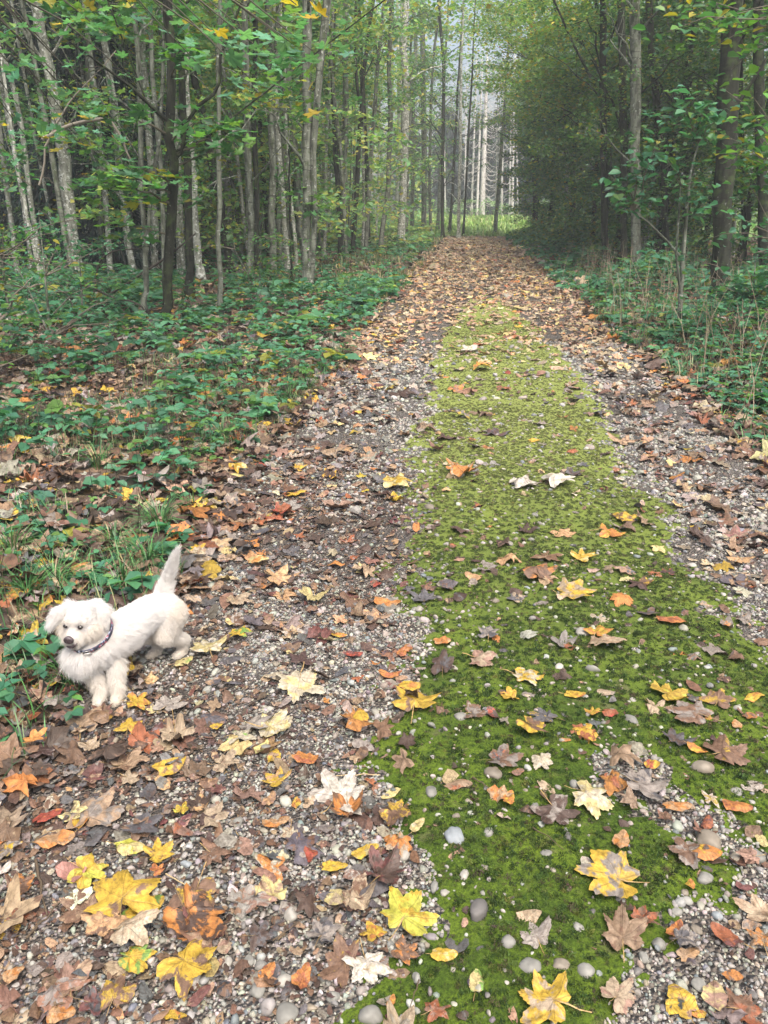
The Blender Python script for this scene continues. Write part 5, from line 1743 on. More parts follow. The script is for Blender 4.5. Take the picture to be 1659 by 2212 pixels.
# ------------------------------------------------------------------ single fallen leaves one can pick out
# x, y, kind (m sycamore, b beech), length in the photograph, direction of the tip, main colour, second colour, share of it, curl, label
HL = [
 (176, 1571, 'm', 96, 110, 'tan', 'brown', .2, .2, 'large flat tan sycamore leaf before the front paws of the dog'),
 (302, 1528, 'm', 62, 10, 'yellow', 'orange', .3, .5, 'bright yellow sycamore leaf beside the right front paw of the dog'),
 (370, 1530, 'm', 72, 60, 'pale grey', 'grey', .3, .3, 'pale grey sycamore leaf with dark veins right of the yellow leaf by the paws'),
 (383, 1606, 'm', 82, -60, 'pale tan', 'tan', .2, 1.3, 'pale sycamore leaf folded into a cone with a pointed tip'),
 (280, 1581, 'm', 48, 90, 'yellow', 'orange', .2, .4, 'small yellow sycamore leaf on mud below the paws'),
 (469, 1581, 'b', 30, 40, 'yellow', 'brown', .3, .4, 'tiny yellow leaf scrap on the mud in the left rut'),
 (600, 1581, 'm', 92, 20, 'pale yellow', 'cream', .4, .9, 'long pale yellow curled leaf lying across the gravel'),
 (524, 1606, 'm', 62, 0, 'cream', 'green', .2, .4, 'cream leaf with a greenish flush left of the long pale yellow one'),
 (282, 1661, 'm', 82, 30, 'brown', 'tan', .5, .9, 'brown crumpled sycamore leaf with pale underside'),
 (285, 1694, 'm', 44, 0, 'pale tan', 'tan', .2, .6, 'small pale tan leaf under the brown crumpled one'),
 (368, 1671, 'b', 76, 30, 'brown', 'yellow', .5, .6, 'brown beech leaf with a yellow rim'),
 (423, 1689, 'b', 34, 0, 'pinkish', 'tan', .3, .2, 'small pinkish oval leaf on grit'),
 (454, 1699, 'b', 46, 20, 'pale orange', 'brown', .5, .5, 'tan-yellow blotched leaf touching the maroon one'),
 (471, 1717, 'm', 42, -40, 'maroon', 'pinkish', .3, .3, 'small maroon leaf on gravel in the left rut'),
 (489, 1664, 'm', 64, 0, 'pale tan', 'brown', .2, .5, 'pale tan veined leaf above the maroon one'),
 (660, 1651, 'b', 58, 10, 'orange', 'rust', .3, .7, 'vivid orange beech leaf curled on gravel'),
 (595, 1694, 'm', 60, 150, 'pale orange', 'yellow', .5, .6, 'orange-yellow small sycamore leaf with long stalk'),
 (585, 1740, 'b', 42, 80, 'pale orange', 'pinkish', .3, .3, 'salmon-coloured oval leaf on gravel'),
 (640, 1747, 'b', 34, 90, 'orange', 'yellow', .4, .3, 'little orange and yellow leaf on gravel'),
 (597, 1785, 'b', 58, 30, 'pale orange', 'orange', .4, .5, 'pale orange beech leaf below the little orange one'),
 (738, 1722, 'm', 128, 60, 'white', 'pale grey', .3, .3, 'very large whitish sycamore leaf at the moss edge'),
 (751, 1770, 'm', 84, -80, 'brown', 'orange', .4, 1.4, 'rolled brown leaf with orange rim on the large whitish leaf'),
 (111, 1775, 'b', 62, 60, 'red', 'orange', .3, .3, 'red-orange beech leaf at the left border'),
 (121, 1833, 'b', 78, 20, 'pale orange', 'orange', .4, .7, 'orange-tan wavy beech leaf on dark litter'),
 (282, 1840, 'b', 82, 5, 'pale yellow', 'yellow-green', .4, .3, 'pale yellow pointed oval leaf flat on mud'),
 (176, 1792, 'b', 40, 10, 'orange', 'yellow', .4, 1.2, 'narrow rolled orange-yellow leaf'),
 (212, 1765, 'm', 112, 80, 'grey', 'tan', .4, .3, 'big grey-tan weathered sycamore leaf'),
 (313, 1803, 'm', 82, -20, 'maroon', 'slate', .6, .4, 'dark purple-brown rotting leaf'),
 (323, 1722, 'b', 56, 90, 'slate', 'dark brown', .3, .3, 'dark slate oval leaf on grit'),
 (207, 1694, 'm', 48, 0, 'maroon', 'tan', .3, .3, 'dull maroon leaf left of the brown beech leaf'),
 (396, 1762, 'm', 36, 90, 'yellow', 'yellow-green', .3, .3, 'small bright yellow lobed leaf alone on gravel'),
 (398, 1808, 'b', 52, -20, 'pinkish', 'rust', .3, .3, 'pink-brown oval leaf lying on gravel'),
 (464, 1865, 'm', 64, -40, 'grey', 'brown', .6, .3, 'grey-brown skeleton-like leaf on gravel'),
 (348, 1858, 'm', 66, 50, 'brown', 'yellow', .6, .4, 'dark leaf with yellow spots and margin'),
 (343, 1893, 'm', 32, 60, 'rust', 'orange', .4, .4, 'tiny rust-orange lobed leaf'),
 (197, 1900, 'm', 94, -10, 'yellow', 'yellow-green', .4, .8, 'yellow and green curled leaf with orange lobe'),
 (272, 1944, 'm', 138, 100, 'brown', 'yellow', .6, .3, 'very large brown sycamore leaf with bright yellow lobes'),
 (307, 1979, 'b', 96, 30, 'green', 'yellow', .4, .4, 'half green half yellow lobe at the front left'),
 (171, 1974, 'm', 84, 170, 'brown', 'tan', .3, .4, 'brown speckled leaf left of the large yellow-lobed leaf'),
 (421, 1952, 'm', 102, -100, 'yellow', 'brown', .5, .3, 'yellow sycamore leaf with brown heart'),
 (430, 2012, 'm', 150, -30, 'dark brown', 'orange', .35, 1.0, 'huge dark crumpled leaf with orange streaks'),
 (297, 2034, 'm', 100, 20, 'pale tan', 'cream', .3, 1.3, 'pale tan leaf folded over its own edge'),
 (227, 2014, 'm', 84, -60, 'pale orange', 'brown', .3, .4, 'orange-tan leaf with long pale stalk crossing the mud'),
 (302, 2080, 'm', 88, 20, 'yellow', 'green', .35, .5, 'yellow leaf with green patches at the front left'),
 (418, 2110, 'm', 132, -20, 'brown', 'yellow', .5, .5, 'wide brown sycamore leaf with mustard blotches'),
 (151, 2130, 'm', 92, 130, 'pinkish', 'tan', .4, .4, 'pinkish tan leaf at the lower left'),
 (257, 2165, 'm', 76, 90, 'yellow', 'brown', .5, .5, 'mustard and brown ragged leaf at the lower left'),
 (212, 2186, 'm', 74, 0, 'slate', 'maroon', .4, .4, 'slate-purple leaf under the ragged mustard leaf'),
 (35, 2120, 'b', 54, 50, 'pale orange', 'orange', .3, .5, 'orange beech leaf at the lower left border'),
 (131, 2200, 'b', 68, 10, 'orange', 'pale orange', .4, .4, 'orange oval leaf cut by the bottom edge'),
 (431, 2165, 'b', 56, 60, 'maroon', 'pinkish', .2, .5, 'wine-red oval leaf among pebbles'),
 (383, 2203, 'b', 50, 0, 'yellow', 'orange', .3, .3, 'yellow leaf at the bottom edge'),
 (50, 1923, 'm', 64, 60, 'orange', 'brown', .5, .6, 'orange-brown crumpled leaf at the left border'),
 (50, 1994, 'm', 62, 20, 'rust', 'brown', .5, .5, 'rusty brown leaf below the orange-brown one'),
 (20, 1858, 'm', 66, -20, 'yellow', 'grey', .5, .4, 'faded yellow-grey leaf at the left border'),
 (25, 1772, 'm', 84, 0, 'dark brown', 'grey', .3, .4, 'broad dark brown leaf at the left border'),
 (549, 1969, 'm', 80, -100, 'pale grey', 'pinkish', .4, .3, 'pale pinkish grey leaf on pebbles'),
 (585, 1938, 'm', 72, 110, 'pale yellow', 'tan', .3, .4, 'pale yellow leaf partly under the pinkish grey one'),
 (670, 1858, 'b', 52, 110, 'rust', 'red', .4, .8, 'red-rust torn leaf upright on pebbles'),
 (625, 1818, 'm', 44, -90, 'cream', 'tan', .4, .4, 'washed-out yellowish leaf with a long stalk'),
 (791, 1853, 'b', 62, 40, 'pale yellow', 'yellow', .5, .3, 'pale yellow beech leaf at the moss edge'),
 (726, 1886, 'b', 58, 10, 'yellow', 'pale yellow', .2, .5, 'bright lemon-yellow beech leaf on pebbles'),
 (761, 1906, 'b', 42, -20, 'pinkish', 'pale grey', .4, .4, 'pink faded leaf tip under the lemon-yellow leaf'),
 (835, 1903, 'm', 104, 60, 'dark brown', 'maroon', .3, .9, 'dark brown hand-like leaf cupped upward at the moss edge'),
 (726, 1954, 'b', 62, 10, 'pale yellow', 'pale tan', .3, .4, 'cream-yellow leaf half covered by a rolled one'),
 (776, 1959, 'm', 100, 20, 'pale tan', 'brown', .3, 1.5, 'pale brown leaf rolled like a tube'),
 (700, 2024, 'm', 76, 80, 'slate', 'grey', .5, .3, 'slate-grey leaf with star-like lobes'),
 (806, 2029, 'm', 58, 120, 'orange', 'yellow', .5, .5, 'orange-yellow glowing leaf above the white one'),
 (731, 2090, 'm', 92, 170, 'yellow', 'brown', .6, .5, 'yellow leaf with dark brown freckles'),
 (794, 2105, 'm', 96, -70, 'white', 'cream', .3, .3, 'almost white sycamore leaf with its stalk pointing up'),
 (580, 2115, 'b', 48, 80, 'orange', 'rust', .3, .4, 'upright orange beech leaf on pebbles'),
 (655, 2130, 'b', 62, 70, 'rust', 'orange', .4, .9, 'crumpled rusty leaf on pebbles'),
 (484, 2059, 'b', 46, -80, 'pale tan', 'pinkish', .4, .7, 'small pale brown curled leaf on pebbles'),
 (565, 2042, 'm', 62, 10, 'slate', 'dark brown', .4, .4, 'dark slate leaf below the pinkish grey one'),
 (898, 1527, 'm', 92, 90, 'yellow', 'brown', .25, .5, 'spread yellow sycamore leaf with long stalk on moss'),
 (1150, 1591, 'm', 70, -20, 'brown', 'yellow', .45, .6, 'brown leaf with golden rim on moss'),
 (1029, 1550, 'm', 58, 20, 'grey', 'brown', .4, .5, 'grey-tan leaf on moss beyond the pebbles'),
 (1100, 1514, 'm', 44, 90, 'orange', 'yellow', .5, .5, 'small yellow-orange leaf on moss'),
 (1241, 1510, 'b', 48, 0, 'orange', 'yellow', .5, .5, 'orange-yellow beech leaf on the far moss'),
 (1281, 1548, 'm', 34, 30, 'yellow', 'orange', .3, .4, 'little yellow lobed leaf beside a rust one'),
 (1322, 1549, 'b', 52, -20, 'rust', 'red', .3, .6, 'rust-red leaf beside the little yellow one'),
 (1448, 1513, 'm', 78, 10, 'yellow', 'yellow-green', .3, .5, 'yellow sycamore leaf with cut lobes at the right'),
 (1551, 1520, 'm', 68, 60, 'yellow', 'brown', .5, .6, 'yellow-brown leaf with holes at the right'),
 (1627, 1515, 'b', 44, 20, 'yellow', 'orange', .3, .4, 'yellow beech leaf at the right border'),
 (1483, 1555, 'm', 92, 170, 'brown', 'grey', .4, .5, 'brown sycamore leaf resting against a grey one'),
 (1526, 1553, 'b', 30, 80, 'orange', 'yellow', .3, .2, 'tiny round orange leaf'),
 (1591, 1576, 'b', 38, 90, 'pale orange', 'orange', .4, .3, 'pale orange leaf near the right border'),
 (1619, 1558, 'b', 36, 10, 'orange', 'brown', .4, .3, 'orange-brown leaf near the right border'),
 (1271, 1606, 'b', 38, -30, 'yellow', 'rust', .5, .7, 'curled yellow leaf with a red stain'),
 (1221, 1606, 'b', 24, -10, 'orange', 'pale orange', .3, .3, 'very small orange leaf on moss'),
 (1407, 1661, 'b', 42, -10, 'yellow', 'red', .4, .7, 'curved yellow leaf with red end on gravel'),
 (1503, 1631, 'b', 46, -10, 'orange', 'yellow', .4, .4, 'orange-yellow narrow leaf above the spotted yellow one'),
 (1569, 1641, 'm', 92, 20, 'yellow', 'brown', .6, .3, 'spotted yellow-brown sycamore leaf at the right'),
 (1090, 1651, 'm', 78, 20, 'grey', 'brown', .4, .4, 'grey-brown crumbling leaf on moss'),
 (989, 1707, 'b', 52, 10, 'tan', 'rust', .3, .4, 'rosy tan beech leaf beside a round stone'),
 (1118, 1679, 'b', 34, 30, 'pinkish', 'orange', .3, .4, 'pinkish tan little leaf on moss'),
 (1171, 1661, 'm', 56, -60, 'cream', 'pale grey', .3, .6, 'cream pointed leaf with thin stalk on gravel'),
 (1097, 1742, 'b', 46, 70, 'orange', 'yellow', .4, .5, 'ribbed golden-orange beech leaf on moss'),
 (1281, 1737, 'm', 102, -20, 'cream', 'pale yellow', .4, .3, 'large cream sycamore leaf with yellow tint in the middle'),
 (1201, 1772, 'm', 88, -60, 'grey', 'dark brown', .5, .5, 'shrivelled grey-brown leaf left of the large cream leaf'),
 (1392, 1710, 'm', 92, 0, 'slate', 'grey', .5, .5, 'dark crumpled leaf right of the large cream leaf'),
 (1463, 1752, 'b', 64, 10, 'pale orange', 'orange', .4, .4, 'copper-orange veined beech leaf on gravel'),
 (1589, 1757, 'b', 62, -20, 'rust', 'orange', .5, .5, 'rust-orange leaf on moss near the right border'),
 (1523, 1792, 'b', 44, 60, 'rust', 'maroon', .4, .5, 'deep red-brown leaf on moss at the right'),
 (1342, 1830, 'b', 60, 60, 'pale orange', 'orange', .3, .3, 'orange striped beech leaf on the tip of the big brown leaf'),
 (1307, 1910, 'm', 138, 170, 'grey', 'yellow', .45, .4, 'big grey-brown leaf with golden lobe and very long stalk'),
 (1516, 1858, 'b', 68, -10, 'yellow', 'orange', .6, .4, 'half yellow half orange oval leaf at the right'),
 (1473, 1858, 'm', 72, 180, 'brown', 'grey', .4, .5, 'dull brown leaf under the half yellow one'),
 (1488, 1923, 'b', 38, 80, 'orange', 'yellow', .4, .8, 'small torn orange leaf near the long stalk'),
 (883, 1986, 'm', 124, 70, 'yellow', 'yellow-green', .5, .4, 'big yellow-green sycamore leaf with brown tips on moss'),
 (878, 2070, 'm', 66, -10, 'orange', 'brown', .5, .6, 'orange-brown leaf below the big yellow-green one'),
 (959, 2072, 'b', 54, 10, 'yellow', 'pale yellow', .3, .3, 'clean yellow oval leaf alone on moss'),
 (858, 1774, 'm', 78, -30, 'brown', 'yellow', .4, .6, 'brown leaf with yellow hem at the moss edge'),
 (903, 1795, 'b', 44, 60, 'pale yellow', 'cream', .3, .4, 'pale yellow small leaf at the moss edge'),
 (1155, 2029, 'm', 68, 110, 'pale grey', 'grey', .4, .5, 'small ash-grey ragged leaf on moss'),
 (1342, 2022, 'm', 114, 80, 'tan', 'brown', .3, .3, 'flat tan-brown sycamore leaf with straight stalk at the front right'),
 (1458, 2026, 'b', 62, 60, 'rust', 'orange', .4, .5, 'orange-brown leaf above a slate one'),
 (1564, 2034, 'b', 78, 140, 'rust', 'maroon', .3, .4, 'red-brown ribbed beech leaf on pebbles'),
 (1488, 2072, 'b', 54, 20, 'pale orange', 'tan', .4, .4, 'peach-coloured leaf on pebbles'),
 (1478, 2048, 'm', 62, 20, 'slate', 'grey', .4, .4, 'slate leaf under the peach-coloured one'),
 (1634, 1984, 'm', 84, 150, 'pale tan', 'tan', .4, .7, 'pale tan leaf cut by the right border'),
 (1639, 2042, 'm', 62, 100, 'tan', 'orange', .4, .6, 'tan leaf with orange end at the right border'),
 (1030, 2130, 'b', 64, 80, 'pale yellow', 'green', .35, .5, 'cream-yellow leaf with green flush on moss'),
 (1171, 2178, 'm', 122, 170, 'pale tan', 'yellow', .5, .4, 'broad tan leaf with yellow rim at the bottom of the moss'),
 (1337, 2165, 'm', 84, 60, 'pale tan', 'pinkish', .3, .5, 'pale veined leaf at the bottom right'),
 (1470, 2176, 'b', 82, 110, 'pinkish', 'yellow', .5, .4, 'pink and yellow leaf at the bottom right'),
 (1539, 2165, 'b', 82, 80, 'pale yellow', 'pinkish', .4, .3, 'creamy green-white oval leaf at the bottom right'),
 (1609, 2198, 'm', 92, 0, 'rust', 'brown', .4, .4, 'rusty brown leaf in the bottom right corner'),
 (1503, 2200, 'b', 44, 0, 'orange', 'yellow', .4, .4, 'orange scrap in the bottom right corner'),
 (845, 2176, 'b', 32, 70, 'orange', 'yellow', .3, .6, 'small orange leaf at the bottom of the moss'),
 (944, 2200, 'm', 64, 30, 'rust', 'pinkish', .4, .6, 'dark red leaf at the bottom edge'),
 (1579, 2118, 'b', 44, 10, 'orange', 'brown', .3, .6, 'orange curl on pebbles above the rusty corner leaf'),
 (1392, 1999, 'm', 64, 20, 'brown', 'rust', .4, .9, 'brown crumpled tatter beside the flat tan-brown leaf'),
 (1463, 1606, 'm', 64, 40, 'slate', 'dark brown', .4, .6, 'almost black crumpled leaf on moss'),
 (560, 1222, 'b', 50, 10, 'pale yellow', 'orange', .4, .3, 'pale yellow and orange leaf on the track beyond the dog tail'),
 (615, 1115, 'm', 56, 10, 'rust', 'red', .3, .7, 'brick-red leaf on the left rut'),
 (640, 1075, 'b', 52, 0, 'orange', 'yellow', .5, .5, 'orange-yellow leaf behind the brick-red one'),
 (860, 1058, 'm', 74, 10, 'yellow', 'pale yellow', .4, .9, 'long yellow leaf between gravel and moss'),
 (1210, 1052, 'm', 74, 0, 'white', 'cream', .3, .6, 'bright white leaf far up the moss'),
 (1130, 1055, 'm', 58, 0, 'white', 'pale grey', .3, .7, 'whitish crumpled leaf left of the bright white one'),
 (1000, 1028, 'm', 82, -10, 'pale tan', 'orange', .5, .9, 'pale and orange leaf heap on the far moss'),
 (645, 1495, 'm', 108, -90, 'cream', 'pale yellow', .3, .4, 'large cream leaf with dark veins and spread lobes in the left rut'),
 (450, 1412, 'm', 78, 120, 'pale yellow', 'cream', .4, .3, 'pale yellow leaf lying right of the hind paws'),
 (520, 1380, 'm', 58, 20, 'green', 'yellow', .5, .4, 'green and yellow leaf in the left rut'),
 (520, 1310, 'm', 58, 0, 'pale tan', 'tan', .3, .4, 'pale leaf behind the green and yellow one'),
 (397, 1440, 'b', 50, 60, 'pale yellow', 'green', .3, .3, 'pale green-yellow oval leaf touching the hind paw'),
 (762, 1423, 'b', 46, 0, 'red', 'maroon', .3, .5, 'crimson leaf on gravel in the left rut'),
 (735, 1382, 'b', 44, 10, 'yellow', 'orange', .4, .5, 'yellow-orange leaf just behind the crimson one'),
 (875, 1418, 'b', 46, 40, 'orange', 'rust', .5, .5, 'orange and rust leaf at the moss edge'),
 (955, 1393, 'b', 44, 0, 'orange', 'pale orange', .3, .5, 'clear orange leaf on moss'),
 (1070, 1385, 'b', 36, 110, 'orange', 'rust', .3, .6, 'small glowing orange leaf on moss'),
 (838, 1308, 'b', 66, -10, 'pale orange', 'orange', .5, .5, 'long orange leaf where gravel meets moss'),
 (1262, 1213, 'm', 54, 30, 'yellow', 'pale yellow', .3, .6, 'yellow leaf on the right side of the moss'),
 (1165, 1250, 'm', 84, 0, 'brown', 'orange', .3, .8, 'brown leaf heap on the middle of the moss'),
 (1290, 1378, 'm', 54, 60, 'yellow', 'orange', .4, .6, 'yellow and orange upright leaf near the tan star leaf'),
 (1310, 1403, 'm', 74, 20, 'tan', 'pale tan', .4, .5, 'tan star-shaped leaf on the right of the moss'),
 (1245, 1288, 'm', 84, 0, 'pale tan', 'yellow', .4, .5, 'tan leaf with yellow centre further up the moss'),
 (1450, 1352, 'b', 62, -10, 'rust', 'orange', .4, .6, 'copper-red leaf at the right of the track'),
 (955, 1450, 'm', 66, 90, 'slate', 'dark brown', .5, .5, 'charcoal leaf on moss'),
 (1040, 1440, 'm', 60, -30, 'pale tan', 'pinkish', .4, .5, 'tan ruffled leaf right of the charcoal one'),
 (1055, 1378, 'm', 54, 90, 'grey', 'slate', .4, .3, 'flat grey leaf with orange neighbour'),
 (1140, 1472, 'm', 74, 0, 'cream', 'yellow', .4, .4, 'cream leaf with yellow side on moss'),
 (885, 1493, 'b', 60, 30, 'yellow', 'orange', .4, .5, 'yellow leaf above the spread yellow sycamore leaf'),
 (842, 1467, 'b', 50, 0, 'orange', 'rust', .4, .5, 'orange leaf at the left moss edge'),
 (780, 1560, 'b', 50, -70, 'orange', 'yellow', .5, .7, 'orange and yellow leaf on the pebbles'),
 (455, 1095, 'm', 56, 80, 'yellow', 'pale yellow', .3, .4, 'clear yellow leaf stuck in the grass'),
 (400, 1165, 'm', 56, 10, 'orange', 'rust', .4, .8, 'orange curled leaf by the dog tail'),
 (325, 1180, 'm', 62, -20, 'yellow', 'pale yellow', .4, .6, 'yellow leaf left of the dog tail'),
 (255, 1185, 'm', 62, 80, 'pale tan', 'tan', .3, .5, 'pale tan leaf standing in the grass'),
 (50, 1205, 'm', 54, 0, 'yellow', 'orange', .5, .5, 'golden leaf at the left border in the grass'),
 (430, 1225, 'm', 86, 30, 'pale tan', 'pale grey', .3, .8, 'pale crinkled leaf right behind the dog rump'),
 (95, 1500, 'm', 58, 0, 'yellow', 'orange', .4, .5, 'yellow leaf at the dog feet near the left border'),
 (40, 1300, 'm', 54, 60, 'orange', 'yellow', .4, .5, 'orange-yellow leaf beside the dog ear'),
 (1320, 1160, 'm', 60, 0, 'yellow', 'orange', .5, .5, 'yellow-brown leaf on the right rut'),
 (1350, 1130, 'm', 60, 0, 'brown', 'yellow', .5, .6, 'brown and yellow curled leaf on the right rut'),
 (520, 960, 'm', 42, 60, 'orange', 'rust', .4, .8, 'orange upright leaf at the track edge'),
 (1042, 802, 'm', 46, 0, 'yellow', 'orange', .4, .6, 'single yellow leaf far up the moss'),
 (1015, 762, 'm', 44, 0, 'white', 'cream', .3, .6, 'single white leaf farthest up the moss'),
]
LANDMARKS = [(176, 1571, 'flat tan leaf by the paws'), (383, 1606, 'cone-folded leaf'), (600, 1581, 'long pale yellow leaf'), (660, 1651, 'vivid orange leaf'), (738, 1722, 'very large whitish leaf'), (111, 1775, 'red-orange leaf'), (282, 1840, 'pale yellow pointed leaf'),
             (272, 1944, 'large yellow-lobed leaf'), (430, 2012, 'huge dark crumpled leaf'), (418, 2110, 'wide mustard-blotched leaf'), (549, 1969, 'pinkish grey leaf'), (726, 1886, 'lemon-yellow leaf'), (794, 2105, 'almost white leaf'), (883, 1986, 'big yellow-green leaf'),
             (898, 1527, 'spread yellow leaf'), (1150, 1591, 'golden-rimmed leaf'), (1281, 1737, 'large cream leaf'), (1307, 1910, 'leaf with very long stalk'), (1342, 2022, 'flat tan-brown leaf'), (1564, 2034, 'red-brown ribbed leaf'), (1516, 1858, 'half yellow leaf'), (1569, 1641, 'spotted yellow-brown leaf'),
             (1448, 1513, 'cut-lobed yellow leaf'), (1171, 2178, 'tan leaf with yellow rim'), (959, 2072, 'clean yellow leaf'), (645, 1495, 'large cream leaf in the rut'), (762, 1423, 'crimson leaf'), (955, 1450, 'charcoal leaf'), (1310, 1403, 'tan star-shaped leaf'), (1165, 1250, 'brown leaf heap'),
             (1210, 1052, 'bright white leaf'), (860, 1058, 'long yellow leaf'), (615, 1115, 'brick-red leaf'), (1450, 1352, 'copper-red leaf'), (560, 1222, 'pale leaf beyond the tail'), (835, 1903, 'hand-like dark leaf'), (151, 2130, 'pinkish tan leaf'), (1097, 1742, 'ribbed golden leaf'), (450, 1412, 'pale leaf by the hind paws')]
LMW = np.array([on_ground(a, b)[:2] for a, b, _ in LANDMARKS])
used_labels = set()


def where_words(p, own=None):
    """where a small thing lies, told by the nearest leaf one can find"""
    d = LMW - p[:2]
    o = np.argsort((d ** 2).sum(1))
    out = []
    for i in o[:5]:
        v = p[:2] - LMW[i]
        dist = float(np.hypot(*v))
        if dist < 0.03:
            continue
        side = ('right of' if v[0] > 0 else 'left of') if abs(v[0]) > abs(v[1]) else ('beyond' if v[1] > 0 else 'in front of')
        how = 'just ' if dist < 0.17 else '' if dist < 0.4 else 'well '
        out.append(how + side + ' the ' + LANDMARKS[i][2])
    return out


def unique_label(cands):
    for c in cands:
        if c not in used_labels and len(c.replace('-', ' ').split()) <= 15:
            used_labels.add(c)
            return c
    return None


rh = np.random.default_rng(2024)


def one_leaf(kind, p, size, yaw, c1, c2, blot, curl, label, z=0.0):
    T = TPL[('maple' if kind == 'm' else 'beech', True)]
    one = lambda v: np.array([float(v)])
    curl = curl * rh.choice([1, 1, -1])
    V = leaf_cloud(T, np.array([[p[0], p[1], p[2]]]), one(yaw), one(size), one(curl * 1.6), one(rh.uniform(-0.6, 0.6) + (PI / 2 if rh.uniform() < 0.3 else 0)), one(rh.normal(0, 0.25) * (1 + curl * curl)), one(0.05 + 0.07 * abs(curl)), one(rh.normal(0, 0.10)), one(rh.uniform(0, 6.28)), rh, fold=0.045)[0]
    zmin = V[:, 2].min()
    V[:, 2] += p[2] + 0.004 + z - zmin
    k = one(blot)
    o = leaves_mesh('fallen_leaf', T, V[None], np.array([c1]), np.array([c2]), k, M_DEAD, rh, origin=(p[0], p[1], p[2]), stemcol=tuple(np.array([0.42, 0.30, 0.13]) * (0.5 if max(c1) < 0.2 else 1)))
    tag(o, label, 'leaf', 'fallen leaves on and beside the path')
    return o


for x, y, kd, px, ang, ca, cb, bl, cu, lab in HL:
    p = on_ground(x, y)
    dep = float(np.dot(p - [0, 0, CAM_H], CF))
    used_labels.add(lab)
    one_leaf(kd, p, px * dep / 1661 * 0.95, math.radians(ang - 90) + rh.normal(0, 0.1), np.array(LC[ca]) * rh.uniform(0.78, 1.05), LC[cb], bl + 0.12, cu, lab, z=0.008 + rh.uniform(0, 0.010))

# more single leaves, told apart by colour, kind and the leaves near them
cols_all = [c for c in LC if c not in ('white', 'green', 'yellow-green')]
wts = np.array([{'tan': 5, 'pale tan': 3.5, 'brown': 4, 'dark brown': 3.5, 'grey': 4, 'slate': 3, 'orange': 1.6, 'pale orange': 1.8, 'rust': 1.8, 'red': .4, 'yellow': 1.0, 'pale yellow': 1.1, 'maroon': 1.2, 'pinkish': 2.2, 'cream': 1, 'pale grey': 2}.get(c, 1) for c in cols_all])
taken = [on_ground(a[0], a[1])[:2] for a in HL]
made, tries = 0, 0
while made < 112 and tries < 6000:
    tries += 1
    y = 0.95 + 2.9 * rh.uniform() ** 1.1
    x = rh.uniform(-1.6, 1.9)
    if abs(x + 0.103 * y) > 0.50 * (y + 0.62):
        continue
    if rh.uniform() > (0.35 if float(moss_mask(x, y)) > 0.1 else 1.0 if x < -0.3 else 0.7):
        continue
    if min(np.hypot(t[0] - x, t[1] - y) for t in taken) < 0.085:
        continue
    if np.hypot(x + 1.14, y - 2.28) < 0.22:
        continue
    cn = rh.choice(cols_all, p=wts / wts.sum())
    kd = 'm' if rh.uniform() < 0.5 else 'b'
    p = np.array([x, y, float(gz(x, y))])
    size = rh.uniform(0.055, 0.12) if kd == 'm' else rh.uniform(0.045, 0.085)
    cu = abs(rh.normal(0, 0.6))
    st = 'curled' if cu > 0.7 else 'flat' if cu < 0.3 else 'wavy'
    on = 'on moss' if float(moss_mask(x, y)) > 0.2 else 'on mud' if x < -0.6 else 'on gravel'
    sp = 'sycamore' if kd == 'm' else 'beech'
    cand = ['%s %s %s leaf %s, %s' % (st, cn, sp, on, w) for w in where_words(p)]
    lab = unique_label(cand)
    if lab is None:
        continue
    taken.append((x, y))
    one_leaf(kd, p, size, rh.uniform(0, 6.28), np.array(LC[cn]) * rh.uniform(0.85, 1.15), LC[rh.choice(cols_all, p=wts / wts.sum())], rh.uniform(0, 0.5), cu, lab, z=rh.uniform(0.0, 0.010))
    made += 1

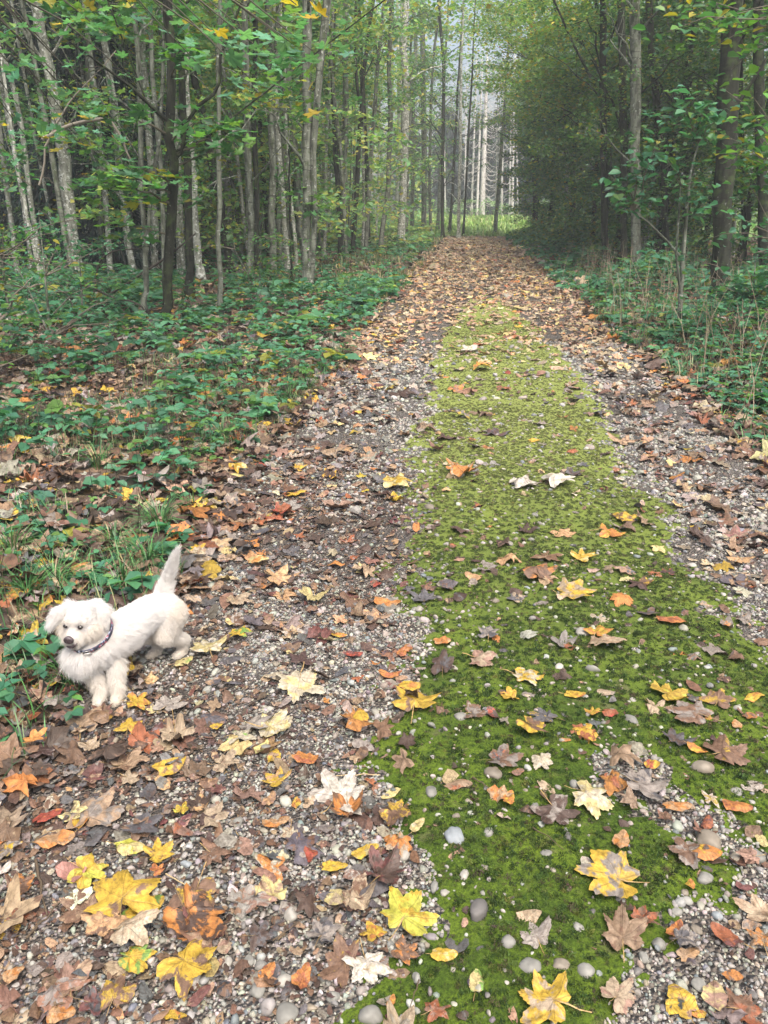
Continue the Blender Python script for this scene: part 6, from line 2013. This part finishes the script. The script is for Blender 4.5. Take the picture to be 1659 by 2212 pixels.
# ------------------------------------------------------------------ stones one can pick out
ST = [(931, 1717, 40, 'grey', 'rounded grey stone beside the rosy tan beech leaf'), (984, 1813, 52, 'blue', 'angular pale blue-grey stone set in the moss'), (1055, 1804, 30, 'grey', 'small grey stone right of the pale blue-grey stone'), (871, 1853, 32, 'pale', 'pale stone above the hand-like dark leaf'),
      (1307, 1687, 32, 'grey', 'grey stone above the large cream leaf'), (1528, 1823, 64, 'brown', 'long brownish stone behind the half yellow leaf'), (1629, 1858, 44, 'grey', 'grey speckled stone at the right border'), (1518, 1903, 44, 'grey', 'oval grey stone below the half yellow leaf'), (1032, 1974, 58, 'dark', 'dark ribbed stone in the middle of the moss'),
      (1097, 2040, 40, 'grey', 'smooth grey stone right of the big yellow-green leaf'), (1145, 2095, 52, 'grey', 'flat grey stone left of a brown stone'), (1211, 2092, 42, 'brown', 'dull brown stone between two grey stones'), (1266, 2105, 48, 'grey', 'largest round grey stone at the bottom of the moss'), (1251, 2012, 34, 'grey', 'egg-shaped stone beside the flat tan-brown leaf'),
      (1518, 1667, 50, 'brown', 'slanting brown-grey stone at the right moss'), (1589, 1715, 30, 'grey', 'grey stone above the rust-orange leaf'), (1362, 1561, 36, 'grey', 'flat grey stone beyond the almost black leaf'), (994, 1553, 36, 'grey', 'flat stone left of the grey-tan leaf'), (1065, 1677, 40, 'brown', 'brownish flat stone under the grey-brown crumbling leaf'),
      (1548, 1984, 26, 'blue', 'blue-grey pebble in the gravel at the right'), (1503, 2014, 28, 'brown', 'ochre pebble in the gravel at the right'), (1420, 2045, 38, 'grey', 'grey stone right of the flat tan-brown leaf'), (1508, 2135, 38, 'grey', 'grey stone among the bottom right leaves'), (1004, 1898, 34, 'pale', 'flat whitish stone in the moss'),
      (630, 1981, 48, 'pale', 'white angular stone on the gravel'), (620, 2196, 54, 'grey', 'big grey stone cut by the bottom edge'), (801, 2203, 54, 'grey', 'big mossy-edged stone at the bottom edge'), (559, 2145, 38, 'grey', 'flat grey stone under the upright orange leaf'), (615, 2125, 36, 'pale', 'pale stone right of the upright orange leaf'), (514, 1782, 28, 'grey', 'grey pebble above the mud'), (403, 1873, 28, 'blue', 'bluish pebble left of the grey-brown leaf'),
      (1155, 1748, 22, 'grey', 'little stone left of the shrivelled leaf'), (1240, 1700, 26, 'grey', 'little stone beyond the large cream leaf'), (1110, 1960, 22, 'pale', 'little pale stone right of the dark ribbed stone'), (1340, 1950, 26, 'grey', 'little stone under the very long stalk'), (1390, 2075, 30, 'grey', 'stone below the flat tan-brown leaf'), (960, 1935, 24, 'pale', 'little pale stone left of the dark ribbed stone'),
      (1460, 1975, 28, 'grey', 'gravel stone below the small torn orange leaf'), (680, 1720, 30, 'pale', 'pale pebble left of the very large whitish leaf'), (900, 2120, 30, 'grey', 'grey stone below the orange-brown leaf on moss'), (1060, 1720, 26, 'pale', 'pale pebble left of the ribbed golden leaf'), (1180, 1850, 30, 'grey', 'stone between the large cream leaf and the dark ribbed stone'),
      (490, 2085, 30, 'pale', 'pale round pebble right of the wide mustard-blotched leaf'), (720, 2160, 34, 'grey', 'grey round stone left of the almost white leaf'), (540, 2080, 28, 'grey', 'grey pebble below the dark slate leaf')]
SCOL = {'grey': (0.20, 0.198, 0.178), 'pale': (0.33, 0.315, 0.28), 'brown': (0.19, 0.165, 0.13), 'dark': (0.10, 0.095, 0.09), 'blue': (0.22, 0.245, 0.26)}
stn = []
for x, y, px, c, lab in ST:
    p = on_ground(x, y)
    stn.append((p, px * float(np.dot(p - [0, 0, CAM_H], CF)) / 1661, c, lab))
    used_labels.add(lab)
tries = 0
while len(stn) < 170 and tries < 4000:
    tries += 1
    y = 0.95 + 3.4 * rh.uniform() ** 1.2
    x = rh.uniform(-0.9, 1.7)
    m = float(moss_mask(x, y))
    if abs(x + 0.103 * y) > 0.50 * (y + 0.62) or (m < 0.1 and rh.uniform() > 0.3):
        continue
    if min(np.hypot(s[0][0] - x, s[0][1] - y) for s in stn) < 0.055:
        continue
    p = np.array([x, y, float(gz(x, y))])
    c = rh.choice(['grey', 'grey', 'pale', 'brown', 'blue', 'dark'])
    s = 0.018 + rh.exponential(0.009)
    sh = rh.choice(['rounded', 'flat', 'angular'])
    lab = unique_label(['%s %s %s %s %s, %s' % ('small' if s < 0.03 else 'middling', sh, c, 'pebble' if s < 0.035 else 'stone', 'sunk in moss' if m > 0.1 else 'on gravel', w) for w in where_words(p)])
    if lab is None:
        continue
    stn.append((p, s, c, lab))
for i, (p, s, c, lab) in enumerate(stn):
    v, f = stone_shape(2, 3000 + i, 0.28 if i % 3 else 0.45, 0.62)
    a = rh.uniform(0, 6.28)
    v = v @ np.array([[math.cos(a), math.sin(a), 0], [-math.sin(a), math.cos(a), 0], [0, 0, 1]])
    v = v * s * 0.5 + p + [0, 0, 0.007 + s * 0.04]
    col = np.array(SCOL[c]) * rh.uniform(0.8, 1.2)
    o = mesh_obj('stone', v, f, M_STONE, None, {'c1': np.tile(col, (len(v), 1)) * rh.uniform(0.88, 1.12, (len(v), 1))}, None, True, p)
    tag(o, lab, 'stone', 'stones set in the track')

# bramble sprig, long stalks, small twigs on the track
def sprig(label, D, size, n, seed):
    rng = np.random.default_rng(seed)
    b = on_ground(*D)
    root = empty('bramble_sprig', b, label, 'plant', 'bramble sprigs beside the path')
    g = Geo()
    for k in range(n):
        a = rng.uniform(0, 6.28)
        L = rng.uniform(0.05, 0.16)
        e = b + np.array([math.cos(a) * L, math.sin(a) * L, rng.uniform(0.03, 0.12)])
        g.tube(curve_pts(b, e, 4, 0.1, 0.02, rng), [0.002, 0.0018, 0.0015, 0.001], 4, a=(0.12, 0.10, 0.05))
        for da in (0, 1.3, -1.3):
            V, F = leaf6(np.array([e]), np.array([size * (1 if da == 0 else 0.82)]), np.array([a + da]), np.array([rng.normal(-0.15, 0.15)]), np.array([rng.normal(0, 0.2)]), rng, 0.38)
            lf = card_obj('leaf', V, F, np.repeat(pick(GP['teal'], 1, rng), 7, axis=0), M_GREEN, root, None)
    g.build('stems', M_TWIG, root)['kind'] = 'stuff'


for k, (x, y, s, n, w) in enumerate([(20, 1550, .065, 6, 'bramble sprig with toothed blue-green leaves at the left border'), (165, 1485, .045, 4, 'small bramble sprig below the dog chin'), (90, 1195, .05, 5, 'bramble sprig above the dog ear'), (230, 1110, .05, 5, 'upright bramble sprig behind the dog head'), (110, 1545, .05, 3, 'low sprig of three leaves left of the paws'),
                                     (540, 1005, .05, 5, 'ground ivy sprig at the track edge'), (350, 860, .075, 7, 'broad-leaved bramble in the leaf litter'), (430, 830, .07, 6, 'bramble with large flat leaves beside the broad-leaved one'), (480, 880, .06, 6, 'bramble before the grass tufts'), (150, 940, .06, 5, 'bramble in the shade by the dead sticks'), (1560, 880, .07, 8, 'bramble creeping onto the track from the right'), (1620, 930, .06, 7, 'bramble nearest on the right edge')]):
    sprig(w, (x, y), s, n, 1600 + k)
for k, (a, b, r, w) in enumerate([((1150, 1800), (1215, 1850), 0.0018, 'fine dark stalk lying on the moss in the middle'), ((905, 2130), (885, 2195), 0.0015, 'thin stalk at the bottom of the moss'), ((60, 2040), (150, 1950), 0.003, 'brown twig lying left of the large yellow-lobed leaf'), ((360, 1900), (420, 1940), 0.002, 'short pale stalk beside the yellow leaf with brown heart'),
                                 ((590, 2045), (660, 2000), 0.002, 'thin stalk pointing to the slate star leaf'), ((1020, 1690), (1060, 1720), 0.0025, 'small dark twig beside the rosy tan leaf'), ((220, 1640), (190, 1660), 0.003, 'short twig left of the brown crumpled leaf'), ((820, 1685), (720, 1690), 0.0018, 'long straw crossing the very large whitish leaf'), ((1395, 1300), (1425, 1330), 0.002, 'little twig on the right of the moss'),
                                 ((80, 1870), (105, 1990), 0.004, 'black stick standing in the litter at the left')]):
    p, q = on_ground(*a), on_ground(*b)
    rr = np.random.default_rng(1700 + k)
    g = Geo()
    c = curve_pts(p + [0, 0, 0.02], q + [0, 0, 0.024], 7, 0.02, 0.02, rr)
    g.tube(c, np.linspace(r, r * 0.6, 7), 6, 0.1, a=(0.10, 0.075, 0.05) if 'pale' not in w and 'straw' not in w else (0.45, 0.35, 0.2))
    o = g.build('twig', M_TWIG, None, p)
    tag(o, w, 'twig')

# ------------------------------------------------------------------ the dog
DOG = np.array([-1.14, 2.28, 0.0])
dog = empty('dog', (DOG[0], DOG[1], float(gz(DOG[0], DOG[1]))), 'small white shaggy terrier standing in the leaves with raised tail and dark collar', 'dog')
GZD = float(gz(DOG[0], DOG[1]))
A3 = lambda *p: np.array(p, float)
FWD = A3(-0.53, -0.85, 0)
# region, p0, r0, p1, r1, hair flow, hair length
CAP = [
    ('torso', A3(-1.236, 2.205, .170), .080, A3(-1.175, 2.295, .182), .073, A3(.35, .55, -.75), .024),
    ('torso', A3(-1.175, 2.295, .186), .072, A3(-1.120, 2.388, .208), .060, A3(.45, .70, -.45), .019),
    ('torso', A3(-1.120, 2.388, .208), .060, A3(-1.080, 2.430, .204), .064, A3(.45, .70, -.5), .018),
    ('chest', A3(-1.262, 2.160, .158), .056, A3(-1.250, 2.175, .135), .048, A3(-.05, -.25, -.97), .045),
    ('neck', A3(-1.238, 2.215, .205), .066, A3(-1.256, 2.198, .262), .056, A3(.1, .15, -.98), .026),
    ('head', A3(-1.262, 2.190, .286), .056, A3(-1.262, 2.174, .280), .054, A3(.05, .75, .35), .022),
    ('cheek', A3(-1.292, 2.160, .262), .034, A3(-1.232, 2.166, .262), .036, A3(.0, .25, -.95), .028),
    ('muzzle', A3(-1.262, 2.150, .262), .040, A3(-1.266, 2.122, .254), .031, A3(0, .15, -.98), .022),
    ('muzzle', A3(-1.266, 2.128, .268), .024, A3(-1.266, 2.112, .262), .021, A3(0, .55, -.7), .010),
    ('brow', A3(-1.285, 2.140, .303), .018, A3(-1.243, 2.146, .305), .019, A3(0, -.6, -.45), .026),
    ('ear', A3(-1.305, 2.192, .325), .022, A3(-1.340, 2.176, .308), .021, A3(-.55, -.1, -.7), .026),
    ('ear', A3(-1.340, 2.176, .308), .021, A3(-1.362, 2.150, .275), .011, A3(-.45, -.1, -.85), .020),
    ('ear', A3(-1.222, 2.206, .333), .022, A3(-1.197, 2.205, .312), .022, A3(.35, -.1, -.85), .026),
    ('ear', A3(-1.197, 2.205, .312), .022, A3(-1.188, 2.186, .272), .012, A3(.2, -.2, -.95), .020),
    # front legs
    ('leg', A3(-1.262, 2.195, .145), .040, A3(-1.240, 2.165, .090), .027, A3(0, .1, -1), .027),
    ('leg', A3(-1.240, 2.165, .090), .026, A3(-1.212, 2.138, .030), .019, A3(0, .1, -1), .027),
    ('paw', A3(-1.212, 2.132, .018), .019, A3(-1.207, 2.100, .012), .016, A3(-.1, -.5, -.7), .009),
    ('leg', A3(-1.200, 2.222, .145), .040, A3(-1.168, 2.185, .090), .026, A3(0, .1, -1), .027),
    ('leg', A3(-1.168, 2.185, .090), .025, A3(-1.153, 2.146, .030), .018, A3(0, .1, -1), .027),
    ('paw', A3(-1.152, 2.140, .018), .019, A3(-1.149, 2.108, .012), .016, A3(-.1, -.5, -.7), .009),
    # hind legs
    ('thigh', A3(-1.110, 2.420, .185), .048, A3(-1.140, 2.392, .118), .035, A3(.2, .3, -.9), .018),
    ('leg', A3(-1.140, 2.392, .118), .031, A3(-1.112, 2.445, .062), .021, A3(.1, .1, -1), .016),
    ('leg', A3(-1.112, 2.445, .062), .020, A3(-1.125, 2.430, .022), .018, A3(0, 0, -1), .012),
    ('paw', A3(-1.126, 2.428, .018), .019, A3(-1.140, 2.404, .013), .016, A3(-.2, -.5, -.6), .010),
    ('thigh', A3(-1.046, 2.425, .190), .054, A3(-1.064, 2.388, .120), .040, A3(.3, .3, -.9), .018),
    ('leg', A3(-1.064, 2.388, .120), .035, A3(-1.020, 2.450, .064), .022, A3(.1, .1, -1), .016),
    ('leg', A3(-1.020, 2.450, .064), .021, A3(-1.028, 2.440, .022), .019, A3(0, 0, -1), .012),
    ('paw', A3(-1.029, 2.438, .018), .020, A3(-1.040, 2.412, .013), .017, A3(-.2, -.5, -.6), .010),
    # tail
    ('tail', A3(-1.086, 2.450, .240), .034, A3(-1.074, 2.475, .290), .022, A3(.25, .3, .7), .022),
    ('tail', A3(-1.074, 2.475, .290), .019, A3(-1.050, 2.488, .360), .016, A3(.3, .3, .75), .021),
    ('tail', A3(-1.050, 2.488, .360), .016, A3(-1.022, 2.492, .428), .005, A3(.25, .1, .95), .024),
]
vs, fs, off = [], [], 0
for reg, p0, r0, p1, r1, fl, ln in CAP:
    m = max(3, int(np.linalg.norm(p1 - p0) / 0.012) + 2)
    for t in np.linspace(0, 1, m):
        r = r0 + (r1 - r0) * t
        v = ICO2[0] * r + p0 + (p1 - p0) * t
        vs.append(v)
        fs.append(ICO2[1] + off)
        off += len(v)
tmp = mesh_obj('dog_rough', np.concatenate(vs), np.concatenate(fs), M_STONE)
md = tmp.modifiers.new('r', 'REMESH')
md.mode = 'VOXEL'
md.voxel_size = 0.005
md = tmp.modifiers.new('s', 'SMOOTH')
md.iterations = 9
md.factor = 0.55
bpy.context.view_layer.update()
dg = bpy.context.evaluated_depsgraph_get()
ev = tmp.evaluated_get(dg)
bm_ = bpy.data.meshes.new_from_object(ev)
nv = len(bm_.vertices)
bv = np.zeros(nv * 3, np.float32)
bm_.vertices.foreach_get('co', bv)
bv = bv.reshape(-1, 3)
bm_.calc_loop_triangles()
bt = np.zeros(len(bm_.loop_triangles) * 3, np.int32)
bm_.loop_triangles.foreach_get('vertices', bt)
bt = bt.reshape(-1, 3)
bpy.data.objects.remove(tmp)


def fur_skin(name, rough, spec):
    m, nt, out = new_mat(name)
    L = nt.links
    c1 = attr(nt, 'c1').outputs['Color']
    p = N(nt, 'ShaderNodeBsdfPrincipled')
    L.new(c1, p.inputs['Base Color'])
    p.inputs['Roughness'].default_value = rough
    p.inputs['Specular IOR Level'].default_value = spec
    tr = N(nt, 'ShaderNodeBsdfTranslucent')
    L.new(c1, tr.inputs[0])
    mx = N(nt, 'ShaderNodeMixShader')
    mx.inputs[0].default_value = 0.3
    L.new(p.outputs[0], mx.inputs[1])
    L.new(tr.outputs[0], mx.inputs[2])
    L.new(mx.outputs[0], out.inputs[0])
    return m


M_FUR = fur_skin('white_fur', 0.6, 0.25)
M_NOSE = simple_material('dog_nose', (0.045, 0.032, 0.036), 0.35, 0.6, 0.4, 300, 0, 0.5)
M_EYE = simple_material('dog_eye', (0.010, 0.007, 0.006), 0.08, 0.8, 0.1)
M_LIP = simple_material('dog_lip', (0.03, 0.02, 0.022), 0.45, 0.5, 0.3, 200)


def region_of(P):
    best = np.full(len(P), 9.0)
    idx = np.zeros(len(P), int)
    for k, (reg, p0, r0, p1, r1, fl, ln) in enumerate(CAP):
        d = p1 - p0
        t = np.clip(((P - p0) @ d) / (d @ d), 0, 1)
        dist = np.linalg.norm(P - p0 - t[:, None] * d, axis=1) - (r0 + (r1 - r0) * t)
        s = dist < best
        best[s], idx[s] = dist[s], k
    return idx


def fur_colour(P, idx, rng):
    n = len(P)
    base = np.tile(np.array([0.70, 0.69, 0.67]), (n, 1))
    reg = np.array([c[0] for c in CAP])[idx]
    w = np.zeros(n)
    w = np.where(np.isin(reg, ['muzzle', 'cheek']), 0.38, w)
    w = np.where(np.isin(reg, ['brow']), 0.25, w)
    w = np.where(np.isin(reg, ['leg', 'paw', 'thigh']), 0.34, w)
    w = w + 0.10 * wav(P[:, 0] * 40, P[:, 2] * 40, 1, 71)
    w = w + 0.35 * np.clip(1 - P[:, 2] / 0.06, 0, 1)
    w = np.clip(w + rng.normal(0, 0.08, n), 0, 1)[:, None]
    base = base * (1 - w) + np.array([0.56, 0.48, 0.36]) * w
    # greyish hair between nose and eyes
    de_ = np.minimum(np.linalg.norm(P - A3(-1.296, 2.118, .292), axis=1), np.linalg.norm(P - A3(-1.240, 2.126, .293), axis=1))
    eg = 0.8 * np.exp(-(de_ / 0.015) ** 2)[:, None]
    base = base * (1 - eg) + np.array([0.16, 0.13, 0.12]) * eg
    ng = np.exp(-(np.linalg.norm(P - A3(-1.266, 2.108, .252), axis=1) / 0.020) ** 2)[:, None]
    return base * (1 - 0.5 * ng) + np.array([0.35, 0.32, 0.30]) * 0.5 * ng


rd = np.random.default_rng(333)
bi = region_of(bv)
mesh_obj('body', bv + [0, 0, GZD], bt, M_FUR, dog, {'c1': fur_colour(bv, bi, rd) * 0.92})
from mathutils.bvhtree import BVHTree
bvh = BVHTree.FromPolygons([tuple(map(float, p)) for p in bv], [tuple(map(int, t)) for t in bt])


def on_skin(p, out=0.0):
    l, nrm, i, d = bvh.find_nearest(Vector(p))
    return np.array(l) + np.array(nrm) * out, np.array(nrm)


EYES = [A3(-1.296, 2.118, .292), A3(-1.240, 2.126, .293)]
NOSE = A3(-1.267, 2.090, .263)
epos = [on_skin(e, -0.001)[0] for e in EYES]
npos = on_skin(NOSE, 0.004)[0]

# fur
NF = 90000
tri = bv[bt]
area = np.linalg.norm(np.cross(tri[:, 1] - tri[:, 0], tri[:, 2] - tri[:, 0]), axis=1)
ti = rd.choice(len(bt), NF, p=area / area.sum())
u, v = rd.uniform(size=(2, NF))
sw = u + v > 1
u[sw], v[sw] = 1 - u[sw], 1 - v[sw]
Pf = tri[ti, 0] + (tri[ti, 1] - tri[ti, 0]) * u[:, None] + (tri[ti, 2] - tri[ti, 0]) * v[:, None]
Nf = np.cross(tri[ti, 1] - tri[ti, 0], tri[ti, 2] - tri[ti, 0])
Nf /= np.linalg.norm(Nf, axis=1)[:, None]
fi = region_of(Pf)
flow = np.array([c[5] for c in CAP])[fi]
flen = np.array([c[6] for c in CAP])[fi]
reg = np.array([c[0] for c in CAP])[fi]
# soften region borders by averaging over small cells
def cell_mean(P, val, s):
    k = np.floor(P / s).astype(int)
    _, inv = np.unique(k, axis=0, return_inverse=True)
    inv = inv.ravel()
    c = np.bincount(inv)
    if val.ndim == 1:
        return (np.bincount(inv, val) / c)[inv]
    return np.stack([(np.bincount(inv, val[:, j]) / c)[inv] for j in range(val.shape[1])], 1)


flow = 0.5 * cell_mean(Pf, flow, 0.02) + 0.5 * cell_mean(Pf + 0.01, flow, 0.025)
flen = 0.5 * cell_mean(Pf, flen, 0.02) + 0.5 * cell_mean(Pf + 0.01, flen, 0.025)
headc = A3(-1.262, 2.185, .285)
hd = (Pf - headc)
hd /= np.linalg.norm(hd, axis=1)[:, None]
ish = np.isin(reg, ['head', 'cheek', 'muzzle'])[:, None]
flow = np.where(ish, flow + 0.5 * hd, flow)
flow /= np.linalg.norm(flow, axis=1)[:, None] + 1e-9
ft = flow - (flow * Nf).sum(1)[:, None] * Nf
ft /= np.linalg.norm(ft, axis=1)[:, None] + 1e-6
# keep eyes and nose clear
de = np.minimum(*[np.linalg.norm(Pf - e, axis=1) for e in epos])
dn = np.linalg.norm(Pf - npos, axis=1)
keep = (de > 0.0085) & (dn > 0.0125) & (Pf[:, 2] > 0.003)
L_ = flen * rd.uniform(0.55, 1.15, NF)
L_ *= np.clip((de - 0.004) / 0.03, 0.25, 1) * np.clip((dn - 0.006) / 0.03, 0.3, 1)
sd_ = rd.normal(0, 1, (NF, 3)) * 0.25
cellr = rd.normal(0, 1, (NF, 3))
clump = cell_mean(Pf, cellr, 0.011) * 1.0
K = 6
ts_ = np.linspace(0, 1, K)
S = np.zeros((NF, K, 3))
stand = np.where(np.isin(reg, ['torso']), 0.28, np.where(np.isin(reg, ['tail']), 0.62, 0.42))[:, None]
for j, t in enumerate(ts_):
    S[:, j] = Pf + L_[:, None] * (Nf * stand * (t - 0.30 * t * t) + ft * (0.80 * t ** 1.35) + (sd_ + clump * 0.68) * t ** 1.6 + A3(0, 0, -0.10) * t * t)
    cm = cell_mean(Pf, S[:, j], 0.0075)
    S[:, j] = S[:, j] * (1 - 0.42 * t ** 1.5) + cm * 0.42 * t ** 1.5 if j else S[:, j]
S = S[keep]
fcol = fur_colour(Pf, fi, rd)[keep] * rd.uniform(0.92, 1.06, (keep.sum(), 1))
S[..., 2] = np.maximum(S[..., 2], 0.002)
nf = len(S)
hc = bpy.data.hair_curves.new('fur')
hc.add_curves([K] * nf)
S2 = S + [0, 0, GZD] - parent_world(dog)
hc.attributes['position'].data.foreach_set('vector', S2.reshape(-1).astype(np.float32))
ra = hc.attributes.get('radius') or hc.attributes.new('radius', 'FLOAT', 'POINT')
ra.data.foreach_set('value', np.tile(np.linspace(0.00042, 0.00016, K), nf).astype(np.float32))
ca_ = hc.attributes.new('c1', 'FLOAT_COLOR', 'CURVE')
ca_.data.foreach_set('color', np.concatenate([np.clip(fcol, 0, .92), np.ones((nf, 1))], 1).astype(np.float32).ravel())
hc.materials.append(M_FUR)
fur = bpy.data.objects.new('fur', hc)
COL.objects.link(fur)
fur.parent = dog
fur['kind'] = 'stuff'

for e in epos:
    mesh_obj('eye', ICO2[0] * A3(0.0095, 0.009, 0.0075) + e + [0, 0, GZD], ICO2[1], M_EYE, dog)
g = Geo()
nv_ = ICO2[0] * A3(0.0175, 0.011, 0.0135)
nv_[:, 2] += 0.003 * np.exp(-(nv_[:, 0] / 0.006) ** 2) * (nv_[:, 2] > 0)
nv_[:, 1] += np.where((np.abs(np.abs(nv_[:, 0]) - 0.0065) < 0.0035) & (np.abs(nv_[:, 2]) < 0.005), 0.005, 0)
nose = mesh_obj('nose', nv_ + npos + [0, 0.001, GZD], ICO2[1], M_NOSE, dog)
g = Geo()
ml = [on_skin(A3(-1.267 + dx, 2.092 + abs(dx) * 0.35, .243 - 0.006 * (1 - (dx / .02) ** 2) + 0.006 * (dx > .01)), 0.006)[0] for dx in np.linspace(-0.012, 0.022, 8)]
g.tube(np.array(ml) + [0, 0, GZD], [.0015, .0032, .0042, .0046, .0046, .0042, .003, .0012], 8)
g.build('mouth', M_LIP, dog)


# collar
def collar():
    m, nt, out = new_mat('patterned_collar')
    L = nt.links
    gg = N(nt, 'ShaderNodeNewGeometry')
    vo = N(nt, 'ShaderNodeTexVoronoi')
    vo.inputs['Scale'].default_value = 170
    L.new(gg.outputs['Position'], vo.inputs['Vector'])
    sp = N(nt, 'ShaderNodeSeparateColor')
    L.new(vo.outputs['Color'], sp.inputs[0])
    c = ramp(nt, sp.outputs[0], [(0.0, (0.015, 0.018, 0.035)), (0.45, (0.03, 0.04, 0.08)), (0.6, (0.30, 0.34, 0.42)), (0.72, (0.03, 0.03, 0.05)), (0.85, (0.35, 0.10, 0.14))], 'CONSTANT')
    p = N(nt, 'ShaderNodeBsdfPrincipled')
    L.new(c, p.inputs['Base Color'])
    p.inputs['Roughness'].default_value = 0.6
    L.new(p.outputs[0], out.inputs[0])
    root = empty('collar', (DOG[0], DOG[1], GZD))
    root.location = (0, 0, 0)
    root.parent = dog
    bpy.data.objects.remove(root)
    cen = A3(-1.247, 2.190, .238)
    aa = A3(.016, .072, .036)
    bb_ = A3(.074, -.014, -.006)
    nrm = np.cross(aa, bb_)
    nrm /= np.linalg.norm(nrm)
    if nrm[2] < 0:
        nrm = -nrm
    K_ = 64
    V, F = [], []
    ang = np.arange(K_) * 2 * PI / K_
    cp = cen + np.outer(np.sin(ang), aa) + np.outer(np.cos(ang), bb_)
    rad = (cp - cen) / np.linalg.norm(cp - cen, axis=1)[:, None]
    prof = [(-.010, 0), (-.008, .003), (.008, .003), (.010, 0), (.008, -.002), (-.008, -.002)]
    for h, r in prof:
        V.append(cp + nrm * h + rad * r)
    V = np.concatenate(V)
    for a in range(6):
        b = (a + 1) % 6
        for i in range(K_):
            j = (i + 1) % K_
            F.append((a * K_ + i, a * K_ + j, b * K_ + j, b * K_ + i))
    co = mesh_obj('collar', V + [0, 0, GZD], np.array(F), m, dog, None, None, True)
    met = simple_material('collar_metal', (0.55, 0.53, 0.5), 0.3, 0.5, 0.1, 30, 1.0)
    leather = simple_material('collar_leather', (0.42, 0.36, 0.29), 0.5, 0.4, 0.2)
    # buckle frame
    k = int(K_ * 0.83)
    c0, tdir, rdir = cp[k], cp[(k + 1) % K_] - cp[k - 1], rad[k]
    tdir = tdir / np.linalg.norm(tdir)
    g = Geo()
    cor = [(-.012, -.012), (.012, -.012), (.012, .012), (-.012, .012), (-.012, -.012)]
    g.tube([c0 + rdir * .007 + tdir * x + nrm * y for x, y in cor] + np.array([0, 0, GZD]), .0016, 6, cap=False)
    g.tube([c0 + rdir * .008 - tdir * .012 + [0, 0, GZD], c0 + rdir * .008 + tdir * .012 + [0, 0, GZD]], .0013, 6)
    g.build('buckle', met, co, None)
    # tag ring hanging under the chin
    k = int(K_ * 0.735)
    c0 = cp[k] + rad[k] * .010 + A3(-.004, -.004, -.012)
    g = Geo()
    an = np.linspace(0, 2 * PI, 20)
    g.tube(np.stack([c0[0] + .0095 * np.cos(an), c0[1] + .002 * np.sin(an), c0[2] + .011 * np.sin(an) + GZD], 1), .0014, 6, cap=False)
    g.build('tag_ring', met, co, None)
    return root if False else None


collar()

# ------------------------------------------------------------------ haze
def haze_box():
    x0, x1, y0, y1, z0, z1 = -128, 128, -18, 232, -1.6, 21
    v = np.array([(x, y, z) for x in (x0, x1) for y in (y0, y1) for z in (z0, z1)], float)
    f = np.array([(0, 1, 3, 2), (4, 6, 7, 5), (0, 4, 5, 1), (2, 3, 7, 6), (0, 2, 6, 4), (1, 5, 7, 3)])
    m, nt, out = new_mat('thin_haze')
    p = N(nt, 'ShaderNodeVolumePrincipled')
    p.inputs['Color'].default_value = (0.90, 0.96, 0.97, 1)
    p.inputs['Density'].default_value = HAZE
    nt.links.new(p.outputs[0], out.inputs['Volume'])
    o = mesh_obj('haze', v, f, m, smooth=False)
    tag(o, 'thin pale haze between the trees', 'haze', None, 'stuff')


if HAZE > 0:
    haze_box()
